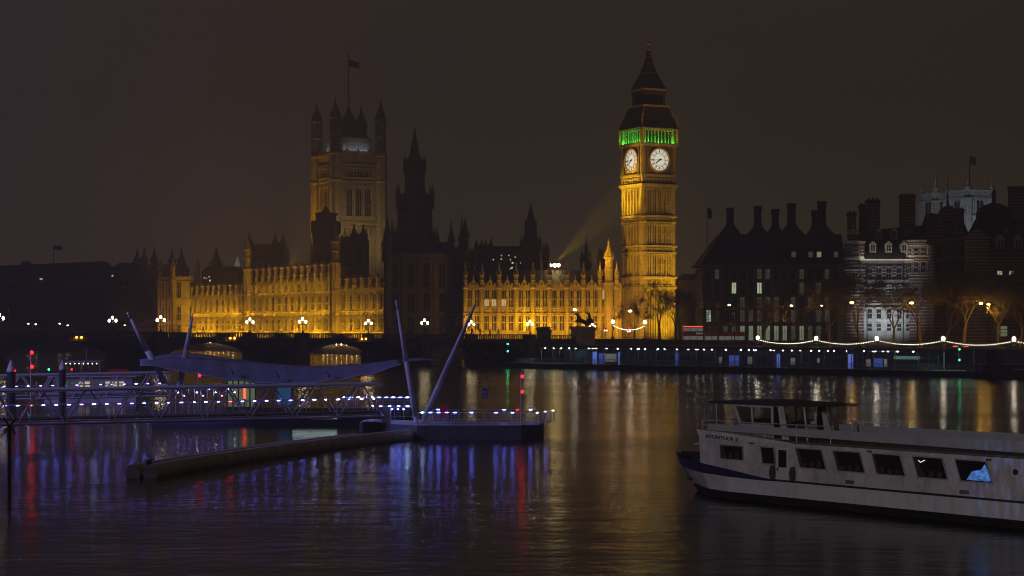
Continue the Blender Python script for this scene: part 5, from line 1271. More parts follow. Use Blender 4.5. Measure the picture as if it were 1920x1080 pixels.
bus('long low red-trimmed bus with dim windows before the chimney block', 1322, 1396, 512, 641, 622, False)
def car(label, s, off, rz, tail=False):
    p = ep(s, off); o = thing('parked_car', label, 'car', (p.x, p.y, LZ+.01), ERZ+rz, 'cars along the embankment')
    q = MB(); q.plate([(-2.1,.35),(2.1,.35),(2.15,.75),(1.3,.95),(.75,1.42),(-1.0,1.45),(-1.75,.98),(-2.15,.85)],-.85,.85); q.build('body', M['greyd'], o)
    q = MB(); q.plate([(.68,1.36),(1.1,1.0),(-1.5,1.0),(-.95,1.38)],-.87,.87); q.build('glazing', M['glass'], o)
    for x in (-1.3,1.3):
        for y in (-.8,.8): q = MB(); q.T = Matrix.Translation((x,y,.33)) @ Matrix.Rotation(pi/2,4,'X'); q.lathe(0,0,[(.33,-.12),(.33,.12)],12); q.build('wheel', M['black'], o)
    if tail:
        for x in (-1.2,1.2): q = MB(); q.box(x-.5,x+.5,-.92,-.86,.62,.75); q.build('tail_lamp', M['red_l'], o)
    return o
car('dark car with red lamps on the embankment road left of the fourth festoon post', 90, 19, 0, True)
car('dark car shining under the amber lamps at the far end of the pier', 106.5, 19, 0)
car('dark car in front of the striped hall beside the third festoon post', 76.5, 19, 0)

# ---------------------------------------------------------------- bare plane trees
def tree_me(seed, lean=0, depth=6, spread=.55, h=12):
    rnd = random.Random(seed); tr = MB(); cr = MB()
    def grow(p, d, L, r, lv):
        n = 3 if lv == 0 else 2; mb = tr if lv == 0 else cr
        for i in range(n):
            d = (d+Vector((rnd.uniform(-1,1),rnd.uniform(-1,1),rnd.uniform(-.3,.6)))*(.09 if lv == 0 else .26)).normalized()
            q = p+d*(L/n); r1 = max(.03, r*(.86 if lv < 2 else .78))
            mb.tube(p, q, r, r1, 7 if lv < 2 else 4 if lv < 4 else 3); p = q; r = r1
            for _k in range(2 if lv >= 3 else 1):
              if lv >= 2 and lv < depth and rnd.random() < .85:
                s = Vector((rnd.uniform(-1,1),rnd.uniform(-1,1),rnd.uniform(-.4,.7))).normalized()
                grow(p, (d*.5+s).normalized(), L*.5, r*.45, max(lv+1, depth-2))
        if lv >= depth: return
        nb = rnd.choice((3,3,4)) if lv == 0 else rnd.choice((2,2,3))
        a0 = rnd.uniform(0,6.28)
        for k in range(nb):
            a = a0+6.28*k/nb+rnd.uniform(-.5,.5); u = d.orthogonal().normalized(); w = d.cross(u)
            s = u*cos(a)+w*sin(a); tilt = spread*rnd.uniform(.7,1.4)
            nd = (d*cos(tilt)+s*sin(tilt)+Vector((0,0,.05 if lv > 3 else .12))).normalized()
            grow(p, nd, L*rnd.uniform(.66,.86), r*rnd.uniform(.56,.72), lv+1)
    grow(Vector((0,0,0)), Vector((lean,0,1)).normalized(), h*.34, h*.032, 0)
    return tr.mesh('trunk', M['bark']), cr.mesh('crown', M['bark'])
TM = {'a': tree_me(11,0,6,.52,14), 'b': tree_me(5,-.42,6,.5,14), 'c': tree_me(23,.1,6,.6,13), 'd': tree_me(42,.05,6,.58,15)}
def tree(label, px, D, v, sc=1, rz=0, base=LZ):
    p = at(px,617,D); o = thing('bare_tree', label, 'tree', (p.x, D, base), rz, 'bare winter plane trees'); o.scale = (sc,)*3
    put('trunk', TM[v][0], o); put('crown', TM[v][1], o)
tree('bare winter tree silhouetted against the golden foot of the clock tower', 1237, 505, 'a', 1.0)
tree('dark bare tree at the right edge of the golden clock tower', 1268, 515, 'c', 1.1, 1.3)
tree('faint bare tree in front of the left face of the clock tower', 1189, 540, 'd', .72, 2)
tree('bare tree before the middle of the chimney block', 1432, 415, 'c', .82, .4)
tree('bare tree with an amber-lit trunk at the corner of the chimney block', 1556, 418, 'd', .85, 2.4)
tree('leaning plane tree caught in amber lamplight beside the striped hall', 1619, 398, 'b', 1.0, 0)
tree('spreading bare tree silhouetted on the white-lit striped hall', 1676, 396, 'a', .86, 1.9)
tree('bare tree with tangled crown right of the amber lamp by the striped hall', 1728, 394, 'c', 1.05, 3.0)
tree('thick bare tree with an amber-lit trunk under the stepped gable', 1806, 392, 'd', 1.0, .9)
tree('forked bare tree beneath the two close amber lamps', 1872, 396, 'a', 1.05, 4.0)
tree('bare tree at the very edge of the picture under the dark hall', 1913, 390, 'c', .95, 5.0)
tree('bare tree behind the fourth festoon post with a pale arched limb', 1768, 404, 'b', .85, 2.9)
tree('smaller bare tree between the red bus and the chimney block', 1345, 470, 'd', .6, 1)
# dark trees on the far left bank
def leafy(label, px, D, w, h, seed):
    p = at(px,617,D); o = thing('dark_tree', label, 'tree', (p.x, D, LZ), 0, 'dark trees on the far bank'); rnd = random.Random(seed)
    t = MB(); t.tube((0,0,0),(0,0,h*.5),.5,.3,6); [t.tube((0,0,h*.35),(rnd.uniform(-.3,.3)*w,rnd.uniform(-.3,.3)*w,h*.75),.25,.1,5) for k in range(6)]; t.build('trunk', M['bark'], o)
    c = MB()
    for i in range(2600):
        while True:
            x,y,z = (rnd.uniform(-1,1) for _ in range(3))
            rr = x*x+y*y+z*z
            if rr < 1 and rr > .12: break
        k = 1+.22*sin(5*x+seed)*cos(4*z+y*3)
        q = Vector((x*w/2*k, y*w/2*k, h*.6+z*h*.42*k)); n = Vector((rnd.uniform(-1,1),rnd.uniform(-1,1),rnd.uniform(-1,1))).normalized(); u = n.orthogonal().normalized(); v = n.cross(u); s = rnd.uniform(.35,.8)
        c.add([q+u*s,q+v*s*.7,q-u*s,q-v*s*.7],[(0,1,2,3)])
    c.build('crown', M['hedge'], o)
for i, (px, D, w, h, l) in enumerate(((25,800,24,24,'dark clump of trees at the left edge beneath the mansard block'),(85,820,26,22,'dark tree mass below the single lit mansard window'),(140,830,24,21,'dark tree mass under the far mansard roof, nearer the starry lamp'),(195,815,22,23,'dark tree behind the starry bridge lamp'),(240,840,22,25,'dark tree at the foot of the pinnacled dark block'))): leafy(l, px, D, w, h, i+1)
for px, py, l in ((53,607,'first of two close pinpoint lamps on the far bank'),(67,608,'second of two close pinpoint lamps on the far bank'),(112,607,'third pinpoint lamp on the far bank, left of the starry lamp'),(127,610,'pinpoint lamp on the far bank nearest the starry lamp'),(234,610,'pinpoint lamp between the starry lamp and the next bridge lamp')):
    street_lamp(l, px, py, 700, 'ledg', .28, .8, LZ-2.5, 'pinpoint lamps on the far bank')
# ---------------------------------------------------------------- floating passenger pier on the right
E1 = Vector((0, 412)); LP = 125
o = thing('pontoon', 'long black floating pontoon hull under the passenger pier', 'pontoon', (E1.x, E1.y, 0), ERZ)
b = MB(); b.slab([(-5,1.5),(-2,0),(LP-6,0),(LP-6,11),(-2,11)],-.5,1.05); b.box(-2,LP-6,-.12,.05,.7,.9); b.build('hull', M['black'], o)
b = MB(); b.slab([(-4.6,1.6),(-1.9,.15),(LP-6.1,.15),(LP-6.1,10.85),(-1.9,10.85)],1.05,1.12); b.build('deck_planking', M['deck'], o)
b = MB(); b.box(0,.25,-.22,-.12,.0,1.0); fm = b.mesh('fender_strip', M['iron'])
for i in range(20): put('fender_strip', fm, o, (3+i*5.6,0,0))
# far raised dolphin at the downstream end
p = E1+ED*118.5+EN*3; o = thing('mooring_dolphin', 'tall rounded dark mooring dolphin at the end of the floating pier', 'mooring pile', (p.x,p.y,-1), ERZ)
b = MB(); b.box(-1.0,1.0,-1.0,1.0,0,5.2); T0 = [(-1.0,5.2),(1.0,5.2),(.95,5.5),(.7,5.8),(.3,5.95),(-.3,5.95),(-.7,5.8),(-.95,5.5)]; b.plate(T0,-1.0,1.0); b.box(-1.15,1.15,-1.15,1.15,3,3.3); b.build('pile', M['black'], o)
p = E1+ED*121+EN*1; o = thing('mooring_barge', 'low black barge end moored beyond the floating pier', 'barge', (p.x,p.y,0), ERZ)
b = MB(); b.slab([(-7,0),(9,0),(9,7),(-7,7)],-.4,1.5); b.slab([(-6,.5),(2,.5),(2,6),(-6,6)],1.5,2.4); b.build('hull', M['black'], o); b = MB(); b.box(2.2,8.6,-.1,.1,1.5,1.7); b.build('rail', M['grey'], o)
# railing along the water side
def railing(name, label, org, rz, L, h=1.1, pitch=1.5, m='grey', fine=.14, grp=None):
    o = thing(name, label, 'railing', org, rz, grp); p = MB(); p.tube((0,0,0),(0,0,h),.035,.035,5); pm_ = p.mesh('post', M[m])
    n = max(1,int(L/pitch))
    for i in range(n+1): put('post', pm_, o, (L*i/n,0,0))
    q = MB(); q.box(0,L,-.03,.03,h-.03,h+.03); q.box(0,L,-.02,.02,.12,.16)
    k = int(L/fine)
    for i in range(k): q.box(L*(i+.5)/k-.012,L*(i+.5)/k+.012,-.012,.012,.16,h-.03)
    q.build('infill_lattice', M[m], o); return o
def epz(s, n, z): v = E1+ED*s+EN*n; return (v.x, v.y, z)
railing('deck_railing','pale steel railing round the open deck at the bridge end of the pier', epz(1,.4,1.12), ERZ, 18)
railing('deck_railing','dark steel railing along the first half of the covered pier', epz(20,.4,1.12), ERZ, 45)
railing('deck_railing','dark steel railing along the second half of the covered pier', epz(66,.4,1.12), ERZ, 42)
# covered pavilions
def pier_pavilion(label, s0, s1, panels, lamps, roofz=4.5, cool=None):
    v = epz(s0, 2.4, 1.12); o = thing('pier_pavilion', label, 'pier building', v, ERZ, 'covered pavilions on the floating pier'); L = s1-s0
    r = MB(); r.slab([(-.6,-1.6),(L+.6,-1.6),(L+.6,7.6),(-.6,7.6)],roofz-1.12,roofz-.87); r.slab([(0,-.6),(L,-.6),(L,6.6),(0,6.6)],roofz-.87,roofz-.62); r.build('roof', M['greyd'], o)
    c = MB(); c.tube((0,0,0),(0,0,roofz-1.12),.07,.07,6); cm = c.mesh('column', M['grey']); n = max(2,int(L/4.2))
    for i in range(n+1): put('column', cm, o, (L*i/n,-1.2,0))
    bk = MB(); bk.box(0,L,5.6,5.75,0,roofz-1.12); bk.build('back_wall', M['bluel'], o)
    g = MB(); k = int(L/2.1)
    for i in range(k+1): g.box(L*i/k-.04,L*i/k+.04,2.0,2.08,0,roofz-1.12)
    g.box(0,L,2.0,2.08,.9,.96); g.box(0,L,2.0,2.08,2.2,2.26); g.build('glazing_frame', M['greyd'], o)
    for (a, w, z0, z1, m) in panels: q = MB(); q.box(a-w/2,a+w/2,.55,.7,z0,z1); q.build('panel', M[m], o)
    lm = MB(); lm.lathe(0,0,[(.05,0),(.12,.03),(.12,.09),(.05,.12)],8); 
    for a, y, m in lamps: put('ceiling_lamp', lm.mesh('ceiling_lamp', M[m]), o, (a, y, roofz-1.26))
    return o
rnd = random.Random(9)
def lamps_for(L, n, seed):
    r2 = random.Random(seed); return [(L*(i+.5)/n+r2.uniform(-.5,.5), r2.choice((-.8,-.4,1.2)), r2.choice(('ledp','ledp','ledp2'))) for i in range(n)]
M['ledp'] = mat('pier_ceiling_lamp_lens', (.9,.9,.9), .3, emit=(.80,.95,.95), es=30)
M['ledp2'] = mat('pier_ceiling_lamp_lens_warm', (.9,.9,.9), .3, emit=(1,.9,.66), es=18)
M['bluepost'] = mat('bright_blue_lit_end_panel', (.2,.25,.6), .5, emit=(.16,.26,.95), es=.55, sample=False)
M['greenp'] = mat('pale_green_lit_screen', (.3,.4,.35), .4, emit=(.30,.62,.48), es=.16, sample=False)
pier_pavilion('open-sided roofed section of the pier with a row of pin lamps by the bridge', 8, 21, [(7.5,1.0,.2,1.2,'greyd')], lamps_for(13,6,1))
pier_pavilion('covered pier pavilion with bright blue end panels and a pale notice board', 21.5, 46, [(.6,1.1,0,2.6,'bluepost'),(2.6,1.6,0,2.3,'bluep'),(5.2,3.2,.5,2.2,'poster'),(7.6,.3,0,2.6,'bluepost'),(14,1.6,.4,1.6,'red_dim') if False else (14,1.6,.4,1.6,'bluel'),(19,2.2,.3,2.0,'bluel'),(23.6,.8,0,2.5,'bluep')], lamps_for(24.5,13,2))
pier_pavilion('long covered pier pavilion with dim blue panels in front of the chimney block', 47, 71.5, [(1.0,1.4,.2,2.4,'bluel'),(5,2.6,.3,2.0,'bluel'),(9.5,.7,.6,1.9,'poster'),(13,2.4,.2,2.2,'bluep'),(17,1.0,.6,2.0,'poster'),(20,1.8,.3,2.1,'bluel'),(24,.7,0,2.6,'bluepost')], lamps_for(24.5,13,3))
pier_pavilion('covered pier pavilion ending in a bright blue wall below the striped hall', 72.5, 88.5, [(2,1,.6,1.9,'poster'),(3.8,1.6,.3,2.2,'bluel'),(8,.5,1.0,1.9,'poster'),(11,1.8,.3,2.0,'bluel'),(15.4,1.1,0,2.7,'bluepost')], lamps_for(16,8,4))
pier_pavilion('last covered pier pavilion with a pale green lit end screen', 89.5, 104, [(2.4,.9,.5,1.8,'poster'),(4.6,1.8,.4,2.0,'bluep'),(6.2,.6,.5,1.9,'poster'),(10.8,5.5,1.9,2.5,'greenp')], lamps_for(14.5,8,5))
# open end deck with green screens
railing('deck_railing','pale green lit railing at the downstream end of the pier', epz(104.5,.4,1.12), ERZ, 13, 1.3, 1.5, 'grey')
lamp('AREA','deck_end_light', epz(110,3,4.2), 160, (.5,1,.82), shape='RECTANGLE', size=8, size_y=.4)
lamp('AREA','deck_start_light', epz(9,3,4.2), 150, (.5,1,.82), shape='RECTANGLE', size=12, size_y=.4)
def signal_mast(label, base, zs, m, rz=0, r=.2, ball=.16, mm='iron', grp=None, cat='signal mast'):
    o = thing('signal_mast', label, cat, base, rz, grp); h = max(zs)-base[2]
    q = MB(); q.tube((0,0,0),(0,0,h+.25),r*.35,r*.3,6)
    for z in zs: q.box(-.1,.25,-.12,.12,z-base[2]-.18,z-base[2]-.12)
    q.build('mast', M[mm], o)
    for z in zs: q = MB(); q.ball(.12,-.1,z-base[2],ball,10,6); q.build('signal_lens', M[m], o)
    return o
p = at(951,617,420); signal_mast('mast with two green signals at the bridge end of the pier', (p.x,420,-1), (zz(645,420),zz(658.5,420)), 'green', ball=.19)
p = at(1797.5,617,334); signal_mast('mast with two green signals near the downstream end of the pier', (p.x,334,.9), (zz(655,334),zz(675,334)), 'green', ball=.13)
for px, c_, l in ((1743,'greenp','first slim pale green lit post at the end of the pier'),(1770,'greenp','second slim pale green lit post at the end of the pier'),(1826,'grey','slim unlit post past the green signals on the pier')):
    p = at(px,617,345); o = thing('deck_post', l, 'post', (p.x,345,1.1)); q = MB(); q.tube((0,0,0),(0,0,3.2),.1,.1,6); q.build('shaft', M[c_], o); q = MB(); q.box(-.2,.2,-.2,.2,3.2,3.3); q.build('cap', M['grey'], o)

# ---------------------------------------------------------------- the near pier: pontoon, masts, canopy, gangways
M['boom'] = mat('weathered_grey_boom', (.40,.36,.32), .7, noise=(1.2,.35)); M['mastp'] = mat('white_painted_mast', (.46,.45,.48), .45, noise=(1.5,.15))
p0, p1 = Vector((-7.3,145.0)), Vector((2.1,144.4)); pd = (p1-p0).normalized(); prz = math.atan2(pd.y,pd.x); pn = Vector((-pd.y,pd.x)); PL = (p1-p0).length
o = thing('pontoon', 'low dark steel pontoon carrying the two raking masts', 'pontoon', (p0.x,p0.y,0), prz)
b = MB(); b.slab([(0,0),(PL,-.1),(PL-.2,6),(0,6.5),(-5.2,9.5),(-5.2,5.2),(-1.2,1.2)],-.5,1.08); b.build('hull', M['greyd'], o)
b = MB(); b.slab([(.05,.08),(PL-.05,-.2),(PL-.1,5.9),(0,6.4),(-5.1,9.4),(-5.1,5.3),(-1.1,1.35)],1.08,1.14); b.build('deck_plating', M['grey'], o)
b = MB(); b.box(PL-1.4,PL+.03,-.22,-.03,.1,1.16); b.box(PL-.03,PL+.06,-.2,5.8,.0,1.2); b.build('end_fender', M['black'], o)
def pp(x, y, z=1.14): v = p0+pd*x+pn*y; return Vector((v.x,v.y,z))
def led_rail(label, org, rz, L, pitch, zb_, mats, h=1.0, grp='lit handrails of the near pier', slats=True, every=1, cyc=None):
    """handrail with glowing LED bars on its posts"""
    o = thing('lit_handrail', label, 'railing', org, rz, grp); n = max(1,int(round(L/pitch)))
    p = MB(); p.box(-.03,.03,-.03,.03,0,h); pm_ = p.mesh('post', M['tube'])
    q = MB(); q.tube((0,0,h),(L,0,h),.03,.03,6); q.tube((0,0,.15),(L,0,.15),.02,.02,5)
    q.build('top_rail', M['tube'], o)
    if slats:
        s = MB()
        for k in range(5): s.box(-.17,.17,-.015,.015,.2+k*.14,.225+k*.14)
        sm_ = s.mesh('slat_panel', M['tube'])
    lm = {}
    for i in range(n+1):
        x = L*i/n; put('post', pm_, o, (x,0,0))
        if i < n and i % every == 0:
            m = cyc[i % len(cyc)]
            if m is None: continue
            if m not in lm: t = MB(); t.box(-.11,.11,-.035,.035,h-.03,h+.025); lm[m] = t.mesh('led_lamp', M[m])
            put('led_lamp', lm[m], o, (x+L/n*.45,-.05,0))
            if slats: put('slat_panel', sm_, o, (x+L/n*.45,0,0))
    return o
a = pp(.1,.25); led_rail('lit handrail along the near edge of the mast pontoon', a, prz, PL-1.2, .62, 0, None, .95, cyc=['ledw','led','led','ledv','led',None,'led',None,None,'led',None,'led',None])
a = pp(.6,5.6); led_rail('lit handrail along the far edge of the mast pontoon', a, prz, PL-1.0, 1.1, 0, None, .95, cyc=['led',None,None,None,None,'led','red','led'])
a = pp(PL-.35,0); led_rail('short lit handrail with a warm lamp at the outer end of the mast pontoon', a, prz+R(75), 5, 1.0, 0, None, .95, cyc=['ledg',None,'led',None])
# lit steel box and step at the gangway landing
o = thing('ticket_cabinet', 'violet-lit steel cabinet where the gangway meets the mast pontoon', 'cabinet', tuple(pp(-2.8,3.2)), prz)
b = MB(); b.box(-.3,.35,-.2,.5,0,1.15); b.build('body', M['tube'], o); b = MB(); b.box(-.26,.3,-.22,-.2,.1,1.05); b.build('door', M['offw'], o)
for k in range(3): q = MB(); q.box(-.06,.06,-.06,.06,0,.05); q.build('led_lamp', M['led'], o, (.5+k*.45,-.2,1.05))
o = thing('steel_bench', 'low orange-tinted steel bench behind the lit handrail', 'bench', tuple(pp(.5,2.2)), prz)
b = MB(); b.box(0,1.8,-.3,.3,.72,.8); b.build('seat', M['deck'], o)
for x in (.1,1.7): q = MB(); q.box(x-.05,x+.05,-.25,.25,0,.72); q.build('leg', M['tube'], o)
o = thing('lifebuoy_cabinet', 'red lifebuoy cabinet at the foot of the raking masts', 'lifebuoy cabinet', tuple(pp(1.9,1.6)), prz)
b = MB(); b.box(-.28,.28,-.2,.2,.5,1.55); b.build('box', M['red_p'], o); b = MB(); b.box(-.05,.05,-.05,.05,0,.5); b.build('stand', M['tube'], o)
o = thing('information_sign', 'small blue rectangular sign on a thin pole over the mast pontoon', 'sign', tuple(pp(5.0,3.0)), prz); hs = zz(731,144)-1.14
b = MB(); b.tube((0,0,0),(0,0,hs),.025,.025,5); b.build('pole', M['greyd'], o)
b = MB(); b.box(-.2,.2,-.03,.03,hs-.8,hs); b.m = 1; b.ring(0,hs-.3,.06,.12,-.045,-.03,16); b.box(-.1,.1,-.04,-.03,hs-.68,hs-.55); b.build('sign_panel', [mat('blue_sign_face',(.02,.05,.22),.5), M['offw']], o)
v = pp(7.95,.9); signal_mast('mast with two red signals at the outer end of the mast pontoon', tuple(v), (zz(707,143.5),zz(736,143.5)), 'red', prz, .2, .10, 'tube', 'red signal masts')
# masts
def mast(label, a, q, r0, r1):
    o = thing('raking_mast', label, 'mast', tuple(a), 0, 'raking masts of the near pier'); d = q-a
    m = MB(); pr = [(0,r0*.6),(.05,r0),(.5,r0*1.06),(.93,r1*1.2),(1,r1)]
    for (u0,ra),(u1,rb) in zip(pr,pr[1:]): m.tube(d*u0,d*u1,ra,rb,16)
    m.build('shaft', M['mastp'], o, smooth=True); c = MB(); c.ball(*d,r1*1.3,8,6); c.build('tip', M['tube'], o); f = MB(); f.lathe(0,0,[(r0*1.6,-.02),(r0*1.6,.08),(r0,.3)],10); f.build('foot', M['tube'], o)
    return q
mA0 = pp(-.3,2.4); mB0 = pp(.15,2.0)
mA1 = at(743,565,149.5); mB1 = at(890,573,146)
mast('raking mast leaning over the pontoon, the one tipped towards the canopy', mA0, mA1, .2, .09); mast('raking mast leaning outwards over the open river', mB0, mB1, .2, .09)
mC0 = at(312,725,172); mC1 = at(240,588,170); mD0 = at(337,725,172); mD1 = at(361,589,174)
mast('violet-lit raking mast rising through the canopy, leaning to the dark bank', mC0, mC1, .27, .10); mast('violet-lit raking mast rising through the canopy in front of the golden pavilion', mD0, mD1, .25, .08)
def cable(label, pts, r=.022):
    o = thing('stay_cable', label, 'cable', tuple(pts[0]), 0, 'stay cables of the masts'); q = MB(); q.path([p-pts[0] for p in pts], r, 4); q.build('wire', M['iron'], o)
    for p in (pts[0],pts[-1]): q = MB(); q.ball(0,0,0,r*3,6,4); q.build('socket', M['tube'], o, p-pts[0])
A_ = mA0.lerp(mA1,.86); B_ = mB0.lerp(mB1,.93)
cable('level stay joining the heads of the two raking masts', [A_,B_])
cable('stay falling from the first mast head across to the deck beside the cabinet', [A_,pp(3.6,4.2,1.2)])
cable('stay from the outward mast head down to the pontoon end', [B_,pp(5.9,4.5,1.2)])
cable('nearly upright stay below the outward mast head', [mB0.lerp(mB1,.9),pp(2.2,5.0,1.2)])
cable('long stay from the outward mast back to the canopy edge', [B_,at(780,632,152),at(690,665,165)])
C_ = mC0.lerp(mC1,.82); D_ = mD0.lerp(mD1,.84)
cable('level stay between the two violet masts', [C_,D_]); cable('stay sloping from the second violet mast to the canopy', [D_,at(385,622,171),at(470,683,168)])
# canopy: a long hanging fabric roof
def canopy():
    T_ = [(262,686,674),(300,690,666),(335,698,661),(380,706,664),(430,714,672),(500,720,680),(560,721,685),(620,716,686),(680,706,682),(720,697,677),(752,683,673)]
    o = thing('fabric_canopy', 'long sagging blue-lit fabric canopy over the near pier', 'canopy', (0,0,0)); n = 44; vs = []; fs = []; J = 9
    def lerpT(px):
        for (a,l,h),(b_,l2,h2) in zip(T_,T_[1:]):
            if px <= b_: u = (px-a)/(b_-a); return l+(l2-l)*u, h+(h2-h)*u
        return T_[-1][1:]
    for i in range(n+1):
        u = i/n; px = 262+(752-262)*u; lo, hi = lerpT(px)
        scal = 3.0*abs(sin(u*pi*9))
        for j in range(J+1):
            w = j/J; D = 163+13*w+3*u; py = (lo-scal*(1-w)**2)*(1-w)+hi*w-7*sin(pi*w)*(.35 if i not in (0,n) else 0)
            vs.append(at(px,py,D)+Vector((0,0,.05*sin(u*70)*sin(pi*w))))
    for i in range(n):
        for j in range(J): a = i*(J+1)+j; fs.append((a,a+J+1,a+J+2,a+1))
    N = len(vs); vs2 = vs+[v-Vector((0,0,.06)) for v in vs]; fs2 = fs+[tuple(k+N for k in f[::-1]) for f in fs]
    edge = [i*(J+1) for i in range(n+1)]+[n*(J+1)+j for j in range(1,J+1)]+[i*(J+1)+J for i in range(n-1,-1,-1)]+[j for j in range(J-1,0,-1)]
    for a,b_ in zip(edge,edge[1:]+edge[:1]): fs2.append((a,a+N,b_+N,b_))
    q = MB(); q.add(vs2,fs2); q.build('fabric', M['canvas'], o, smooth=True)
    for px in (435,520,615):
        lo, hi = lerpT(px); q = MB(); q.path([at(px-3,(lo*.55+hi*.45),167.0)+Vector((0,0,.25)),at(px,(lo*.62+hi*.38),166)+Vector((0,0,.2)),at(px+2,(lo*.75+hi*.25),165)+Vector((0,0,.15))],.09,5); q.build('cleat', mat('rust_brown_cleat',(.12,.03,.02),.7), o)
    rim = MB(); rim.path([vs[i*(J+1)] for i in range(n+1)],.05,5); rim.build('edge_cable', M['tube'], o)
    # far wing curling beyond the masts
    q = MB(); pts = []
    for i in range(15):
        u = i/14; px = 752+80*u; py = 674-3.5*sin(pi*u*.8)+7*u**3
        pts += [at(px,py,176),at(px,py+9*(1-u)**.8*.6+1,171)]
    f = [(2*i,2*i+2,2*i+3,2*i+1) for i in range(14)]; Np = len(pts)
    q.add(pts+[p_-Vector((0,0,.06)) for p_ in pts], f+[tuple(k+Np for k in x[::-1]) for x in f]); q.build('wing_fabric', M['canvas'], o, smooth=True)
canopy()
# rear platform pontoon under the canopy with posts, lit cabin, screens
o = thing('pontoon', 'long dark floating platform under the fabric canopy', 'pontoon', tuple(at(285,617,168)*1.0-Vector((0,0,H))), R(3))
b = MB(); b.slab([(0,0),(22,-1.5),(24,4),(23,10),(0,11)],-.4,.95); b.build('hull', mat('blue_black_steel',(.05,.06,.12),.5), o); b = MB(); b.slab([(.1,.1),(21.9,-1.4),(23.8,4),(22.9,9.9),(.1,10.9)],.95,1.0); b.build('deck_planking', M['deck'], o)
v = at(590,784,163); o = thing('strip_lamp', 'low white strip lamp on the edge of the dark platform, glinting on the water', 'lamp', tuple(v), R(3))
b = MB(); b.box(-2.0,2.0,.05,.3,-.1,.12); b.build('housing', M['greyd'], o); b = MB(); b.box(-1.9,1.9,-.02,.05,-.06,.08); b.build('lens', mat('white_strip_lens',(.9,.9,.9),.3,emit=(.70,.92,.90),es=3.2), o)
o = thing('pier_cabin', 'glazed cabin lit pale green under the fabric canopy', 'cabin', tuple(at(426,617,176)-Vector((0,0,7.5))), R(3))
b = MB(); w = 53*176/F; hc = 2.9; b.box(-.1,w+.1,0,3,0,.25); b.box(-.15,w+.15,-.15,3.1,hc,hc+.18); b.build('frame', M['greyd'], o)
M['cabwin'] = mat('pale_green_lit_cabin_glass', (.3,.35,.25), .2, emit=(.55,.72,.40), es=.16, sample=False)
for i in range(5): q = MB(); q.box(w*i/5+.06,w*(i+1)/5-.06,.0,.06,.25,hc); q.build('window', M['cabwin'], o)
for i in range(6): q = MB(); q.box(w*i/5-.06,w*i/5+.06,-.05,.1,.25,hc); q.build('mullion', M['greyd'], o)
q = MB(); q.box(w*.58,w*.64,-.09,-.05,1.0,2.1); q.build('red_notice', M['red_l'], o)
o = thing('gate_screen', 'white framed gate beside a blue panel at the end of the canopy', 'gate', tuple(at(520,617,172)-Vector((0,0,7.5))), R(3))
w = 46*172/F; b = MB(); b.box(1.35,1.45,-.05,.05,0,2.7); b.box(2.1,2.2,-.05,.05,0,2.7); b.box(1.35,2.2,-.05,.05,2.6,2.7); b.box(1.35,2.2,-.05,.05,1.9,1.97); b.build('gate_frame', M['offw'], o)
b = MB(); b.box(0,1.2,-.05,.02,.6,2.2); b.build('blue_panel', mat('blue_notice_panel',(.05,.16,.4),.5,emit=(.10,.34,.75),es=.14,sample=False), o); b = MB(); b.box(0,1.2,-.08,.02,2.25,2.55); b.build('header', M['ledw2'] if 'ledw2' in M else M['poster'], o); b = MB(); b.tube((-.4,0,0),(-.4,0,3.2),.05,.05,6); b.build('post', M['offw'], o)
for k in range(9):
    px = 300+k*14; p = at(px,617,166-k*.1)
for k, px in enumerate((372,)):
    v = at(px,617,158); signal_mast('mast with one red signal before the canopy', (v.x,158,.9), (zz(704,158),), 'red', 0, .2, .12, 'tube', 'red signal masts')
# deck posts with tiny lamps behind the near gangway
o = thing('lit_handrail', 'tall lit handrail with slim posts under the dark end of the canopy', 'railing', tuple(at(318,617,166)-Vector((0,0,7.5))), R(2), 'lit handrails of the near pier')
pm_ = MB(); pm_.tube((0,0,0),(0,0,2.5),.035,.035,5); pm_ = pm_.mesh('post', M['tube']); lm_ = MB(); lm_.box(-.05,.05,-.05,.05,0,.06); lms = [lm_.mesh('led_lamp', M[k]) for k in ('led','ledw','ledv')]
for k in range(11): put('post', pm_, o, (k*.55,0,0)); put('led_lamp', lms[k % 3], o, (k*.55+.2,-.1,2.2-.3*(k % 3)))
q = MB(); q.box(0,5.5,-.03,.03,1.0,1.05); q.build('top_rail', M['tube'], o)

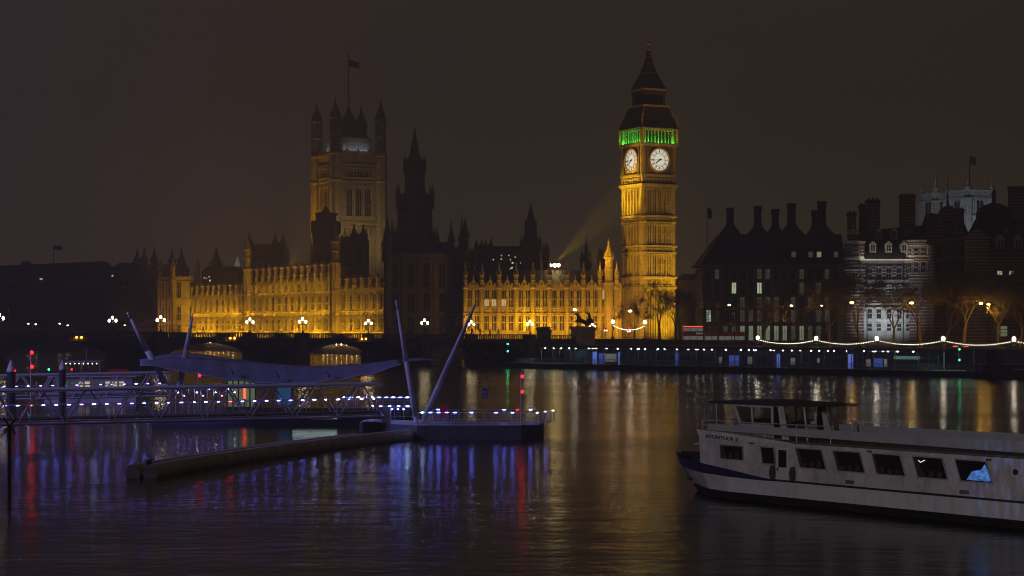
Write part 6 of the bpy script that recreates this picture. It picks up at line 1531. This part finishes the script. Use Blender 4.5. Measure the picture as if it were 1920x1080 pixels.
def gangway(label, a, c, hgt, wid, npan, led_mats, every=1, pitch=.93, floor=.35, rails=True, led_label='', r=.11):
    """box-truss footbridge; a, c: bottom chord ends on the near side"""
    d = c-a; L = d.length; rz = math.atan2(d.y,d.x); sl = math.asin(d.z/L)
    o = thing('truss_gangway', label, 'gangway', tuple(a), rz, 'steel truss gangways of the near pier'); o.rotation_euler = (0,-sl,rz)
    for y in (0, wid):
        q = MB(); q.tube((0,y,0),(L,y,0),r,r,8); q.build('bottom_chord', M['tube'], o)
        q = MB(); q.tube((0,y,hgt),(L,y,hgt),r*1.15,r*1.15,8); q.build('top_chord', M['tube'], o)
        pw = L/npan
        for i in range(npan):
            x = i*pw
            for x0,z0,x1,z1 in ((x,0,x+pw/2-.12,hgt),(x+pw,0,x+pw/2+.12,hgt)):
                q = MB(); q.tube((x0,y,z0),(x1,y,z1),r*.62,r*.62,6); q.build('diagonal', M['tube'], o)
    for i in range(npan+1): q = MB(); q.tube((i*L/npan,0,0),(i*L/npan,wid,0),.06,.06,6); q.build('cross_beam', M['tube'], o)
    q = MB(); q.box(0,L,.12,wid-.12,floor-.12,floor); q.build('walkway', M['deck'], o)
    q = MB(); q.box(0,L,.1,.16,floor,floor+.12); q.build('kick_plate', M['tube'], o)
    # handrail with light bars, part of the gangway
    n = int(L/pitch); pm_ = MB(); pm_.box(-.025,.025,-.025,.025,0,1.0); pm_ = pm_.mesh('post', M['tube']); lm = {}
    s = MB()
    for k in range(5): s.box(-.15,.15,-.015,.015,.2+k*.14,.22+k*.14)
    sm_ = s.mesh('slat_panel', M['tube'])
    for y in (.25, wid-.25):
        q = MB(); q.tube((0,y,floor+1.0),(L,y,floor+1.0),.028,.028,6); q.build('handrail', M['tube'], o)
    for i in range(n):
        x = (i+.5)*pitch; m = led_mats[i % len(led_mats)]
        put('post', pm_, o, (x-.3,.25,floor)); put('post', pm_, o, (x+.3,.25,floor)) if rails else None
        if m:
            if m not in lm: t = MB(); t.box(-.11,.11,-.035,.035,-.03,.025); lm[m] = t.mesh('led_lamp', M[m])
            put('led_lamp', lm[m], o, (x,.22,floor+1.0))
            if rails: put('slat_panel', sm_, o, (x,.25,floor))
    return o
M['led_b'] = mat('bright_handrail_lens', (.9,.9,.9), .3, emit=(.30,.36,1), es=55)
M['ledr'] = mat('red_handrail_lens', (.8,.1,.1), .3, emit=(1,.03,.04), es=26)
ga = at(-150,799.5,139); gc = at(718,780.5,148)
gangway('near steel truss gangway with a row of glowing handrail lamps', ga, gc, 2.5, 2.6, 10, ['ledv','led','led','led','led','ledw','ledv','led','ledr','led','led','led','ledv','led_b','led','ledv','led','led','ledv','led','led','led_b','led','led','ledr','led','led','led','led','led','led','led_b','ledg','led_b','led','ledg','ledg','led','led_b'], floor=.38)
fa = at(-120,752,196); fc = at(318,742,204)
gangway('farther steel truss gangway with dim violet lamps behind the near one', fa, fc, 2.5, 2.4, 7, ['ledv','led','ledv',None,'ledv','led','ledv','ledw','ledv'], pitch=1.25, floor=.35, rails=False)
gx = at(318,742,204)
# ramp rails from near gangway to the pontoon
a = at(640,755,156); led_rail('lit handrail on the ramp down from the gangway to the mast pontoon', a-Vector((0,0,.55)), prz, 5.8, .6, 0, None, 1.0, cyc=['ledw','led','ledw','ledv','led_b','led','led','led_b','led'])
a = at(690,766,152); led_rail('second lit handrail stepping down behind the gangway end', a-Vector((0,0,.8)), prz, 3.6, .7, 0, None, 1.0, cyc=['ledw','ledv','led','led'])
# pile with a pale pointed cap, mast with red lights, moored cruiser
v = at(21,617,185); o = thing('mooring_pile', 'thick dark mooring pile with a pale pointed cap behind the gangways', 'mooring pile', (v.x,185,-1)); zc = zz(697,185)+1
b = MB(); b.lathe(0,0,[(.42,0),(.42,zc)],20); b.build('pile', M['black'], o); b = MB(); b.lathe(0,0,[(.44,zc),(.44,zc+.15),(.24,zc+.75),(.02,zc+1.2)],20); b.build('cap', M['offw'], o); b = MB(); b.ball(.46,-.2,zc+.1,.06,6,4); b.build('red_lamp', M['red'], o)
v = at(117,617,190); o = thing('mooring_pile', 'second capped mooring pile standing in front of the moored cruiser', 'mooring pile', (v.x,190,-1)); zc = zz(693,190)+1
b = MB(); b.lathe(0,0,[(.34,0),(.34,zc)],20); b.build('pile', M['black'], o); b = MB(); b.lathe(0,0,[(.36,zc),(.36,zc+.15),(.2,zc+.6),(.02,zc+1.0)],20); b.build('cap', M['offw'], o)
v = at(58,617,187); signal_mast('mast with two stacked red signals beside the pale-capped pile', (v.x,187,0), (zz(661,187),zz(687.5,187)), 'red', 0, .2, .17, 'tube', 'red signal masts')
def cruiser():
    v = at(78,617,215); D = 215; L = (262-78)*D/F; o = thing('river_cruiser', 'white river cruiser with lit cabin moored behind the far gangway', 'boat', (v.x, D, 0), R(2))
    b = MB(); b.slab([(0,1.5),(1.5,0),(L-.5,0),(L,1),(L,4.5),(L-.5,5.2),(1.5,5.2),(0,3.6)],-.3,1.2); b.build('hull', M['offw'], o)
    b = MB(); b.box(1.2,L-1,.4,4.8,1.2,3.0); b.build('cabin', M['grey'], o)
    for i in range(10): q = MB(); q.box(1.7+i*.78,2.25+i*.78,.34,.4,1.7,2.5); q.build('window', M['win_w' if i in (3,4,7,8,9) else 'win_d'], o)
    b = MB(); b.box(.6,L-.5,.1,5.1,3.0,3.12); b.build('upper_deck', M['offw'], o)
    b = MB(); b.slab([(2.2,.3),(6.6,.3),(6.9,4.9),(2.2,4.9)],4.75,4.87); b.build('awning', M['canvas'], o)
    for x in (2.3,4.4,6.5):
        for y in (.5,4.7): q = MB(); q.tube((x,y,3.1),(x,y,4.75),.04,.04,5); q.build('awning_post', M['grey'], o)
    q = MB(); q.box(7.4,9.8,.5,.65,3.2,3.9); q.build('red_lifebelt_rack', M['red_p'], o)
    for x, m in ((.8,'green'),(3.4,'red')): q = MB(); q.ball(x,.05,3.9,.10,6,4); q.build('deck_lamp', M[m], o)
    q = MB(); q.tube((4.6,2.5,4.87),(4.6,2.5,6.2),.05,.05,5); q.build('mast', M['grey'], o)
    for i in range(9): q = MB(); q.ball(2.2+i*.5,.2,4.55,.05,6,4); q.build('string_bulb', M['bulb'], o)
cruiser()
# floating boom
pts = [at(281,877,107.5),at(345,867,112.5),at(430,858,119),at(520,848,126),at(610,838,133),at(690,828,139.5),at(775,815,146)]
pts = [Vector((p.x,p.y,.30)) for p in pts]
o = thing('floating_boom', 'long fat grey floating boom running across the water to the mast pontoon', 'floating boom', tuple(pts[0]))
for k, off in enumerate((0, 1.03)):
    side = Vector((-.78,.62,0))*0+Vector((-.55,.83,0))*0
    for i, (p, q_) in enumerate(zip(pts,pts[1:])):
        d = (q_-p).normalized(); s = Vector((-d.y,d.x,0))*off
        if k == 1 and i in (5,): continue
        a_ = p+s-pts[0]; c_ = q_+s-pts[0]; m = MB(); g = d*.12
        m.tube(a_+g,c_-g,.50,.50,14); m.tube(a_,a_+g,.46,.5,14); m.tube(c_-g,c_,.5,.42,14); m.build('float_section', M['boom'], o, smooth=False)
b = MB(); b.cbox(-.1,.3,.25,.3,.3,.9); b.tube((-.1,0,.75),(-.1,.9,.75),.05); b.build('end_bracket', M['iron'], o)
# post with X topmark
v = at(17.5,917,100); o = thing('topmark_post', 'thin dark river post with an X topmark standing in the near water', 'post', (v.x,100,-1)); zc = zz(800,100)+1
b = MB(); b.tube((0,0,0),(0,0,zc),.10,.09,8); b.build('post', M['iron'], o)
b = MB()
for s_ in (-1,1): b.T = Matrix.Translation((.05,-.1,zc+.02)) @ Matrix.Rotation(s_*R(38),4,'Y'); b.box(-.05,.05,-.03,.03,-.55,.55)
b.T = None; b.build('topmark', mat('dull_red_topmark',(.06,.02,.02),.7), o)
HAZE = 1
# ---------------------------------------------------------------- the river boat
def river_boat():
    bx, by = 9.5, 95.5; rz = math.atan2(-.8,.6)
    org = Vector((bx,by,0))+Vector((.8,.6,0))*2.4            # on the centreline abreast of the cabin front
    o = thing('river_boat', 'long white passenger boat with navy bow stripe and slanted dark windows', 'boat', tuple(org), rz); LB = 31
    hb = 2.4
    # hull: stations x, half breadth at deck, deck z
    st = [(-4.25,.06,2.02),(-3.6,.75,1.98),(-2.6,1.45,1.93),(-1.3,2.05,1.85),(0,2.36,1.74),(2,2.42,1.55),(4.2,2.42,1.30),(5.2,2.42,1.20),(LB,2.42,1.20)]
    def hull_row(fr, z0):  # section point between keel and deck
        return
    rows = [(.0,'k'),(.18,'b'),(.55,'m'),(1,'d')]
    def sec(x, w, zd):
        # waterline narrower near the bow, stem raked
        t = max(0,min(1,(x+4.25)/5.5)); ww = w*(.35+.65*t); rk = (1-t)*1.5
        return [(x+rk,ww*.8,-.35),(x+rk*.95,ww*.93,.05),(x+rk*.75,ww*.97,.42),(x+rk*.35,w*.985,zd*.62+.15),(x,w,zd)]
    S_ = [sec(*s) for s in st]
    def strip(i0, i1, name, m, z_off=0):
        b = MB(); vs = []; fs = []; n = len(S_); k = i1-i0+1
        for s in S_:
            for (x,w,z) in s[i0:i1+1]: vs.append((x,-w,z))
        for s in S_:
            for (x,w,z) in s[i0:i1+1]: vs.append((x,w,z))
        for a in range(n-1):
            for j in range(k-1):
                p = a*k+j; fs.append((p,p+k,p+k+1,p+1)); q = n*k+p; fs.append((q,q+1,q+k+1,q+k))
        if i1 == 4: pass
        for j in range(k-1): fs.append((j,j+1,n*k+j+1,n*k+j)); e_ = (n-1)*k+j; fs.append((e_,n*k+e_,n*k+e_+1,e_+1))
        b.add(vs,fs); return b.build(name, m, o)
    lin = MB(); vs = []
    for (x,w,z) in st[:6]: k_ = max(0,min(1,1-(x+4.25)/5.5)); vs += [(x+.35*k_,-w*(.93-.25*k_),z-.36),(x+.06,-w*.965,z+.015),(x+.06,w*.965,z+.015),(x+.35*k_,w*(.93-.25*k_),z-.36)]
    for i in range(5): a = 4*i; lin.add([vs[a],vs[a+1],vs[a+5],vs[a+4],vs[a+3],vs[a+2],vs[a+6],vs[a+7]],[(0,1,2,3),(4,7,6,5)])
    lin.build('bulwark_lining', M['blue'], o)
    strip(0,2,'boot_top', M['black']); strip(2,4,'hull', M['white'])
    # navy band tapering aft along the sheer
    for sd in (-1,1):
        b = MB(); vs = []; fs = []; top = [(-4.25,.06,2.02),(-3.6,.75,1.98),(-2.6,1.45,1.93),(-1.3,2.05,1.85),(0,2.36,1.74),(2,2.42,1.55),(4.2,2.42,1.30),(5.4,2.42,1.21)]
        low = [1.52,1.48,1.42,1.32,1.24,1.17,1.13,1.15]
        for (x,w,z),l in zip(top,low):
            t = (z-l)*.5; f = 1-(z-l)*.03
            vs += [(x-.02,sd*(w+.025),z+.01),(x+(z-l)*.55*max(0,min(1,1-(x+4.25)/5.5)),sd*(w*f+.025),l)]
        for i in range(len(top)-1): a = 2*i; fs.append((a,a+1,a+3,a+2) if sd < 0 else (a,a+2,a+3,a+1))
        b.add(vs,fs); b.build('bow_stripe', M['blue'], o)
    q = MB(); q.box(5.3,LB,-2.47,-2.40,1.16,1.25); q.box(5.3,LB,2.40,2.47,1.16,1.25); q.build('rubbing_strake', M['black'], o)
    b = MB(); dk = [(x+.3*max(0,1-(x+4.25)/5.5),-w*.86,z-.35) for x,w,z in st[:6]]+[(x+.3*max(0,1-(x+4.25)/5.5),w*.86,z-.35) for x,w,z in st[:6][::-1]]; b.add(dk,[tuple(range(len(dk)))]); b.build('foredeck', M['deck'], o)
    # saloon cabin
    zr = 3.02; yc = 2.34
    b = MB(); b.plate([(.0,1.2),(LB,1.15),(LB,zr),(4.4,zr),(-.12,zr+.05)],-yc,yc); b.build('saloon', M['offw'], o)
    # wedge-shaped name board under the upper deck
    b = MB(); b.plate([(-.28,3.42),(1.5,3.36),(5.9,3.08),(6.9,2.98),(5.0,2.97),(.05,2.92)],-yc-.06,yc+.06); b.build('name_board', M['white'], o)
    cu = bpy.data.curves.new('name_lettering','FONT'); cu.body = 'AVONTUUR II'; cu.size = .36; cu.extrude = .006; cu.space_character = 1.06; cu.offset = .008
    to = bpy.data.objects.new('tmp', cu); COL.objects.link(to); me = bpy.data.meshes.new_from_object(to.evaluated_get(bpy.context.evaluated_depsgraph_get())); bpy.data.objects.remove(to)
    me.materials.clear(); me.materials.append(M['iron']); n_ = put('name_lettering', me, o, (.42,-yc-.075,3.03)); n_.rotation_euler = (R(90),R(2.2),0); n_.scale = (1.0,.72,1)
    # windows: leaning parallelograms with pale frames
    def win(x0, x1, z0, z1, lean, m='pane', side=-1, nm='window'):
        y = side*yc; b = MB(); b.m = 0; s = side
        P = [(x0+lean,z0),(x1+lean,z0),(x1,z1),(x0,z1)]; e_ = .06; Q = [(x0+lean-e_,z0-e_),(x1+lean+e_,z0-e_),(x1+e_,z1+e_),(x0-e_,z1+e_)]
        ya, yb_ = sorted((y+s*.005,y+s*.02)); b.plate(P,ya,yb_); b.m = 1; ya, yb_ = sorted((y-s*.02,y+s*.045))
        for i in range(4):
            j = (i+1)%4; b.plate([P[i],P[j],Q[j],Q[i]],ya,yb_)
        wo_ = b.build(nm, [M[m], M['grey']], o)
        if side < 0 and x1-x0 > 1.2 and not 16 < x0 < 17:
            rw = random.Random(int(x0*10)); q = MB(); ys = y-.006
            for u in (.08, .36, .64):
                a = x0+lean+(x1-x0)*u; hgt = rw.uniform(.22,.34); q.plate([(a,z0+.03),(a+.3,z0+.03),(a+.27,z0+hgt),(a+.05,z0+hgt+.02)],y-.036,y-.026)
            q.build('seat_row', M['seatc'], wo_)
            q = MB(); a = x0+.04; wd = rw.uniform(.1,.26); q.plate([(a+lean,z0+.02),(a+lean+wd*1.2,z0+.02),(a+wd,z1-.02),(a,z1-.02)],y-.04,y-.03); q.build('curtain', M['curt'], wo_)
        return wo_
    win(1.45,3.05,2.05,2.70,.05); win(4.35,5.2,1.98,2.74,.12)
    for i in range(5): win(6.7+2.42*i,8.35+2.42*i,1.92,2.80,.32)
    for i in range(3): win(21.5+2.42*i,23.1+2.42*i,1.92,2.80,.32)
    for i in range(8): win(6.7+2.42*i,8.35+2.42*i,1.92,2.80,.32,'pane',1)
    # blue reflection in the fifth long window, put in as a glowing patch
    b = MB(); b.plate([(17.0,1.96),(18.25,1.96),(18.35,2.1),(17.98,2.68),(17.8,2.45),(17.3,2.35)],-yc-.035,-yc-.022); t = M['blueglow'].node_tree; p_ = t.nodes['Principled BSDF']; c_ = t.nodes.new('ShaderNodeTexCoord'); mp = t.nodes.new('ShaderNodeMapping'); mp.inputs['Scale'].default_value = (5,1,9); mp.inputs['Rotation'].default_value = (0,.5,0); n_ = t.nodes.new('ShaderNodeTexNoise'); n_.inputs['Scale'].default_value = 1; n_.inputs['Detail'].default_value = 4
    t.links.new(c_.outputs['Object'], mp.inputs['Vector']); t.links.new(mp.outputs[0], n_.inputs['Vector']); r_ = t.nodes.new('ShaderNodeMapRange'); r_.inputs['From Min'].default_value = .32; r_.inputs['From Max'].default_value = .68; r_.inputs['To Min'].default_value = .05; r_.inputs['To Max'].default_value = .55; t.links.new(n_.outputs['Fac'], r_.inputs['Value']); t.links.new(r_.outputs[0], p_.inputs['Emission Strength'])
    b.build('blue_reflection', M['blueglow'], o)
    b = MB(); b.tube((14.3,-yc-.04,2.66),(14.42,-yc-.04,2.57),.018,.018,5); b.tube((14.42,-yc-.04,2.57),(14.66,-yc-.04,2.68),.018,.018,5); b.build('cabin_lamp', M['poster2'], o)
    # side door
    b = MB(); b.box(5.45,6.28,-yc-.07,-yc+.02,1.2,2.78); d = b.build('door', M['white'], o)
    b = MB(); b.box(5.6,6.13,-yc-.09,-yc-.072,1.85,2.68); b.build('pane', M['pane'], d); b = MB(); b.cbox(5.55,-yc-.09,1.75,.06,.05,.14); b.build('handle', M['iron'], d)
    for x in (5.2,6.55):
        b = MB(); b.path([(x-.1,-yc-.06,1.9),(x-.17,-yc-.12,1.6),(x-.12,-yc-.12,1.3),(x+.02,-yc-.12,1.22),(x+.14,-yc-.12,1.35),(x+.15,-yc-.12,1.65),(x+.05,-yc-.06,1.92)],.03,6); b.path([(x-.08,-yc-.08,1.88),(x-.13,-yc-.14,1.55),(x-.07,-yc-.14,1.36),(x+.08,-yc-.14,1.34),(x+.1,-yc-.1,1.7)],.03,6); b.path([(x-.02,-yc-.06,1.9),(x-.05,-yc-.1,1.35),(x+.06,-yc-.1,1.3),(x+.06,-yc-.06,1.9)],.04,6); b.build('rope_fender', M['rope'], o)
    # upper deck with its side screen
    b = MB(); b.box(.2,LB,-2.32,2.32,3.04,3.12); b.build('upper_deck', M['deck'], o)
    for s in (-1,1):
        b = MB(); y0, y1 = sorted((s*2.28,s*2.34)); b.plate([(.5,3.42),(LB,3.20),(LB,3.80),(.55,3.74)],y0,y1); b.build('side_screen', M['greyw'], o)
        q = MB(); q.tube((.1,s*2.31,3.9),(9.2,s*2.31,3.93),.022,.022,6); q.tube((.1,s*2.31,3.65),(.55,s*2.31,3.65),.02,.02,5)
        for i in range(5): q.tube((.12+i*2.2,s*2.31,3.42 if i == 0 else 3.1),(.12+i*2.2,s*2.31,3.92),.02,.02,5)
        q.build('handrail', M['tube'], o)
    q = MB(); q.tube((.1,-2.31,3.9),(.1,2.31,3.9),.022,.022,6); q.tube((.1,-2.31,3.65),(.1,2.31,3.65),.02,.02,6); q.build('handrail', M['tube'], o)
    # wheelhouse and awning
    zt = 4.74
    b = MB(); b.plate([(-.15,zt),(6.75,zt+.02),(6.95,zt+.08),(2.6,zt+.2),(-.05,zt+.12)],-1.75,1.75); b.build('awning_roof', M['roofb'], o)
    def post(x0, x1, y, r, nm='awning_post'): q = MB(); q.tube((x0,y,3.1),(x1,y,zt+.02),r,r,6); q.build(nm, M['offw'], o)
    for y in (-1.6,1.6): post(.4,.35,y,.03); post(5.45,5.05,y,.07); post(6.75,6.5,y,.05)
    for s in (-1,1):
        y = s*1.5; ya, yb_ = y-.04, y+.04; fr = MB()
        A_ = [(1.95,3.75),(4.35,3.75),(4.3,4.72),(1.5,4.72)]; In = [(2.1,3.86),(4.22,3.86),(4.18,4.64),(1.7,4.64)]
        for i in range(4): j = (i+1)%4; fr.plate([A_[i],A_[j],In[j],In[i]],ya,yb_)
        fr.plate([(2.85,3.86),(2.95,3.86),(2.89,4.64),(2.79,4.64)],ya,yb_); fr.build('window_frame', M['offw'], o)
        g = MB(); g.plate(In,y-.012,y+.012); g.build('wheelhouse_glass', M['seeglass'], o)
        fr = MB(); fr.plate([(4.95,3.12),(5.35,3.12),(4.95,4.74),(4.65,4.74)],ya,yb_); fr.build('raked_pillar', M['offw'], o)
        g = MB(); g.plate([(4.4,3.12),(4.97,3.12),(4.68,4.70),(4.4,4.70)],y-.03,y-.01); g.build('dark_panel', M['pane'], o)
    b = MB(); b.box(1.8,4.4,-1.47,1.47,3.12,3.75); b.build('wheelhouse_base', M['offw'], o)
    b = MB(); b.lathe(3.6,-.2,[(.25,3.75),(.3,4.1),(.26,4.25)],8); b.build('helm_seat', M['black'], o); b = MB(); b.box(2.1,2.5,-1.2,1.2,3.75,4.0); b.build('console', M['greyd'], o)
    # bow fittings: jackstaff with flag, bollard, anchor
    q = MB(); q.tube((-1.7,0,1.5),(-1.75,0,3.6),.018,.014,5); j = q.build('jackstaff', M['iron'], o); q = MB(); q.plate([(-1.74,3.3),(-1.2,3.05),(-1.15,3.25),(-1.74,3.55)],-.01,.01); q.build('pennant', M['flagm'], j)
    q = MB(); q.tube((-.1,-2.1,2.75),(-.75,-2.1,2.62),.06,.06,6); q.build('cleat', M['offw'], o)
    q = MB(); q.path([(-3.05,-.80,1.3),(-2.85,-.66,.95),(-2.68,-.56,.66)],.05,6); q.tube((-2.95,-.52,.70),(-2.45,-.74,.66),.07,.07,6); q.build('anchor', M['iron'], o)
    for x in (19.6,20.5): q = MB(); q.T = Matrix.Translation((x,-yc-.01,2.45)) @ Matrix.Rotation(pi/2,4,'X'); q.lathe(0,0,[(.13,-.02),(.13,.03)],12); q.build('porthole', M['black'], o)
    for x in (9.9,16.6): q = MB(); q.box(x,x+.5,-yc-.03,-yc+.01,1.33,1.5); q.build('vent', M['greyd'], o)
    for x in (11.3,18.1,3.6): q = MB(); q.box(x,x+.22,-yc-.1,-yc,2.86,2.94); q.build('deck_light', M['greyd'], o)
M['seatc'] = mat('dim_seat_fabric', (.055,.035,.035), .9); M['curt'] = mat('dim_red_curtain', (.07,.03,.03), .9); M['greyw'] = mat('grey_white_screen', (.40,.41,.44), .55, noise=(1,.12)); M['roofb'] = mat('dark_blue_awning', (.035,.035,.06), .6)
g_ = mat('thin_tinted_glass', (.02,.02,.02), .05, alpha=.35); M['seeglass'] = g_
M['poster2'] = mat('small_cabin_lamp', (.8,.8,.8), .4, emit=(.9,.95,1), es=.9)
river_boat()
# unseen spot with a noise pattern, added to streak the cabin side blue
bl = lamp('SPOT','blue_ripple_spot',(-16,70,3.5),11000,(.10,.30,1),target=(20.6,80.6,2.45),spot_size=R(7.5),spot_blend=.8,shadow_soft_size=.05)
bl.data.use_nodes = True; t = bl.data.node_tree; em = t.nodes['Emission']
c_ = t.nodes.new('ShaderNodeTexCoord'); mp = t.nodes.new('ShaderNodeMapping'); mp.inputs['Scale'].default_value = (170,34,1); n_ = t.nodes.new('ShaderNodeTexNoise'); n_.inputs['Scale'].default_value = 1.0; n_.inputs['Detail'].default_value = 2
g_2 = t.nodes.new('ShaderNodeNewGeometry') if False else None
t.links.new(c_.outputs['Normal'], mp.inputs['Vector']); t.links.new(mp.outputs[0], n_.inputs['Vector'])
r_ = t.nodes.new('ShaderNodeMapRange'); r_.inputs['From Min'].default_value = .48; r_.inputs['From Max'].default_value = .72; t.links.new(n_.outputs['Fac'], r_.inputs['Value']); t.links.new(r_.outputs[0], em.inputs['Strength'])

# ---------------------------------------------------------------- night haze
hm = bpy.data.materials.new('night_haze'); hm.use_nodes = True; t = hm.node_tree; t.nodes.clear()
out = t.nodes.new('ShaderNodeOutputMaterial'); vp = t.nodes.new('ShaderNodeVolumePrincipled')
vp.inputs['Color'].default_value = (.72,.70,.68,1); vp.inputs['Density'].default_value = .00095; vp.inputs['Anisotropy'].default_value = .25
t.links.new(vp.outputs[0], out.inputs['Volume'])
if HAZE:
    b = MB(); b.box(-420,420,-60,1150,-3,150); h_ = b.build('haze', hm); tag(h_, kind='stuff')
